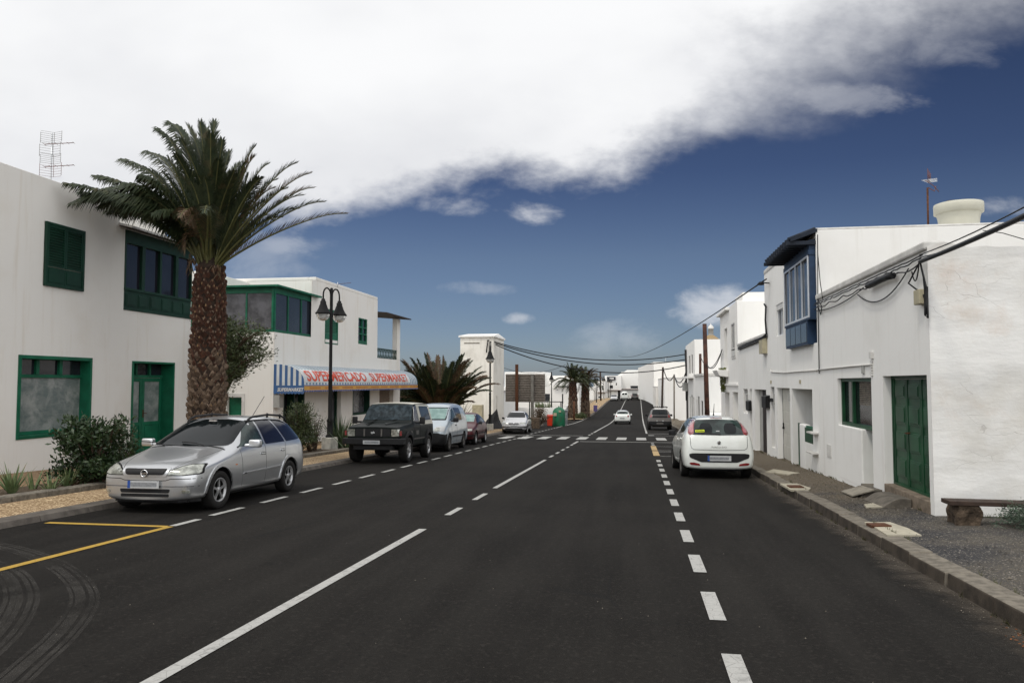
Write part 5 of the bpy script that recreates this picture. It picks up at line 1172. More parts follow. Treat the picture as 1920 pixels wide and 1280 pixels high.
for i,(u,v,n,L,lab) in enumerate([(22,932,30,.50,'thick clump of tall green aloe leaves at the left edge of the bed'),(92,912+6,14,.34,'smaller reddish-green aloe clump second from the left edge of the bed'),(66,921,0,.1,''),(65,0,0,0,''),(118,913,18,.40,'fan-shaped aloe with pointed leaves just left of the dark shrub')]):
    if n==0: continue
    g_=ony(u,v,12.0+i*.25); y=12.0+i*.28; spiky(lab,g_.x,y,gz(y),n,L*1.15,.055,'aloe',30+i,'aloe','aloe',lo=.75 if i!=4 else .6)
spiky('two-pronged aloe with long upright leaves between the other aloes in the bed',ony(62,900,12.7).x,12.7,gz(12.7),5,.50,.065,'aloe',77,'aloe','aloe',lo=.95)
spiky('small red-brown aloe beside the trunk foot of the dark shrub',ony(138,905,13.2).x,13.2,gz(13.2),12,.28,.05,'frond_dry',78,'aloe','aloe',lo=.7)
spiky('tall upright sword-leaved yucca clump right of the first lamp post',ony(636,810,27.2).x,27.2,gz(27.2),60,1.35,.085,'agave',40,'yucca','yucca',lo=.95,curve=.08)
spiky('spreading yucca with long dark blades near the front of the black off-road car',ony(655,830,26.6).x,26.4,gz(26.4),16,1.25,.08,'agave',41,'yucca','yucca',lo=.55,curve=.05)
spiky('dry reddish spiky plant in front of the first lamp base',ony(585,845,25.2).x,25.0,gz(25.),22,.55,.05,'frond_dry',42,'spiky_plant','plant',lo=.5)
spiky('dark green leafy plant hidden low behind the silver estate car',ony(548,840,23.).x,23.,gz(23),26,.8,.07,'agave',43,'spiky_plant','plant',lo=.6)
spiky('wide spiky agave against the foot of the bushy palm',ony(862,755,50).x,50.,gz(50)+.5,30,1.9,.08,'agave',44,'agave','agave',lo=.15,curve=.1)
for k in range(5): spiky(['leftmost','second from left','middle','fourth from left','rightmost'][k]+' of the bright green agaves above the far garden wall',ony(1008+k*5,766,99).x,98.+k*.4,ony(1000,767,98).z,12,1.5,.16,'aloe',50+k,'agave','agave',group='green agaves above the far wall',lo=.3)
# hanging creeper on the right balcony ledge
R=empty('hanging_plant',(XR-.3,yR(1353),2.2),'long bright yellow-green creeper hanging from the balcony ledge on the right','hanging plant'); m=MB(); rnd=random.Random(8)
pa=ony(1355,688,38.5); 
for k in range(900):
    t=rnd.random(); w=.17*(1-.5*t); p=Vector((pa.x+rnd.uniform(-w,w),38.5+rnd.uniform(-w,w),pa.z-t*1.15)); v=Vector((rnd.uniform(-1,1),rnd.uniform(-1,1),-1.2)).normalized(); s=v.orthogonal().normalized(); m.add([p,p+v*.04+s*.02,p+v*.08,p+v*.04-s*.02],[(0,1,2,3)])
m.build('foliage',leafmat('creeper_leaf',(.20,.23,.035),(.12,.15,.03),.5),R)
# scrub and weeds at the right edge, bench of rubble and plank
m=MB(); rnd=random.Random(19)
for k in range(1500):
    x=rnd.uniform(4.9,7.5); y=rnd.uniform(11.0,11.85)-.12*(x-4.9); 
    if rnd.random()<.25: x=rnd.uniform(4.3,5.2); y=11.8
    z=zr(y)+.10; h=rnd.uniform(.03,.15); a=rnd.uniform(0,6.28); m.add([(x-.006,y,z),(x+.006,y,z),(x+math.cos(a)*h*.5,y+math.sin(a)*h*.5,z+h)],[(0,1,2)])
tag(m.build('weeds',M['leaf_olive']),kind='stuff')
m=MB(); rnd=random.Random(20)
for k in range(260):
    x=rnd.uniform(4.45,6.8); y=rnd.uniform(10.6,11.8); s=rnd.uniform(.012,.05); z=zr(y)+.13; m.lathe([(0,-s*.5),(s*rnd.uniform(.7,1.1),0),(s*.6,s*.55),(0,s*.7)],(x,y,z),5,smooth=False)
tag(m.build('rubble',M['stone']),kind='stuff')
bq=ony(1805,960,11.25)
BN=empty('bench',(bq.x,11.25,zr(11.25)+.1),'makeshift bench of a weathered plank on a rough stone block beside the gable','bench')
m=MB(); rnd=random.Random(2); x0,x1=ony(1785,950,11.2).x,ony(1830,950,11.2).x; zt=ony(1805,943,11.2).z; zb=zr(11.2)+.05
n=12; vs=[]
for face in range(1):
    pass
m.box(x0,x1,11.02,11.42,zb,zt); o=m.build('stone_block',M['stone'],BN,bevel=.03)
bmm=bmesh.new(); bmm.from_mesh(o.data); bmesh.ops.subdivide_edges(bmm,edges=bmm.edges,cuts=9,use_grid_fill=True)
for v in bmm.verts: v.co+=Vector((mn.noise(v.co*7),mn.noise(v.co*7+Vector((5,0,0))),mn.noise(v.co*8+Vector((0,9,0)))*.4))*.045
bmm.to_mesh(o.data); bmm.free()
m=MB(); xa=ony(1774,940,11.1).x; m.prism([(xa,10.98,zt),(xa+3.2,10.93,zt-.02),(xa+3.2,10.93,zt+.035),(xa,10.98,zt+.055)],(0,.30,0)); m.build('plank',M['wood_dark'],BN,bevel=.006)
# ramps before the green door
M['ramp']=pm('worn_concrete',(.13,.115,.095),.92,0,.4,7,.6,50,.004)
for (ya_r,yb_r,x0r,hr,lab) in ((12.80,13.85,3.70,.14,'grey concrete ramp slab nearest the bench, in front of the green double door'),(14.25,15.05,3.76,.13,'farther grey concrete ramp slab in front of the green double door')):
    m=MB(); n=10; vs=[]
    for j in range(n+1):
        t=j/n; x=x0r+(XR-.03-x0r)*t; h=.0+hr*math.sin(math.pi/2*min(1,t*1.5))
        for yy,zz in ((ya_r,-.1),(ya_r,h),(yb_r,h),(yb_r,-.1)): vs.append((x,yy,zr(yy)+.155+zz))
    m.add(vs,[(4*j+q,4*j+q+1,4*j+5+q,4*j+4+q) for j in range(n) for q in range(3)]+[(0,1,2,3),(4*n,4*n+1,4*n+2,4*n+3)]); tag(m.build('door_ramp',M['ramp'],bevel=.008),lab,'ramp')
m=MB(); m.prism([(3.62,14.2,zr(14.2)+.165),(3.98,14.2,zr(14.2)+.27),(3.98,14.95,zr(14.95)+.27),(3.62,14.95,zr(14.95)+.165)],(0,0,.02)); tag(m.build('board',pm('grey_board',(.27,.245,.20),.9,0,.3,7)),'pale thin board leaning on the farther door ramp','board')
# ================================================================ STREET FURNITURE
M['iron']=pm('black_painted_iron',(.008,.008,.008),.65,0,.3,4,spec=.2)
def lamp_glass():
    m,nt,b=newmat('lamp_globe'); b.inputs['Base Color'].default_value=(.62,.62,.60,1); b.inputs['Roughness'].default_value=.12; b.inputs['Transmission Weight'].default_value=.55; b.inputs['IOR'].default_value=1.3
    return m
M['globe']=lamp_glass()
def street_lamp(x,y,z,label,rot,seg=20,group='double-armed black street lamps'):
    """double-armed lamp, built round the origin and then placed"""
    R=empty('street_lamp',(0,0,0),label,'street lamp',group)
    m=MB(); m.box(-.21,.21,-.21,.21,-.45,0); m.build('plinth',M['white_plinth'],R,local=True,bevel=.02)
    m=MB(); m.lathe([(.15,0),(.15,.06),(.105,.10),(.10,.55),(.115,.60),(.075,.68),(.072,2.0),(.085,2.05),(.06,2.12),(.055,5.35),(.045,5.40),(0,5.42)],(0,0,0),seg); m.build('post',M['iron'],R,local=True)
    for s in (-1,1):
        m=MB(); pts=[Vector((s*.04,0,4.72))]+[Vector((s*.04,0,5.1))]+[Vector((s*(.24-.20*math.cos(math.pi*k/10)),0,5.12+.26*math.sin(math.pi*k/10))) for k in range(11)]+[Vector((s*.44,0,4.92))]
        m.tube(pts,.028,8); a=m.build('arm',M['iron'],R,local=True)
        c=(s*.44,0,0)
        m=MB(); m.lathe([(.0,4.98),(.065,4.97),(.07,4.90),(.10,4.885),(.105,4.80),(.13,4.74),(.17,4.62),(.24,4.50),(.275,4.46),(.28,4.42),(.20,4.42),(.1,4.6),(0,4.7)],c,seg); sh=m.build('lamp_shade',M['iron'],a,local=True)
        m=MB(); m.lathe([(.235,4.43),(.232,4.36),(.20,4.27),(.13,4.20),(.05,4.175),(0,4.17)],c,seg); m.build('globe',M['globe'],a,local=True)
    R.location=(x,y,z); R.rotation_euler=(0,0,rot); return R
M['white_plinth']=pm('plinth_white',(.55,.53,.47),.85,0,.3,6,.3,40,.004)
L1=street_lamp(-11.0,26.6,zr(26.6)+.13+.42,'nearest double-armed black street lamp on a white plinth, in front of the supermarket',R_(72))
for (u,y,lab,rot) in [(919,52.5,'double-armed black street lamp standing in front of the white tower',95),(1034,97,'double-armed black street lamp behind the green bottle bank',90),(1101,126,'black street lamp on the far tan pavement, nearest the far palms',60),(1118,160,'black street lamp on the far pavement, second beyond the far palms',60),(1132,188,'black street lamp on the far pavement, third beyond the far palms',60),(1141,213,'black street lamp at the top of the rise, last but one of the row',60),(1144.8,222,'smallest and farthest black street lamp at the top of the rise',60)]:
    o=copy_tree(L1); o.location=(onx_y(u,y),y,zr(y)+.1+(.42 if y<140 else .1)); o.rotation_euler=(0,0,R_(rot)); o['label']=lab
# wooden pole on the right, and other poles
def pole(name,label,pts,r,mat,cat='pole',n=10):
    m=MB(); m.tube(pts,r,n); return tag(m.build(name,M[mat]),label,cat)
M['pole_wood']=pm('creosoted_pole',(.085,.035,.022),.8,0,.6,3,.5,40,.004,c2=(.03,.015,.012))
py_=46.; px_=ony(1324,700,py_).x; ztp=ony(1321,607,py_).z
pole('utility_pole','tall reddish-brown wooden pole standing on the right pavement',[(ony(1327,800,py_).x,py_,zr(py_)),(ony(1321,607,py_).x,py_,ztp)],[.155,.12],'pole_wood','utility pole')
pole('bracket_post','dark iron post fixed to the house wall left of the wooden pole',[(ony(1313,725,56).x,56,ony(1313,725,56).z),(ony(1313,663,56).x,56,ony(1313,663,56).z)],.09,'pole_wood')
pole('cable_post','thin grey post in front of the big blank white wall beyond the off-road car',[(ony(1264,788,92).x,92,-3),(ony(1264,702,92).x,92,ony(1264,702,92).z)],.09,'kerb')
pole('cable_post','leaning dark post beside the low far houses, left of the thin grey one',[(ony(1240,750,94).x,94,-3),(ony(1243,688,94).x,94,ony(1243,688,94).z)],.12,'wood_dark')
pole('utility_pole','tall thin dark pole at the far end of the pavement lamps',[(onx_y(1126.3,175),175,-2.5),(onx_y(1125.5,175),175,ony(1125,696,175).z)],.20,'wood_dark','utility pole')
pole('post','short rusty brown pole behind the green bottle bank by the garden wall',[(onx_y(1076,94),94,-2.95),(onx_y(1076,94),94,ony(1076,752,94).z)],.12,'rust')
# billboard seen from the back
Yb=70.; BB=empty('billboard',(ony(968,780,Yb).x,Yb,zr(Yb)),'large billboard seen from the back with grey horizontal slats on two posts','billboard')
a0,a1=ony(948,701,Yb),ony(1022,753,Yb); m=MB(); n=16
for k in range(n):
    z=a1.z+(a0.z-a1.z)*k/n; h=(a0.z-a1.z)/n; m.prism([(a0.x,Yb,z+.01),(a0.x,Yb-.06,z+.03),(a0.x,Yb-.06,z+h*.55),(a0.x,Yb,z+h*.9)],(a1.x-a0.x,0,0))
m.build('slat_panel',pm('weathered_slats',(.20,.175,.15),.7,.2,.3,5),BB)
m=MB(); m.box(a0.x,a1.x,Yb+.01,Yb+.06,a1.z,a0.z); m.build('backing',M['wood_dark'],BB)
for u,vt,mt in ((969,683,'rust'),(998,701,'alu_dull')):
    if mt not in M: M[mt]=pm('dull_steel',(.20,.19,.17),.6,.4,.3,4)
    p_=ony(u,vt,Yb-.2); m=MB(); m.box(p_.x-.13,p_.x+.13,Yb-.32,Yb-.07,zr(Yb)-.2,p_.z); m.build('post',M[mt],BB)
# bins
B1=empty('waste_bin',(ony(1031,797,67.5).x,67.5,zr(67.5)),'bright orange-red wheelie bin at the kerb beside the green bottle bank','bin')
M['bin_red']=pm('orange_plastic',(.55,.035,.01),.45,0,.15,3); M['bin_green']=pm('green_glassfibre',(.012,.16,.075),.45,0,.3,3,c2=(.03,.11,.06)); M['bin_grey']=pm('grey_plastic',(.28,.29,.30),.5,0,.3,3)
def wheelie(R,x,y,z,w,d,h,mat):
    m=MB(); m.prism([(x-w*.40,y-d*.4,z+.06),(x+w*.40,y-d*.4,z+.06),(x+w*.5,y-d*.5,z+h*.9),(x-w*.5,y-d*.5,z+h*.9)],(0,d,0)); m.box(x-w*.54,x+w*.54,y-d*.56,y+d*.56,z+h*.86,z+h*.91); m.build('body',M[mat],R,bevel=.02)
    m=MB(); m.prism([(x-w*.54,y-d*.58,z+h*.92),(x-w*.54,y+d*.6,z+h*1.0),(x-w*.54,y+d*.6,z+h*.92)],(w*1.08,0,0)); m.build('lid',M[mat],R,bevel=.01)
    for s in (-1,1):
        q=MB(); q.lathe([(0,-.03),(.10,-.03),(.10,.03),(0,.03)],(x+s*w*.38,y+d*.5,z+.1),12,axis='x'); q.build('wheel',M['black'],R)
wheelie(B1,ony(1031,797,67.5).x,67.5,zr(67.5),.50,.5,1.02,'bin_red')
q=ony(1048,797,68.6); B2=empty('bottle_bank',(q.x,68.6,zr(68.6)),'round green bottle bank with a domed top','bottle bank')
m=MB(); m.lathe([(.52,0),(.56,.1),(.57,1.15),(.54,1.32),(.42,1.52),(.22,1.66),(0,1.70)],(q.x,68.6,zr(68.6)),24); m.build('body',M['bin_green'],B2)
m=MB(); m.lathe([(.06,1.69),(.05,1.78),(0,1.79)],(q.x,68.6,zr(68.6)),10); m.build('lifting_knob',M['bin_green'],B2)
m=MB(); m.box(q.x-.42,q.x-.14,68.0,68.06,zr(68.6)+.92,zr(68.6)+1.2); m.box(q.x+.05,q.x+.25,68.0,68.045,zr(68.6)+1.25,zr(68.6)+1.42); m.build('notice',M['cream'],B2)
q=ony(1057,797,70); B3=empty('waste_container',(q.x,70,zr(70)),'pale grey container half hidden behind the green bottle bank','container')
m=MB(); m.prism([(q.x-.35,69.5,zr(70)+.1),(q.x+.30,69.5,zr(70)+.1),(q.x+.36,69.5,zr(70)+1.35),(q.x-.4,69.5,zr(70)+1.35)],(0,.8,0)); m.build('body',M['bin_grey'],B3,bevel=.03)
m=MB(); m.box(q.x-.42,q.x+.38,69.4,70.4,zr(70)+1.35,zr(70)+1.45); m.build('lid',M['bin_grey'],B3,bevel=.02)
q=onx_y(1116,118); m=MB(); zb_=zr(118)+.1; m.box(q-.28,q+.28,117.8,118.3,zb_+.2,zb_+1.1); m.box(q-.05,q+.05,118,118.1,zb_,zb_+.3); tag(m.build('litter_bin',pm('violet_bin',(.09,.07,.19),.5)),'small violet litter bin on the far tan pavement by a lamp post','bin')
# black tarpaulin heap by the tower
q=gnd(925,803); yy=55.; R=empty('covered_heap',(ony(925,800,yy).x,yy,zr(yy)),'pointed heap covered by black netting at the foot of the white tower','heap')
m=MB(); zb_=zr(yy)+.05; T_=ony(932,766,yy); a=ony(903,797,yy).x; b=ony(944,797,yy).x; rnd=random.Random(3)
ring=[Vector((a,yy-.1,zb_)),Vector(((a+b)/2,yy-.8,zb_)),Vector((b,yy-.3,zb_)),Vector((b-.1,yy+.8,zb_)),Vector((a+.1,yy+.7,zb_))]; mid=[r_.lerp(Vector((T_.x-.15,yy,T_.z)),.45)+Vector((rnd.uniform(-.12,.12),rnd.uniform(-.1,.1),rnd.uniform(-.1,.16))) for r_ in ring]
m.add([*ring,*mid,(T_.x,yy,T_.z)],[(i,(i+1)%5,5+(i+1)%5,5+i) for i in range(5)]+[(5+i,5+(i+1)%5,10) for i in range(5)]); m.build('netting',pm('black_netting',(.014,.014,.015),.7,0,.4,6,.5,30,.02),R)
m=MB(); xx=onx_y(1006,60); m.box(onx_y(994,60),onx_y(1012,60),59.8,60.4,zr(60),zr(60)+.85); tag(m.build('planter_wall',M['stone'],bevel=.04),'low dark brown stone planter beside the far left kerb, behind the small silver car','planter')
# antennas
M['ant_red']=pm('antenna_red',(.13,.05,.04),.5); 
def yagi(root,c,az,L,n,w,mat='alu',vert=False):
    m=MB(); d=Vector((math.cos(az),math.sin(az),.12)); s=Vector((-math.sin(az),math.cos(az),0)) if not vert else Vector((0,0,1)); m.tube([c-d*L*.3,c+d*L*.7],.010,5)
    for k in range(n): p=c+d*L*(-.3+k/(n-1)); m.tube([p-s*w*.5*(1-.4*k/n),p+s*w*.5*(1-.4*k/n)],.006,4)
    m.build('yagi',M[mat],root)
ya_=16.8; xa_=ony(97,330,ya_).x
if 'alu_dull' not in M: M['alu_dull']=pm('dull_steel',(.20,.19,.17),.6,.4,.3,4)
AN=empty('tv_antenna',(-15.6,ya_+1,zH),'tall television antenna with two red and grey grid reflectors on the near left roof','antenna')
yy=19.; P0=ony(95,335,yy); zt=ony(98,250,yy).z
m=MB(); m.tube([(P0.x,yy,zH-.2),(P0.x,yy,zt)],.022,6); m.build('mast',M['alu'],AN)
for (u0,v0,u1,v1) in ((80,249,119,266),(78,271,116,292),(79,291,117,306),(78,308,118,330)):
    a=ony(u0,v0,yy-.05); b=ony(u1,v1,yy-.05); m=MB()
    for k in range(6):
        t=k/5; z=a.z+(b.z-a.z)*t; m.tube([(a.x,yy-.12,z+.04),((a.x+b.x)/2,yy,z),(b.x,yy-.12,z-.02)],.004,4)
    for t in (0,.5,1): x=a.x+(b.x-a.x)*t; yo=-.12 if t!=.5 else 0; m.tube([(x,yy+yo,a.z),(x,yy+yo,b.z)],.007,4)
    m.build('grid_reflector',M['ant_red'] if v0>300 else M['alu_dull'],AN)
for v in (270,312): yagi(AN,ony(100,v,yy),R_(20),.75,6,.25,'ant_red')
AN=empty('tv_antenna',(7.6,21.6,5.3),'orange-tipped television antenna on a thin dark mast beside the round roof tank','antenna')
a=ony(1740,428,21.6); b=ony(1739,352,21.6); m=MB(); m.tube([(a.x,21.6,zB),(b.x,21.6,b.z)],.025,6); m.build('mast',M['rust'],AN)
for k,(u,v) in enumerate(((1741,330),(1744,338))): yagi(AN,ony(u,v,21.6),R_(65),.7,5,.36,'alu' if k else 'ant_red',vert=(k==0))
m=MB(); c=ony(1741,352,21.6); m.tube([c,c+Vector((.14,0,-.1)),c+Vector((.22,.1,.06))],.012,5); m.tube([c+Vector((-.08,0,.2)),c+Vector((.12,0,.05)),c+Vector((.25,0,-.12))],.010,5); m.build('dipole',M['ant_red'],AN)
AN=empty('tv_antenna',(-15,34.5,6.4),'small orange television antenna on the supermarket roof','antenna')
c=ony(633,533,35); m=MB(); m.tube([(c.x,35,zT),(c.x,35,c.z+.1)],.015,5); m.build('mast',M['alu'],AN); yagi(AN,c,R_(10),.9,7,.3,'ant_red')
# ================================================================ CABLES
def sag(a,b,s,n=14):
    a,b=Vector(a),Vector(b); return [a.lerp(b,t/n)-Vector((0,0,s*4*(t/n)*(1-t/n))) for t in range(n+1)]
def cable(label,runs,r,name='cable',cat='cable',mat='cable',n=6):
    m=MB()
    for p in runs: m.tube(p,r,n)
    return tag(m.build(name,M[mat]),label,cat)
ta_=Vector((X1+.05,62.6,ony(946,641,62.6).z)); tb=Vector((XR-.1,68.5,ony(1284,664,68.5).z)); 
for i,(da,db,s_,lab) in enumerate(((0,0,.95,'top strand of the heavy black cables spanning the street from the white tower'),(-.10,-.45,1.0,'middle strand of the heavy black cables spanning the street from the white tower'),(-.22,-.95,1.35,'lowest, most sagging strand of the heavy cables spanning the street from the tower'))):
    cable(lab,[sag(ta_+Vector((0,.1*i,da)),tb+Vector((0,.1*i,db)),s_,24)],.048)
cable('hooked black cable ends fixed to the top corner of the white tower',[[ta_,ta_+Vector((-.5,-.7,.12)),ta_+Vector((-.55,-.75,-.4)),ta_+Vector((-.6,-.75,-.9))],[ta_,ta_+Vector((-.3,-.72,.0)),ta_+Vector((-.32,-.75,-1.1))]],.05)
cable('black cable bundle and fittings running down the corner of the house beyond the wooden pole',[[tb+Vector((0,0,.4)),tb+Vector((.05,0,-1.2)),tb+Vector((.05,0,-4.0))],[tb,tb+Vector((.1,0,-1.5))]],.10)
p1=ony(1243,688,94); p2=ony(1264,702,92); 
cable('pair of thin cables drooping between the far posts and the house corner on the right',[sag(p1,p2,1.1),sag(p2,tb+Vector((0,0,-1.6)),.9),sag(p2,tb+Vector((0,0,-2.2)),1.0)],.05)
# long thin line rising to the right, from far left over the street to house B
hb=onx(1437,523,XR-.15); cable('long thin cable climbing over the street to the blue-windowed house',[sag(ony(1160,667,125),hb,1.0,24)],.022)
# heavy cable leaving the near corner to the upper right, towards the camera side
cn=Vector((XR-.12,11.9,3.42)); nearp=ony(1990,372,7.5)
cable('thick twisted black cable running from the near house corner up and out on the right',[sag(cn,nearp,.02,8)],.030)
cable('thin black wire above the thick cable leaving the near house corner',[sag(cn+Vector((0,0,.10)),nearp+Vector((0,0,.10)),.04,8),sag(cn+Vector((0,.0,.06)),nearp+Vector((.0,0,.05)),.08,8)],.008)
rnd=random.Random(6)
run=[Vector((XR-.07,11.95+(18.9-11.95)*k/40,3.52-.0*k+rnd.uniform(-.008,.008))) for k in range(41)]
cable('bundle of black cables clipped under the coping of the near right house',[run,[p+Vector((-.02,0,-.05+rnd.uniform(-.01,.01))) for p in run],[p+Vector((-.01,0,-.10-.05*abs(math.sin(i*.5)))) for i,p in enumerate(run)],
  sag((XR-.05,18.8,3.35),(XR-.05,15.0,3.42),.10),sag((XR-.05,15.4,3.34),(XR-.05,12.6,3.42),.30)],.011)
cable('thick black splice bundle under the coping near the corner of the near right house',[[Vector((XR-.09,y_,3.40+rnd.uniform(-.02,.02))) for y_ in (13.2,13.5,13.9,14.3,14.6)]],.055)
vx=onx(1735,500,XR-.04); vb=onx(1738,590,XR-.05)
cable('tangle of black cables hanging down the near house corner past the beige box',[[cn,Vector((XR-.06,vx.y+.02,3.2)),Vector((XR-.05,vx.y,2.9)),vb+Vector((0,.03,.35)),vb],[cn,Vector((XR-.05,vx.y-.06,3.0)),vb+Vector((0,-.04,.4)),vb+Vector((0,-.03,-.05)),vb+Vector((0,.07,.0)),vb+Vector((0,.06,.3))],[cn,cn+Vector((.0,.5,-.25)),Vector((XR-.05,vx.y+.08,2.95)),vb+Vector((0,.02,.2))]],.014)
cable('cable stub hanging at the near corner in a loop',[sag(cn+Vector((0,.05,-.05)),(XR-.06,vx.y+.5,3.35),.18)],.010)
cable('loose black wires by the end of the blue gallery',[[onx(u,v,XR-.06) for u,v in ((1533,560),(1541,575),(1539,590),(1534,575))],[onx(u,v,XR-.05) for u,v in ((1533,470),(1538,530),(1543,562))]],.010)
rl=[onx(u,v,XR-.05) for u,v in ((1384,652),(1400,645),(1415,639),(1430,632),(1437,626))]
cable('dark cable clipped along the top of the low house with the brown slatted door',[rl,[p+Vector((0,0,-.07)) for p in rl],[onx(u,v,XR-.05) for u,v in ((1437,627),(1435,600),(1436,575),(1433,570))]],.03)
cable('thin wire sagging between the wooden pole and the balcony bracket',[sag(ony(1354,655,39),ony(1313,666,56),.9),sag(ony(1354,655,39),ony(1326,684,46),.5)],.022)
cable('faint pair of wires crossing the sky behind the billboard',[sag(ony(946,690,100),ony(1060,684,104),.8),sag(ony(740,700,100),ony(946,690,100),.5)],.03)
# wall bracket light on house B
b_=onx(1443,531,XR-.02); m=MB(); m.tube([b_,b_+Vector((-.25,0,.03))],.02,6); m.lathe([(0,.06),(.05,.05),(.11,-.02),(.10,-.05),(0,-.03)],b_+Vector((-.27,0,0)),12); m.build('bracket_lamp',M['iron'],B)
m=MB(); c=onx(1756,375,8) if 0 else None
cable('thin dark wire lying along the parapet right of the round roof tank',[[ony(1843,432,18.6),ony(1880,437,18.0),ony(1925,450,17.4)]],.010)
# ================================================================ VEHICLES
def carpaint(name,c,metal=.0,rough=.35,coat=1.,dirt=(.20,.17,.13),da=.35):
    m,nt,b=newmat(name); co=coords(nt)
    g=nt.nodes.new('ShaderNodeSeparateXYZ'); nt.links.new(coords(nt),g.inputs[0])
    f=mapr(nt,noise(nt,co,3,6,.65),.45,.75); low=mapr(nt,mathx(nt,'ADD',g.outputs[2],mathx(nt,'MULTIPLY',noise(nt,co,5,4),.3)),.75,.30)
    cc=mixc(nt,mathx(nt,'MULTIPLY',f,da*.5),c,dirt); cc=mixc(nt,mathx(nt,'MULTIPLY',low,da),cc,dirt)
    nt.links.new(cc,b.inputs['Base Color']); b.inputs['Metallic'].default_value=metal; b.inputs['Roughness'].default_value=rough; b.inputs['Coat Weight'].default_value=coat; b.inputs['Specular IOR Level'].default_value=.5 if coat>.5 else .15
    nt.links.new(mathx(nt,'ADD',mathx(nt,'MULTIPLY',f,.15),.06),b.inputs['Coat Roughness'])
    if metal: bump(nt,b,noise(nt,co,400,2),.02,.001)
    return m
M['glass_car']=pm('car_glass',(.006,.008,.009),.05,0,.3,1.5,spec=.22)
M['glass_tinted']=pm('car_glass_tinted',(.009,.009,.016),.06,0,.3,1.5,spec=.45)
M['glass_green']=pm('car_glass_green',(.035,.055,.050),.05,0,.5,2.2,spec=.4,c2=(.010,.014,.013))
M['sunshade']=pm('silver_sunshade',(.22,.34,.31),.35,.3,.5,3.5,.6,6,.03,spec=.8,coat=.6,c2=(.12,.22,.20))
M['shade_blue']=pm('blue_sunshade',(.010,.016,.020),.3,0,.6,8,.5,20,.01,spec=.08,c2=(.035,.05,.06))
M['tyre']=pm('tyre_rubber',(.014,.013,.012),.85,0,.3,6)
M['rim']=pm('alloy_rim',(.50,.50,.50),.35,.7,.2,6); M['rim_dark']=pm('dark_steel_rim',(.16,.15,.14),.5,.4,.3,6)
M['trim']=pm('black_plastic_trim',(.013,.013,.014),.55,0,.3,4); M['seam']=pm('panel_gap',(.010,.010,.010),.8)
M['seam_soft']=pm('panel_gap_grey',(.12,.12,.12),.6)
M['lamp_clear']=pm('headlamp_glass',(.42,.43,.38),.12,.3,.5,9,spec=1,coat=1,c2=(.16,.165,.14))
M['lamp_red']=pm('tail_lamp_red',(.24,.008,.012),.15,0,.4,9,spec=1,coat=1); M['lamp_pink']=pm('tail_lamp_pale',(.45,.17,.19),.15,0,.3,9,spec=1,coat=1)
M['plate']=pm('number_plate',(.46,.47,.47),.4,0,.1,4); M['plate_blur']=pm('plate_grey_bars',(.26,.27,.28),.5,0,.3,20); M['plate_blue']=pm('plate_blue',(.03,.08,.30),.4)
M['chrome']=pm('chrome',(.75,.75,.76),.12,1.,.05,3); M['yellow']=pm('yellow_sticker',(.55,.62,.01),.5,0,.05,3); M['amber']=pm('amber_lens',(.55,.16,.02),.2,coat=1)
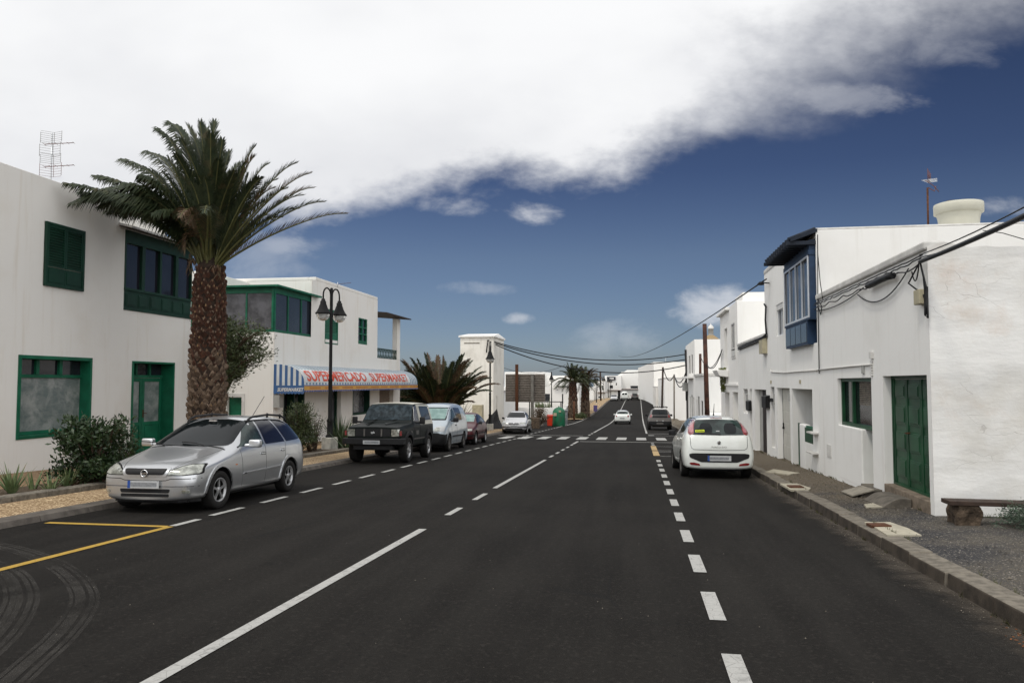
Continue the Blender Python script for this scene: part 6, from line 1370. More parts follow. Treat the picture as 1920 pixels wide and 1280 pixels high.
def car_body(st,paint,arches,crease_belt=.0,crease_end=.0,subs=3,crease_sill=.4,crease_rail=.0):
    n=len(st); me=bpy.data.meshes.new('body'); V=[];Fc=[];prof=[]
    for (x,zb,wb,zm,wm,zl,wl,zr_,wr,zt) in st:
        half=[(0,zb),(wb*.75,zb),(wb,zb+.05),(wm,zm),(wl,zl),(wr,zr_),(wr*.6,zt-.012),(0,zt)]
        ring=[(x,y,z) for y,z in half]+[(x,-y,z) for y,z in half[-2:0:-1]]; prof.append(len(V)); V+=ring
    k=14
    for i in range(n-1):
        for j in range(k): Fc.append((i*k+j,i*k+(j+1)%k,(i+1)*k+(j+1)%k,(i+1)*k+j))
    for i,fl in ((0,1),(n-1,0)):
        o=i*k; q=[]
        for a in range(7):
            l0=(k-a)%k; l1=(k-a-1)%k
            f=[o+a,o+a+1,o+l1,o+l0]; f=list(dict.fromkeys(f))
            Fc.append(tuple(f[::-1] if fl else f))
    me.from_pydata(V,[],Fc); me.update()
    ob=bpy.data.objects.new('tmp',me); col.objects.link(ob)
    cr=me.attributes.new('crease_edge','FLOAT','EDGE')
    for e in me.edges:
        a,b=e.vertices; ja,jb=a%k,b%k; c=0
        if ja==jb and ja in (4,10): c=crease_belt
        if ja==jb and ja in (2,12): c=crease_sill
        if ja==jb and ja in (5,9): c=crease_rail
        if a//k==b//k and a//k in (0,n-1): c=max(c,crease_end)
        cr.data[e.index].value=c
    me.materials.append(paint); me.materials.append(M['trim'])
    sm=ob.modifiers.new('s','SUBSURF'); sm.levels=subs; sm.render_levels=subs
    dg=bpy.context.evaluated_depsgraph_get(); bpy.context.view_layer.update()
    me2=bpy.data.meshes.new_from_object(ob.evaluated_get(dg)); 
    bm=bmesh.new(); bm.from_mesh(me2); bmesh.ops.recalc_face_normals(bm,faces=bm.faces)
    bvh=BVHTree.FromBMesh(bm); bm.free()
    # wheel arches by boolean
    cm=MB()
    for (ax,r,zc) in arches:
        for s in (-1,1): cm.lathe([(0,s*.42),(r,s*.42),(r,s*1.3),(0,s*1.3)],(ax,0,zc),40,axis='y',smooth=False)
    cme=bpy.data.meshes.new('cut'); cme.from_pydata(cm.v,[],cm.f); bm=bmesh.new(); bm.from_mesh(cme); bmesh.ops.remove_doubles(bm,verts=bm.verts,dist=1e-4); bmesh.ops.recalc_face_normals(bm,faces=bm.faces); bm.to_mesh(cme); bm.free()
    cut=bpy.data.objects.new('cut',cme); col.objects.link(cut)
    ob.modifiers.clear(); old=ob.data; ob.data=me2
    bo=ob.modifiers.new('b','BOOLEAN'); bo.operation='DIFFERENCE'; bo.solver='EXACT'; bo.object=cut
    bpy.context.view_layer.update(); me3=bpy.data.meshes.new_from_object(ob.evaluated_get(bpy.context.evaluated_depsgraph_get()))
    bpy.data.objects.remove(ob); bpy.data.objects.remove(cut)
    for p in me3.polygons:
        c=p.center; inside=False
        for (ax,r,zc) in arches:
            d=math.hypot(c.x-ax,c.z-zc)
            if d<r+.004 and (abs(c.y)<.43 or abs(d-r)<.006 and abs(p.normal.y)<.5): inside=True
        p.material_index=1 if inside else 0; p.use_smooth=not inside
    while len(me3.materials)<2: me3.materials.append(M['trim'])
    me3.materials[0]=paint; me3.materials[1]=M['trim']
    return me3,bvh
def chaikin(poly,n):
    for _ in range(n):
        q=[]
        for a,b in zip(poly,poly[1:]+poly[:1]): q+=[(a[0]*.75+b[0]*.25,a[1]*.75+b[1]*.25),(a[0]*.25+b[0]*.75,a[1]*.25+b[1]*.75)]
        poly=q
    return poly
def round_poly(poly,r):
    out=[]; n=len(poly)
    for i,p in enumerate(poly):
        a,b=poly[i-1],poly[(i+1)%n]; la,lb=math.dist(a,p),math.dist(b,p)
        if la<1e-6 or lb<1e-6: continue
        d=min(r,.4*la,.4*lb); q0=(p[0]+(a[0]-p[0])*d/la,p[1]+(a[1]-p[1])*d/la); q1=(p[0]+(b[0]-p[0])*d/lb,p[1]+(b[1]-p[1])*d/lb)
        for k in range(4):
            t=k/3; out.append(((1-t)**2*q0[0]+2*t*(1-t)*p[0]+t*t*q1[0],(1-t)**2*q0[1]+2*t*(1-t)*p[1]+t*t*q1[1]))
    return out
def conform(bvh,poly,view,off=.006,res=.06,rnd_=1,skirt=.012):
    poly=round_poly(poly,.03*rnd_) if rnd_ else poly
    P=[]
    for a,b in zip(poly,poly[1:]+poly[:1]):
        L=math.dist(a,b); k=max(1,int(L/res)); P+=[(a[0]+(b[0]-a[0])*i/k,a[1]+(b[1]-a[1])*i/k) for i in range(k)]
    nb=len(P); xs=[p[0] for p in P]; ys=[p[1] for p in P]
    def inside(x,y):
        c=False
        for (x1,y1),(x2,y2) in zip(P,P[1:]+P[:1]):
            if (y1>y)!=(y2>y) and x<(x2-x1)*(y-y1)/(y2-y1)+x1: c=not c
        return c
    G=[]; x=min(xs)+res/2
    while x<max(xs):
        y=min(ys)+res/2
        while y<max(ys):
            if inside(x,y) and min(math.dist((x,y),p) for p in P)>res*.45: G.append((x,y))
            y+=res
        x+=res
    vs=[Vector(p) for p in P+G]; out=geometry.delaunay_2d_cdt(vs,[(i,(i+1)%nb) for i in range(nb)],[],1,1e-6)
    v2,_,f2=out[0],out[1],out[2]
    O={'R':lambda a,b:(Vector((a,-3,b)),Vector((0,1,0))),'L':lambda a,b:(Vector((a,3,b)),Vector((0,-1,0))),'F':lambda a,b:(Vector((4,a,b)),Vector((-1,0,0))),'B':lambda a,b:(Vector((-4,a,b)),Vector((1,0,0))),'T':lambda a,b:(Vector((a,b,4)),Vector((0,0,-1)))}[view]
    W=[];ok=[]
    for v in v2:
        o,d=O(v.x,v.y); h=bvh.ray_cast(o,d)
        if h[0] is None: W.append(Vector((0,0,0))); ok.append(False); continue
        nrm=h[1]; nrm=nrm if nrm.dot(d)<0 else -nrm
        W.append(h[0]+nrm*off); ok.append(True)
    mb=MB(); fs=[tuple(f) for f in f2 if all(ok[i] for i in f)]
    # keep orientation towards the outside
    mb.add(W,fs,True)
    # skirt
    cnt={}
    for f in fs:
        for a,b in zip(f,f[1:]+f[:1]): cnt[(min(a,b),max(a,b))]=cnt.get((min(a,b),max(a,b)),0)+1
    d=O(0,0)[1]
    for (a,b),c in cnt.items():
        if c==1: mb.add([W[a],W[b],W[b]+d*(off+skirt),W[a]+d*(off+skirt)],[(0,1,2,3)])
    return mb
def strip(pts,w):
    L=[];R=[]
    for i,p in enumerate(pts):
        a=pts[max(i-1,0)]; b=pts[min(i+1,len(pts)-1)]; dx,dy=b[0]-a[0],b[1]-a[1]; l=math.hypot(dx,dy) or 1
        L.append((p[0]-dy/l*w/2,p[1]+dx/l*w/2)); R.append((p[0]+dy/l*w/2,p[1]-dx/l*w/2))
    return L+R[::-1]
def make_wheel(parent,x,y,z,r,w,mat_rim,spokes,steer=0,rr=.64):
    s=1 if y>0 else -1; m=MB(); ri=r*rr
    T=Matrix.Rotation(steer,3,'Z')
    prof=[(ri,-w*.5),(r*.93,-w*.5),(r*.985,-w*.40),(r,-w*.2),(r,w*.2),(r*.985,w*.40),(r*.93,w*.5),(ri*1.02,w*.47),(ri,w*.40),(ri,-w*.3)]
    m.lathe([(a,h*s) for a,h in prof],(0,0,0),32,axis='y',mat=T); m.lathe([(0,-w*.45*s),(ri,-w*.45*s)],(0,0,0),24,axis='y',mat=T)
    o=m.build('wheel',M['tyre'],parent,local=True); o.location=(x,y,z)
    m=MB(); yo=w*.36*s
    m.lathe([(ri,yo),(ri*1.0,w*.44*s),(ri*.90,w*.43*s),(ri*.86,yo*.6)],(0,0,0),28,axis='y',mat=T)
    m.lathe([(0,yo*1.12),(ri*.22,yo*1.12),(ri*.26,yo*.8)],(0,0,0),18,axis='y',mat=T)
    for k in range(spokes):
        a=2*math.pi*k/spokes+.3; c,q=math.cos(a),math.sin(a); sw=ri*.30 if spokes<8 else ri*.12
        pts=[]
        for (rad,wd,yy) in ((ri*.15,sw*.5,yo*1.1),(ri*.6,sw*.55,yo*1.02),(ri*.93,sw*.75,yo*1.1)):
            for t in (-1,1): pts.append((rad*c-t*wd*.5*q*1.,yy,rad*q+t*wd*.5*c))
        pts2=[(p[0],p[1]-.025*s,p[2]) for p in pts]
        P_=[tuple(T@Vector(p)) for p in pts+pts2]; m.add(P_,[(0,1,3,2),(2,3,5,4),(6,8,9,7),(8,10,11,9),(0,2,8,6),(2,4,10,8),(1,7,9,3),(3,9,11,5)])
    m.lathe([(0,yo*.35),(ri*.98,yo*.35)],(0,0,0),24,axis='y',mat=T) if spokes>=8 else None
    m.build('rim',M[mat_rim],o,local=True); return o
def place(R,x,y,facing,yaw=0,dz=0):
    """facing -1: nose towards the camera, +1: nose away"""
    f=Vector((math.sin(yaw),facing*math.cos(yaw),0)); e=.5; f.z=(zr(y+f.y*e)-zr(y-f.y*e))/(2*e); f.normalize()
    up=Vector((0,-(zr(y+e)-zr(y-e))/(2*e),1)).normalized(); l=up.cross(f).normalized(); up=f.cross(l)
    mt=Matrix((f,l,up)).transposed(); R.rotation_euler=mt.to_euler(); R.location=(x,y,zr(y)+dz)
def build_car(spec):
    R=empty('parked_car' if not spec.get('moving') else 'car',(0,0,0),spec['label'],spec.get('cat','car'),spec.get('group'))
    me,bvh=car_body(spec['st'],spec['paint'],spec['arches'],spec.get('belt',0),spec.get('cend',0),spec.get('subs',3),.4,spec.get('rail',0))
    me.name='body'; b=bpy.data.objects.new('body',me); col.objects.link(b); b.parent=R
    spec['bvh']=bvh; parts={}
    for it in spec['panels']:
        name,view,poly,mat=it[:4]; kw=it[4] if len(it)>4 else {}
        kw=dict(kw); par=kw.pop('parent',None); 
        views=('L','R') if view=='S' else (view,)
        polys=[poly]
        if kw.pop('mirror',False): polys=[poly,[(-a,c) for a,c in poly]]
        for vw in views:
            for pl in polys:
                mb=conform(bvh,pl,vw,**kw)
                if not mb.f: continue
                o=mb.build(name,M[mat] if isinstance(mat,str) else mat,parts.get((par,vw)) or parts.get((par,None)) or R,local=True)
                parts[(name,vw)]=o; parts[(name,None)]=o
    for (ax,wr,ww,tr,rim,sp,steer) in spec['wheels']:
        for s in (-1,1): make_wheel(R,ax,s*tr,wr,wr,ww,rim,sp,steer)
    if spec.get('under'):
        m=MB(); a,b_,w,z0,z1=spec['under']; m.box(a,b_,-w,w,z0,z1); m.build('underbody',M['trim'],R,local=True)
    if spec.get('extra'): spec['extra'](R,parts)
    return R
def mirrors(R,x,y,z,mat,w=.20,h=.13,d=.10,arm=.08):
    for s in (-1,1):
        m=MB(); c=Vector((x,s*(y+arm+w/2),z)); m.obox(c,(d/2,0,0),(0,w/2,0),(0,0,h/2)); m.obox((x-.01,s*(y+arm/2),z-h*.25),(.03,0,0),(0,arm/2+.02,0),(0,0,.03)); o=m.build('mirror',M[mat] if isinstance(mat,str) else mat,R,local=True,bevel=.045,smooth=True); o.modifiers[0].segments=4
def plate(R,x,y,z,fwd,w=.52,h=.11,blue=True,tilt=0):
    m=MB(); t=.008*fwd; m.box(x,x+t,y-w/2,y+w/2,z-h/2,z+h/2); o=m.build('number_plate',M['plate'],R,local=True)
    m=MB(); m.box(x+t,x+t*1.4,y-w/2*.80,y+w/2*.86,z-h*.26,z+h*.26); m.build('plate_characters',M['plate_blur'],o,local=True)
    if blue: m=MB(); yb=(y+w/2-.045 if fwd<0 else y-w/2); yb=y-w/2 if fwd>0 else y+w/2-.045; m.box(x+t,x+t*1.4,yb,yb+.045,z-h/2,z+h/2); m.build('plate_band',M['plate_blue'],o,local=True)
# ---------------------------------------------------------------- silver estate
silver=carpaint('silver_paint',(.60,.61,.62),.8,.30,1.,da=.10)
astra_st=[(2.10,.22,.46,.42,.58,.56,.54,.63,.48,.65),(2.04,.19,.66,.42,.74,.60,.70,.68,.60,.705),(1.85,.18,.77,.46,.84,.70,.80,.76,.70,.785),(1.45,.19,.80,.5,.855,.76,.83,.84,.70,.875),(1.05,.19,.80,.5,.855,.84,.82,.93,.68,.955),(.90,.19,.80,.5,.855,.875,.815,.99,.68,1.00),
 (.72,.19,.80,.5,.855,.90,.81,1.07,.665,1.11),(.12,.19,.80,.5,.855,.93,.815,1.375,.585,1.425),(-.12,.19,.8,.5,.855,.935,.815,1.41,.585,1.475),(-.8,.19,.8,.5,.855,.945,.815,1.425,.59,1.50),(-1.5,.2,.8,.5,.855,.955,.805,1.395,.58,1.475),(-1.83,.22,.79,.5,.85,.96,.785,1.31,.56,1.40),(-2.0,.24,.76,.5,.82,.96,.755,1.10,.60,1.17),(-2.10,.27,.72,.5,.79,.90,.72,.96,.62,.99),(-2.14,.32,.62,.5,.72,.80,.64,.86,.52,.88)]
astra_p=[
 ('windscreen','F',[(-.695,1.0),(0,.98),(.695,1.0),(.555,1.385),(.3,1.415),(-.3,1.415),(-.565,1.385)],'glass_car',dict(rnd_=2,off=.009,res=.035)),
 ('side_window','S',[(.66,.965),(.54,1.02),(.22,1.30),(.0,1.375),(-.20,1.39),(-.235,.97)],'glass_green',dict(off=.005)),
 ('side_window','S',[(-.30,.97),(-.27,1.392),(-.85,1.40),(-1.0,1.20),(-1.12,.985)],'glass_tinted',dict(off=.005)),
 ('side_window','S',[(-1.19,.985),(-1.05,1.22),(-.93,1.395),(-1.45,1.372),(-1.68,1.30),(-1.93,1.05),(-1.88,1.01)],'glass_tinted',dict(off=.005)),
 ('rear_window','B',[(-.55,1.08),(.55,1.08),(.5,1.38),(-.5,1.38)],'glass_tinted',dict(off=.004)),
 ('window_surround','S',strip([(.70,.955),(.50,1.00),(.20,1.33),(-.05,1.395),(-.85,1.412),(-1.45,1.385)],.020),'seam',dict(off=.003,rnd_=0,res=.04)),
 ('seam','S',strip([(.66,.94),(.62,.75),(.60,.30)],.010),'seam_soft',dict(off=.0025,rnd_=0)),
 ('seam','S',strip([(-.265,.99),(-.27,.6),(-.25,.28)],.010),'seam_soft',dict(off=.0025,rnd_=0)),
 ('seam','S',strip([(-1.14,.99),(-1.08,.72),(-.98,.55),(-.90,.30)],.010),'seam_soft',dict(off=.0025,rnd_=0)),
 ('door_handle','S',[(-.08,.795),(-.24,.785),(-.24,.835),(-.08,.835)],'trim',dict(off=.012,rnd_=1,res=.03)),
 ('door_handle','S',[(-.90,.815),(-1.05,.805),(-1.05,.855),(-.90,.855)],'trim',dict(off=.012,rnd_=1,res=.03)),
 ('door_handle','S',[(-.07,.80),(-.20,.80),(-.20,.826),(-.07,.826)],silver,dict(off=.028,rnd_=1,res=.03)),
 ('door_handle','S',[(-.89,.82),(-1.02,.82),(-1.02,.846),(-.89,.846)],silver,dict(off=.028,rnd_=1,res=.03)),
 ('rub_strip','S',[(.58,.50),(-.25,.515),(-.25,.54),(.58,.528)],silver,dict(off=.016,rnd_=0,res=.08)),
 ('rub_strip','S',[(-.29,.515),(-.90,.53),(-.90,.555),(-.29,.54)],silver,dict(off=.016,rnd_=0,res=.08)),
 ('badge','S',[(.57,.505),(.50,.505),(.50,.522),(.57,.522)],'trim',dict(off=.019,rnd_=0,res=.03)),
 ('headlight','F',[(.34,.60),(.37,.64),(.52,.715),(.64,.745),(.765,.745),(.79,.62),(.60,.60)],'lamp_clear',dict(off=.008,rnd_=1,res=.035,mirror=True)),
 ('headlight_gap','F',[(.315,.588),(.355,.648),(.51,.727),(.64,.758),(.78,.757),(.805,.606),(.60,.588)],'seam',dict(off=.005,rnd_=1,res=.035,mirror=True)),
 ('grille_surround','F',[(-.35,.575),(-.40,.685),(-.37,.695),(.37,.695),(.40,.685),(.35,.575)],silver,dict(off=.014,rnd_=1,res=.025)),
 ('grille','F',[(-.30,.600),(-.35,.672),(.35,.672),(.30,.600)],'trim',dict(off=.030,rnd_=1,res=.025)),
 ('bumper_seam','F',strip([(-.80,.545),(-.42,.54),(-.34,.515),(0,.51),(.34,.515),(.42,.54),(.80,.545)],.010),'seam',dict(off=.003,rnd_=0,res=.05)),
 ('bumper_groove','F',strip([(-.84,.43),(-.4,.425),(0,.422),(.4,.425),(.84,.43)],.014),'seam_soft',dict(off=.004,rnd_=0,res=.05)),
 ('lower_grille','F',[(-.40,.325),(-.42,.385),(.42,.385),(.40,.325)],'trim',dict(off=.006,rnd_=1,res=.04)),
 ('lower_grille','F',[(-.40,.265),(-.40,.312),(.40,.312),(.40,.265)],'trim',dict(off=.006,rnd_=1,res=.04)),
 ('fog_lamp','F',[(.60,.32),(.60,.375),(.70,.375),(.70,.32)],'lamp_clear',dict(off=.006,rnd_=1,res=.03,mirror=True)),
 ('bonnet_seam','T',strip([(2.02,.42),(1.8,.50),(1.4,.60),(1.02,.665)],.012),'seam_soft',dict(off=.002,rnd_=0,res=.05)),
 ('bonnet_seam','T',strip([(2.02,-.42),(1.8,-.50),(1.4,-.60),(1.02,-.665)],.012),'seam_soft',dict(off=.002,rnd_=0,res=.05)),
 ('bonnet_seam','T',strip([(1.00,-.70),(.93,-.4),(.91,0),(.93,.4),(1.00,.70)],.035),'trim',dict(off=.003,rnd_=0,res=.05)),
 ('tail_light','B',[(.58,.65),(.58,1.05),(.70,1.0),(.74,.65)],'lamp_red',dict(off=.006,mirror=True)),
 ('side_repeater','S',[(.80,.67),(.86,.67),(.86,.69),(.80,.69)],'amber',dict(off=.006,res=.03)),
 ('arch_lip','S',strip([(1.32+.405*math.cos(math.pi*k/12),.30+.405*math.sin(math.pi*k/12)) for k in range(13)],.05),silver,dict(off=.014,rnd_=0,res=.05)),
 ('arch_lip','S',strip([(-1.295+.405*math.cos(math.pi*k/12),.30+.405*math.sin(math.pi*k/12)) for k in range(13)],.05),silver,dict(off=.014,rnd_=0,res=.05)),
]
def astra_extra(R,parts):
    mirrors(R,.52,.82,1.02,silver,.21,.135,.12)
    for s in (-1,1):
        m=MB(); y=s*.565; pts=[(.02,y,1.37),(-.06,y,1.425),(-.2,y,1.465),(-.8,y,1.50),(-1.35,y,1.48),(-1.55,y,1.43),(-1.62,y,1.36)]
        m.tube(pts,.020,8); m.tube([(-.8,y,1.44),(-.8,y,1.53)],.02,6); m.tube([(-1.35,y,1.42),(-1.35,y,1.51)],.02,6); m.build('roof_rail',M['trim'],R,local=True)
    m=MB(); m.tube([(-1.35,.0,1.48),(-1.72,.05,1.86)],.006,5); m.build('aerial',M['trim'],R,local=True)
    plate(R,2.135,-.0,.455,1,.52,.115)
    m=MB(); m.lathe([(.058,-.004),(.058,.008),(.044,.008),(.044,-.004)],(2.128,0,.622),24,axis='x'); m.obox((2.133,0,.622),(.004,0,0),(0,.040,.006),(0,.006,.010)); m.build('badge',M['chrome'],R,local=True)
    m=MB(); m.prism([(2.0,-.52,.16),(1.72,-.74,.16),(1.72,.74,.16),(2.0,.52,.16)],(0,0,.08)); m.build('front_lip',M['trim'],R,local=True,bevel=.02)
    m=MB(); 
    for s in (0,1):
        b0=Vector((.97,.35-s*.75,.985)); m.tube([b0,b0+Vector((-.06,-.22,.05)),b0+Vector((-.10,-.50,.065))],.008,5)
    m.build('wiper',M['trim'],R,local=True)
    m=MB(); m.obox((.235,.05,1.40),(.02,0,0),(0,.07,0),(0,0,.012)); m.build('rear_view_mirror',M['chrome'],R,local=True)
R=build_car(dict(label='silver estate car with roof rails parked at the left kerb nearest the camera',st=astra_st,paint=silver,arches=[(1.32,.375,.31),(-1.295,.375,.31)],panels=astra_p,
 wheels=[(1.32,.308,.195,.735,'rim',5,-.06),(-1.295,.308,.195,.735,'rim',5,0)],under=(-1.8,1.9,.62,.17,.4),extra=astra_extra,rail=.25,belt=.35,group='cars parked along the left kerb'))
place(R,-7.57,13.05,-1,R_(1.0))
# ---------------------------------------------------------------- white hatchback (rear view)
white=carpaint('white_paint',(.70,.72,.68),0,.3,1.,da=.14)
punto_st=[(2.0,.26,.45,.45,.58,.58,.55,.64,.45,.66),(1.85,.20,.68,.46,.78,.66,.74,.74,.60,.77),(1.5,.19,.76,.5,.835,.80,.80,.86,.66,.90),(1.1,.19,.78,.5,.843,.88,.80,.96,.66,.99),(.95,.19,.78,.5,.843,.90,.80,1.02,.65,1.05),(.25,.19,.78,.5,.843,.95,.79,1.37,.57,1.44),(-.3,.19,.78,.52,.843,.98,.79,1.43,.56,1.50),(-1.0,.2,.78,.55,.845,1.02,.79,1.42,.55,1.495),(-1.5,.22,.80,.58,.855,1.04,.79,1.38,.555,1.455),(-1.72,.22,.80,.58,.86,1.04,.78,1.32,.575,1.40),(-1.88,.22,.79,.56,.85,1.02,.765,1.14,.62,1.20),(-1.98,.22,.77,.54,.82,.95,.735,1.02,.62,1.05),(-2.04,.24,.72,.50,.78,.80,.69,.88,.55,.92),(-2.06,.29,.60,.46,.68,.66,.60,.72,.48,.74)]
def arcp(cx,cz,r,n=14,a0=.16,a1=math.pi-.16): return [(cx+r*math.cos(a0+(a1-a0)*k/n),cz+r*math.sin(a0+(a1-a0)*k/n)) for k in range(n+1)]
punto_p=[
 ('rear_window','B',[(-.60,1.035),(-.56,1.24),(-.49,1.375),(0,1.395),(.49,1.375),(.56,1.24),(.60,1.035),(0,1.025)],'glass_green',dict(rnd_=1,off=.010,res=.04)),
 ('tail_light','B',[(.50,1.385),(.545,1.24),(.575,1.05),(.66,1.02),(.70,1.07),(.655,1.26),(.575,1.36)],'lamp_red',dict(rnd_=1,off=.012,res=.03,mirror=True)),
 ('tail_light_lens','B',[(.555,1.28),(.58,1.10),(.63,1.07),(.66,1.10),(.625,1.24),(.58,1.32)],'lamp_pink',dict(rnd_=1,off=.016,res=.03,mirror=True,parent='tail_light')),
 ('side_window','S',[(.85,1.01),(.60,1.10),(.30,1.32),(.0,1.385),(-.20,1.395),(-.25,1.02)],'glass_car',dict(off=.006)),
 ('side_window','S',[(-.32,1.02),(-.28,1.395),(-.9,1.385),(-1.2,1.30),(-1.38,1.14),(-1.2,1.07)],'glass_car',dict(off=.006)),
 ('window_surround','S',strip([(.85,.99),(.45,1.24),(.2,1.36),(-.2,1.42),(-.9,1.412),(-1.3,1.30)],.02),'seam',dict(off=.003,rnd_=0,res=.04)),
 ('windscreen','F',[(-.62,1.07),(.62,1.07),(.53,1.40),(-.53,1.40)],'glass_car',dict(rnd_=1,off=.004)),
 ('hatch_seam','B',strip([(-.66,1.00),(-.655,.80),(-.64,.73),(-.58,.69),(0,.675),(.58,.69),(.64,.73),(.655,.80),(.66,1.00)],.011),'seam_soft',dict(off=.004,rnd_=0,res=.03)),
 ('rear_insert','B',[(-.70,.585),(-.68,.50),(-.56,.455),(-.42,.395),(.42,.395),(.56,.455),(.68,.50),(.70,.585),(.60,.605),(-.60,.605)],'trim',dict(rnd_=1,off=.008,res=.04)),
 ('reflector','B',[(.44,.315),(.66,.33),(.70,.38),(.60,.39),(.46,.36)],'lamp_red',dict(rnd_=1,off=.008,res=.03,mirror=True)),
 ('seam','S',strip([(-.28,1.0),(-.30,.6),(-.28,.28)],.01),'seam_soft',dict(off=.0025,rnd_=0)),
 ('seam','S',strip([(.72,.95),(.70,.6),(.68,.28)],.01),'seam_soft',dict(off=.0025,rnd_=0)),
 ('door_handle','S',[(-.06,.86),(-.22,.85),(-.22,.885),(-.06,.89)],white,dict(off=.025,res=.03)),
 ('door_handle','S',[(-.95,.90),(-1.10,.89),(-1.10,.925),(-.95,.93)],white,dict(off=.025,res=.03)),
 ('roof_seam','T',strip([(-1.45,.47),(-.8,.49),(.1,.50)],.02),'seam',dict(off=.003,rnd_=0,res=.05)),
 ('roof_seam','T',strip([(-1.45,-.47),(-.8,-.49),(.1,-.50)],.02),'seam',dict(off=.003,rnd_=0,res=.05)),
 ('headlight','F',[(.42,.66),(.45,.74),(.66,.80),(.70,.68)],'lamp_clear',dict(off=.006,mirror=True)),
 ('grille','F',[(-.5,.30),(-.5,.42),(.5,.42),(.5,.30)],'trim',dict(off=.006)),
]
def punto_extra(R,parts):
    mirrors(R,.66,.66,1.0,'trim',.18,.14,.11,.12)
    rw=parts[('rear_window','B')]
    bv=None
    def onback(y,z,off=.01):
        h=punto['bvh'].ray_cast(Vector((-4,y,z)),Vector((1,0,0))); return h[0]+(h[1] if h[1].x<0 else -h[1])*off
    def bpanel(name,poly,mat,off,par,rnd_=1,res=.03): return conform(punto['bvh'],poly,'B',off=off,res=res,rnd_=rnd_).build(name,M[mat],par,local=True)
    for cy in (-.28,.28): bpanel('headrest',[(cy-.13,1.06),(cy-.15,1.20),(cy-.10,1.30),(cy+.10,1.30),(cy+.15,1.20),(cy+.13,1.06)],'glass_car',.014,rw,2)
    bpanel('sticker',[(.56-.03,1.085),(.53,1.135),(.32,1.145),(.32,1.093)],'yellow',.017,rw,0)
    for k in range(9): bpanel('sticker_lettering',[(.515-.021*k,1.104),(.515-.021*k,1.124),(.501-.021*k,1.125),(.501-.021*k,1.105)],'trim',.020,rw,0,.02)
    bpanel('sticker',[(.05,1.105),(.05,1.125),(-.03,1.125),(-.03,1.105)],'plate',.017,rw,0)
    bpanel('wiper',strip([(-.05,1.045),(.1,1.05),(.30,1.055),(.48,1.05)],.028),'trim',.022,rw,0)
    bpanel('brake_light',[(-.14,1.415),(-.14,1.435),(.14,1.435),(.14,1.415)],'lamp_red',.010,R,0)
    p=onback(0,.845,.006); 
    m=MB(); m.lathe([(.050,-.006),(.050,.010),(.036,.012),(.036,-.006)],p,24,axis='x'); m.build('badge_ring',M['chrome'],R,local=True)
    m=MB(); m.lathe([(.036,-.004),(.034,-.009),(0,-.010)],p,20,axis='x'); m.build('badge',M['rim_dark'],R,local=True)
    tv,tf=text_geo('PUNTO EVO',.050,.0,0,1.25); xs=[v[0] for v in tv]; wd=max(xs)-min(xs); m=MB(); m.add([tuple(onback(wd/2-(x-min(xs)),.735+y,.010)) for x,y in tv],tf); m.build('lettering',M['kerb'],R,local=True)
    q=onback(0,.50,.02); plate(R,q.x,0,.49,-1,.54,.12)
    m=MB(); m.tube([(-1.15,0,1.49),(-1.17,0,1.53),(-1.32,0,1.78)],[.022,.012,.004],6); m.build('aerial',M['trim'],R,local=True)
punto=dict(label='white hatchback seen from behind at the right kerb, yellow sticker in its rear window',st=punto_st,paint=white,arches=[(1.25,.37,.30),(-1.26,.37,.30)],panels=punto_p,
 wheels=[(1.25,.30,.195,.735,'rim_dark',9,0),(-1.26,.30,.195,.735,'rim_dark',9,0)],under=(-1.7,1.7,.6,.17,.4),extra=punto_extra,rail=.2,belt=.2)
R=build_car(punto); place(R,1.79,20.95,1,R_(-2.2))
# ---------------------------------------------------------------- black off-road car
offblack=carpaint('black_green_paint',(.006,.009,.008),0,.5,.08,dirt=(.045,.038,.03),da=.2)
cream=carpaint('cream_hardtop',(.55,.53,.45),0,.5,.2,da=.2)
pat_st=[(2.00,.62,.72,.78,.78,.95,.78,1.05,.72,1.07),(1.94,.55,.76,.75,.83,.98,.82,1.08,.76,1.10),(1.5,.45,.80,.70,.86,1.0,.84,1.12,.78,1.14),(.95,.42,.82,.70,.87,1.02,.85,1.15,.80,1.17),(.72,.42,.82,.70,.87,1.04,.85,1.17,.80,1.19),(.62,.42,.82,.70,.87,1.05,.85,1.24,.78,1.26),(.28,.42,.82,.70,.87,1.07,.85,1.70,.69,1.74),(.12,.42,.82,.70,.87,1.07,.85,1.75,.68,1.79),(-.7,.42,.82,.7,.87,1.08,.85,1.77,.68,1.81),(-1.6,.42,.82,.7,.87,1.08,.85,1.77,.68,1.81),(-1.86,.44,.82,.7,.87,1.08,.85,1.70,.70,1.74),(-1.96,.5,.80,.7,.85,1.08,.83,1.25,.76,1.28),(-1.98,.55,.78,.7,.83,1.05,.80,1.15,.74,1.17)]
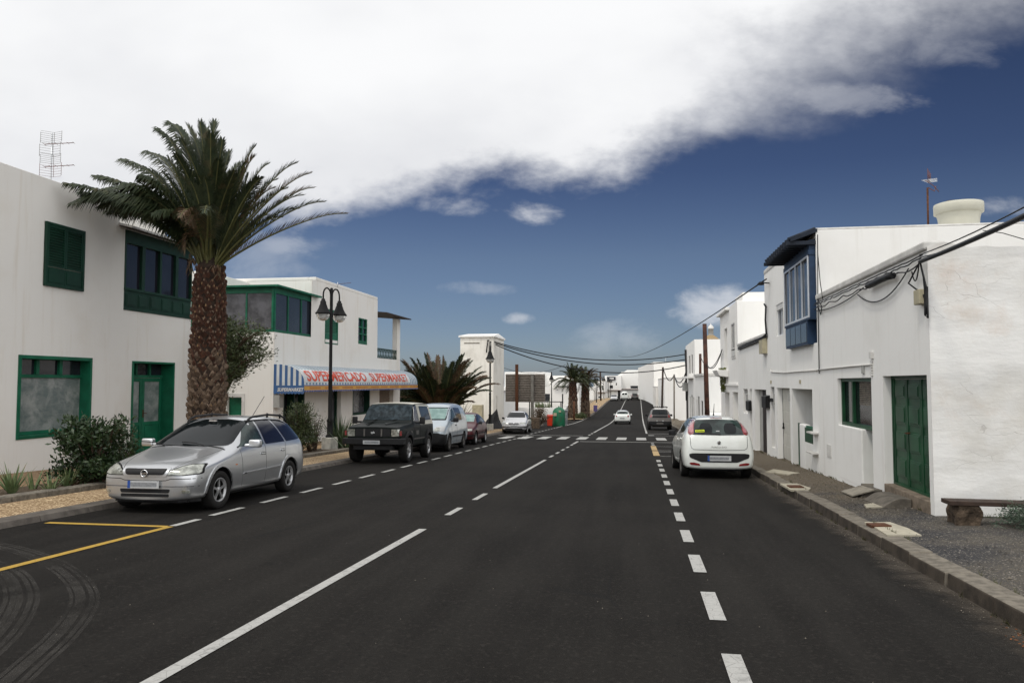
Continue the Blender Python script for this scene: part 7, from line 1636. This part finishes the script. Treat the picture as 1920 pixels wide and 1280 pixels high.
pat_p=[
 ('windscreen','F',[(-.76,1.25),(.76,1.25),(.68,1.71),(-.68,1.71)],'shade_blue',dict(rnd_=0,off=.006)),
 ('side_window','S',[(.46,1.22),(.20,1.66),(-.10,1.70),(-.12,1.20)],'curtain',dict(off=.006,rnd_=0)),
 ('hardtop_side','S',[(-.17,1.10),(-.15,1.735),(-1.76,1.735),(-1.93,1.16),(-1.93,1.10)],cream,dict(off=.006,rnd_=0)),
 ('hardtop_roof','T',[(.10,.66),(.10,-.66),(-1.90,-.66),(-1.90,.66)],cream,dict(off=.008,rnd_=0,res=.1)),
 ('rear_side_window','S',[(-.45,1.22),(-.42,1.68),(-1.52,1.68),(-1.68,1.24)],'glass_tinted',dict(off=.014,rnd_=1,parent='hardtop_side')),
 ('rear_window','B',[(-.6,1.25),(.6,1.25),(.55,1.66),(-.55,1.66)],'glass_tinted',dict(off=.01)),
 ('grille','F',[(-.52,.80),(-.52,1.01),(.52,1.01),(.52,.80)],'trim',dict(off=.012,rnd_=0)),
 ('headlight','F',[(.55,.80),(.55,1.00),(.78,1.00),(.78,.80)],'lamp_clear',dict(off=.016,rnd_=0,res=.04,mirror=True)),
 ('arch_flare','S',strip(arcp(1.22,.42,.46),.10),'trim',dict(off=.05,rnd_=0,res=.05)),
 ('arch_flare','S',strip(arcp(-1.22,.42,.46),.10),'trim',dict(off=.05,rnd_=0,res=.05)),
 ('seam','S',strip([(.60,1.12),(.60,.55)],.012),'seam',dict(off=.003,rnd_=0)),
 ('seam','S',strip([(-.16,1.15),(-.18,.55)],.012),'seam',dict(off=.003,rnd_=0)),
 ('side_stripe','S',[(.75,.66),(-.72,.66),(-.72,.70),(.75,.70)],'rim_dark',dict(off=.008,rnd_=0)),
 ('side_letters','S',[(.35,.80),(.05,.80),(.05,.93),(.35,.93)],'rim_dark',dict(off=.003,rnd_=1)),
 ('side_vent','S',[(.95,.86),(.80,.86),(.80,.93),(.95,.93)],'rim_dark',dict(off=.004,rnd_=0)),
]
def pat_extra(R,parts):
    mirrors(R,.50,.86,1.24,'trim',.17,.22,.08,.14)
    m=MB(); m.prism([(1.75,-.92,.56),(2.06,-.92,.56),(2.16,-.80,.56),(2.16,.80,.56),(2.06,.92,.56),(1.75,.92,.56)],(0,0,.18)); m.build('bumper',M['trim'],R,local=True,bevel=.02); m=MB(); m.box(1.80,2.02,-.60,.60,.40,.558); m.build('bumper_valance',M['trim'],R,local=True,bevel=.02)
    plate(R,2.16,-.0,.63,1,.50,.11,False)
    m=MB(); m.obox((2.045,0,.905),(.008,0,0),(0,.055,0),(0,0,.022)); m.obox((2.046,0,.905),(.008,0,0),(0,.032,.030),(0,-.01,.012)); m.build('badge',M['plate'],R,local=True)
    m=MB()
    for y in (-.26,.26): m.box(2.0,2.045,y-.02,y+.02,.80,1.01)
    m.build('grille_bar',M['rim_dark'],R,local=True)
    m=MB(); m.prism([(1.75,-.30,1.135),(.80,-.42,1.18),(.80,-.34,1.21),(1.70,-.24,1.17)],(0,0,.012)); m.prism([(1.75,.30,1.135),(.80,.42,1.18),(.80,.34,1.21),(1.70,.24,1.17)],(0,0,.012)); m.build('bonnet_ridge',offblack,R,local=True)
    m=MB(); 
    for y in (-.45,.15): m.tube([(.70,y,1.24),(.60,y+.2,1.29),(.585,y+.42,1.31)],.010,5)
    m.build('wiper',M['trim'],R,local=True)
    for s in (-1,1): m=MB(); m.box(1.99,2.01,s*.83-.03,s*.83+.03,.82,.96); m.build('indicator',M['lamp_red'],R,local=True)
    m=MB(); m.tube([(1.22,-.75,.40),(1.22,.75,.40)],.05,8); m.tube([(-1.22,-.75,.40),(-1.22,.75,.40)],.05,8); m.lathe([(0,-.12),(.13,-.08),(.13,.08),(0,.12)],(1.22,.15,.38),12); m.build('axle',M['trim'],R,local=True)
R=build_car(dict(label='black boxy off-road car with cream hardtop parked at the left kerb behind the silver estate',st=pat_st,paint=offblack,arches=[(1.22,.44,.42),(-1.22,.44,.42)],panels=pat_p,belt=.7,cend=.8,rail=.6,
 wheels=[(1.22,.375,.25,.76,'rim',6,0),(-1.22,.375,.25,.76,'rim',6,0)],extra=pat_extra,group='cars parked along the left kerb',under=(-1.9,1.8,.5,.45,.6)))
place(R,-7.72,23.75,-1,R_(1.5))
# ---------------------------------------------------------------- pale blue van
vanp=carpaint('pale_blue_paint',(.40,.46,.50),.35,.35,1.,da=.1)
van_st=[(2.20,.28,.55,.5,.72,.72,.68,.80,.58,.82),(2.10,.22,.74,.5,.82,.78,.78,.88,.66,.90),(1.8,.2,.80,.55,.885,.90,.84,.98,.72,1.01),(1.45,.2,.82,.55,.895,1.0,.85,1.10,.72,1.13),(1.30,.2,.82,.55,.895,1.02,.85,1.18,.72,1.22),(.62,.2,.82,.55,.895,1.08,.85,1.60,.68,1.68),(.35,.2,.82,.55,.895,1.1,.85,1.70,.67,1.79),(-.8,.2,.82,.55,.895,1.1,.86,1.74,.68,1.84),(-1.8,.2,.82,.55,.895,1.1,.86,1.74,.68,1.83),(-2.1,.24,.82,.55,.88,1.1,.85,1.66,.68,1.74),(-2.2,.3,.78,.55,.85,1.05,.80,1.3,.70,1.34)]
van_p=[
 ('windscreen_surround','F',[(-.70,1.16),(.70,1.16),(.63,1.64),(-.63,1.64)],'seam',dict(rnd_=1,off=.004)),
 ('windscreen','F',[(-.66,1.20),(.66,1.20),(.595,1.60),(-.595,1.60)],'sunshade',dict(rnd_=1,off=.009)),
 ('side_window','S',[(1.05,1.16),(.85,1.22),(.45,1.55),(.15,1.62),(.12,1.14)],'glass_green',dict(off=.006)),
 ('side_window','S',[(.0,1.14),(.0,1.63),(-1.0,1.63),(-1.0,1.14)],'glass_tinted',dict(off=.006)),
 ('headlight','F',[(.44,.74),(.44,.90),(.62,.95),(.79,.93),(.80,.76)],'plate',dict(off=.008,rnd_=1,res=.04,mirror=True)),
 ('headlight_lens','F',[(.50,.78),(.50,.89),(.66,.90),(.66,.78)],'lamp_clear',dict(off=.012,rnd_=2,res=.03,mirror=True)),
 ('bumper','F',[(-.80,.27),(-.82,.64),(-.60,.70),(.60,.70),(.82,.64),(.80,.27)],'trim',dict(off=.02,rnd_=1,res=.06)),
 ('bumper_corner','S',[(2.18,.25),(2.18,.62),(1.78,.66),(1.78,.25)],'trim',dict(off=.012,rnd_=0,res=.05)),
 ('rub_strip','S',[(.88,.52),(-1.0,.52),(-1.0,.58),(.88,.58)],'trim',dict(off=.012,rnd_=0,res=.1)),
 ('sill','S',[(.88,.24),(-1.0,.24),(-1.0,.29),(.88,.29)],'plate',dict(off=.012,rnd_=0,res=.1)),
 ('seam','S',strip([(.98,1.12),(.95,.3)],.012),'seam_soft',dict(off=.003,rnd_=0)),
 ('seam','S',strip([(.06,1.66),(.05,.3)],.012),'seam',dict(off=.003,rnd_=0)),
 ('door_handle','S',[(.30,.93),(.16,.93),(.16,.97),(.30,.97)],'trim',dict(off=.02,res=.03)),
]
R=build_car(dict(label='pale silver-blue small van with a silver sunshade, third in the left row',st=van_st,paint=vanp,arches=[(1.35,.38,.31),(-1.33,.38,.31)],panels=van_p,
 wheels=[(1.35,.315,.2,.77,'rim_dark',9,0),(-1.33,.315,.2,.77,'rim_dark',9,0)],extra=lambda R,p:(mirrors(R,1.0,.84,1.17,'trim',.20,.17,.12,.08)),group='cars parked along the left kerb',cat='van',under=(-1.9,1.9,.6,.17,.4)))
place(R,-7.93,29.85,-1,R_(1.2))
# ---------------------------------------------------------------- generic small cars
def hatch(label,paint,glassf,x,y,facing,yaw,group,front=True,rim='rim',moving=False,scale=1.,saloon=False,zs=1.,rearred=True,rear_lit=None):
    st=[(1.98,.26,.5,.42,.66,.56,.62,.64,.52,.66),(1.9,.2,.68,.44,.78,.62,.75,.70,.62,.73),(1.5,.18,.76,.48,.82,.74,.79,.81,.68,.85),(1.0,.18,.78,.5,.825,.82,.79,.90,.67,.93),(.85,.18,.78,.5,.825,.86,.79,.97,.66,.99),(.15,.18,.78,.5,.825,.90,.78,1.32,.55,1.37),(-.15,.18,.78,.5,.825,.90,.78,1.36,.55,1.42),(-.8,.18,.78,.5,.825,.91,.78,1.36,.55,1.42)]
    st+= [(-1.35,.2,.77,.5,.82,.92,.77,1.26,.55,1.33),(-1.72,.22,.75,.5,.80,.93,.74,1.02,.60,1.06),(-1.86,.25,.70,.5,.76,.86,.69,.92,.56,.95),(-1.90,.3,.6,.5,.68,.75,.6,.8,.48,.82)] if not saloon else [(-1.25,.2,.77,.5,.82,.92,.77,1.24,.54,1.30),(-1.70,.2,.76,.5,.81,.93,.76,.99,.60,1.02),(-2.1,.24,.72,.5,.77,.90,.71,.95,.56,.97),(-2.18,.3,.6,.5,.68,.78,.6,.84,.48,.86)]
    P=[('windscreen','F',[(-.60,1.0),(.60,1.0),(.52,1.32),(-.52,1.32)],glassf,dict(rnd_=1,off=.006)),
     ('side_window','S',[(.62,.96),(.20,1.25),(-.15,1.31),(-.18,.95)],'glass_tinted',dict(off=.006)),
     ('side_window','S',[(-.24,.95),(-.22,1.31),(-.85,1.30),(-1.15,1.15),(-1.28,.98)],'glass_tinted',dict(off=.006)),
     ('rear_window','B',[(-.58,1.03),(.58,1.03),(.50,1.31),(-.50,1.31)],'glass_green' if not front else 'glass_car',dict(rnd_=1,off=.006)),
     ('headlight','F',[(.34,.62),(.36,.69),(.70,.71),(.74,.62)],'lamp_clear',dict(off=.008,res=.04,mirror=True)),
     ('grille','F',[(-.30,.60),(-.32,.66),(.32,.66),(.30,.60)],'trim',dict(off=.01,res=.05)),
     ('bumper_strip','F',[(-.78,.40),(-.78,.45),(.78,.45),(.78,.40)],'trim',dict(off=.02,rnd_=0,res=.06)),
     ('lower_grille','F',[(-.55,.26),(-.55,.35),(.55,.35),(.55,.26)],'trim',dict(off=.006,res=.05)),
     ('tail_light','B',[(.50,.74),(.50,.92),(.65,.91),(.66,.75)],'lamp_red',dict(off=.010,res=.04,mirror=True)),
     ('bumper_strip','B',[(-.7,.30),(-.7,.40),(.7,.40),(.7,.30)],'trim' if not moving else 'seam_soft',dict(off=.006,rnd_=0,res=.06)),
     ('rub_strip','S',[(.75,.48),(-.85,.48),(-.85,.52),(.75,.52)],'trim' if not moving else 'seam_soft',dict(off=.01,rnd_=0,res=.1)),
     ('seam','S',strip([(-.21,.95),(-.22,.3)],.012),'seam',dict(off=.003,rnd_=0))]
    def ex(R,parts):
        mirrors(R,.56,.70,.95,'trim' if paint!=white else paint,.16,.12,.1,.08); plate(R,2.0,0,.48,1,.5,.11,False); plate(R,-1.93 if not saloon else -2.2,0,.62,-1,.5,.11,False)
        if front: m=MB(); m.lathe([(.05,0),(.05,.02),(0,.025)],(1.985,0,.63),12,axis='x'); m.build('badge',M['chrome'],R,local=True)
    R=build_car(dict(label=label,st=st,paint=paint,arches=[(1.2,.35,.29),(-1.2,.35,.29)],panels=P,wheels=[(1.2,.29,.18,.71,rim,5,0),(-1.2,.29,.18,.71,rim,5,0)],extra=ex,group=group,moving=moving,subs=2,under=(-1.6,1.6,.55,.15,.4)))
    place(R,x,y,facing,yaw); R.scale=(scale,scale,scale*zs); return R
redp=carpaint('dark_red_paint',(.060,.005,.008),.1,.4,.35,da=.08)
R=hatch('dark red hatchback with silver windscreen sunshade, last of the left kerb row behind the van',redp,'sunshade',-7.95,35.0,-1,R_(1.),'cars parked along the left kerb')
silver2=carpaint('light_silver_paint',(.52,.52,.53),.4,.35,1.,da=.08)
R=hatch('small silver saloon facing the camera, parked beyond the zebra crossing',silver2,'glass_car',-7.85,50.2,-1,R_(2.5),None,saloon=True)
R=hatch('small white hatchback driving away in the middle of the street',white,'glass_car',-1.62,80.6,1,0,None,front=False,moving=True)
# ---------------------------------------------------------------- dark off-roader with roof bars
suvp=carpaint('dusty_grey_paint',(.16,.15,.145),.2,.5,.3,dirt=(.24,.21,.17),da=.7)
suv_st=[(2.05,.35,.6,.55,.74,.76,.70,.86,.58,.88),(1.9,.28,.74,.6,.83,.84,.79,.94,.66,.97),(1.2,.28,.80,.62,.87,.98,.84,1.06,.70,1.09),(.9,.28,.80,.62,.87,1.0,.84,1.12,.70,1.16),(.3,.28,.80,.62,.87,1.03,.83,1.50,.60,1.58),(-.2,.28,.8,.62,.87,1.04,.83,1.58,.59,1.66),(-1.3,.28,.8,.62,.87,1.06,.83,1.58,.59,1.66),(-1.75,.3,.8,.62,.87,1.06,.82,1.48,.61,1.56),(-1.98,.32,.78,.62,.85,1.02,.79,1.16,.64,1.20),(-2.08,.36,.72,.6,.80,.92,.72,1.0,.58,1.03)]
suv_p=[('rear_window','B',[(-.60,1.12),(.60,1.12),(.52,1.53),(-.52,1.53)],'glass_car',dict(rnd_=1,off=.008)),
 ('tail_light','B',[(.60,.94),(.59,1.16),(.65,1.17),(.73,1.06),(.75,.95)],'lamp_red',dict(off=.012,res=.04,mirror=True)),
 ('tailgate_band','B',[(-.55,.93),(-.56,1.09),(.56,1.09),(.55,.93)],'trim',dict(off=.008,res=.06,rnd_=0)),
 ('bumper','B',[(-.80,.38),(-.82,.66),(.82,.66),(.80,.38)],'trim',dict(off=.02,res=.06,rnd_=0)),
 ('reversing_light','B',[(.18,.67),(.18,.74),(.26,.74),(.26,.67)],'plate',dict(off=.03,res=.03,rnd_=0,mirror=True)),
 ('side_window','S',[(.7,1.10),(.25,1.42),(-.1,1.52),(-1.2,1.52),(-1.6,1.2),(-1.5,1.12)],'glass_tinted',dict(off=.006)),
 ('roof_rim','B',[(-.57,1.55),(-.55,1.62),(.55,1.62),(.57,1.55)],'white_metal',dict(off=.008,res=.05,rnd_=0)),
 ('windscreen','F',[(-.6,1.2),(.6,1.2),(.55,1.5),(-.55,1.5)],'glass_car',dict())]
def suv_extra(R,parts):
    mirrors(R,.55,.74,1.10,'trim',.18,.16,.1,.12)
    m=MB()
    for x in (-.9,-.2,.4): m.box(x-.03,x+.03,-.62,.62,1.70,1.745)
    for s in (-1,1): m.box(-1.3,.6,s*.58-.02,s*.58+.02,1.655,1.70)
    for k in range(7): m.box(-.98,-.90,-.52+k*.16,-.45+k*.16,1.745,1.79)
    m.build('roof_rack',M['trim'],R,local=True)
    m=MB(); m.box(-2.12,-2.10,-.25,.25,.45,.56); m.build('tow_plate',M['rim_dark'],R,local=True)
R=build_car(dict(label='dusty grey off-road car with loaded roof bars parked right beyond the zebra crossing',st=suv_st,paint=suvp,arches=[(1.25,.42,.36),(-1.25,.42,.36)],panels=suv_p,wheels=[(1.25,.36,.22,.77,'rim_dark',6,0),(-1.25,.36,.22,.77,'rim_dark',6,0)],extra=suv_extra,subs=2,under=(-1.8,1.8,.55,.25,.5)))
place(R,1.55,61.0,1,R_(-.5))
# ---------------------------------------------------------------- distant traffic at the top of the rise
o=hatch('tiny grey car parked at the left kerb at the top of the rise',silver2,'glass_car',onx_y(1151,178),178,-1,0,None)
dg_=carpaint('dark_green_paint',(.03,.045,.04),.1,.5,.5)
vn=copy_tree(bpy.data.objects[R.name]); vn.location=(onx_y(1190,186),186,zr(186)); vn['label']='tiny dark vehicle at the top of the rise on the right side of the street'
for c in vn.children: 
    pass
vw=build_car(dict(label='tiny white van in the middle of the street at the top of the rise',st=[tuple([s[0]]+[v*1.15 if i in (4,6,8,9) else v for i,v in enumerate(s[1:],1)]) for s in van_st],paint=white,arches=[(1.35,.38,.31),(-1.33,.38,.31)],subs=2,cat='van',moving=True,
 panels=[('rear_window','B',[(-.6,1.35),(-.05,1.35),(-.05,1.75),(-.55,1.75)],'glass_car',dict(off=.01)),('rear_window','B',[(.05,1.35),(.6,1.35),(.55,1.75),(.05,1.75)],'glass_car',dict(off=.01)),('bumper','B',[(-.8,.35),(-.8,.6),(.8,.6),(.8,.35)],'trim',dict(off=.01)),('tail_light','B',[(.78,.8),(.78,1.2),(.86,1.2),(.88,.8)],'lamp_red',dict(off=.01,mirror=True))],
 wheels=[(1.35,.315,.2,.77,'rim_dark',5,0),(-1.33,.315,.2,.77,'rim_dark',5,0)]))
place(vw,onx_y(1171,182),182,1,0)
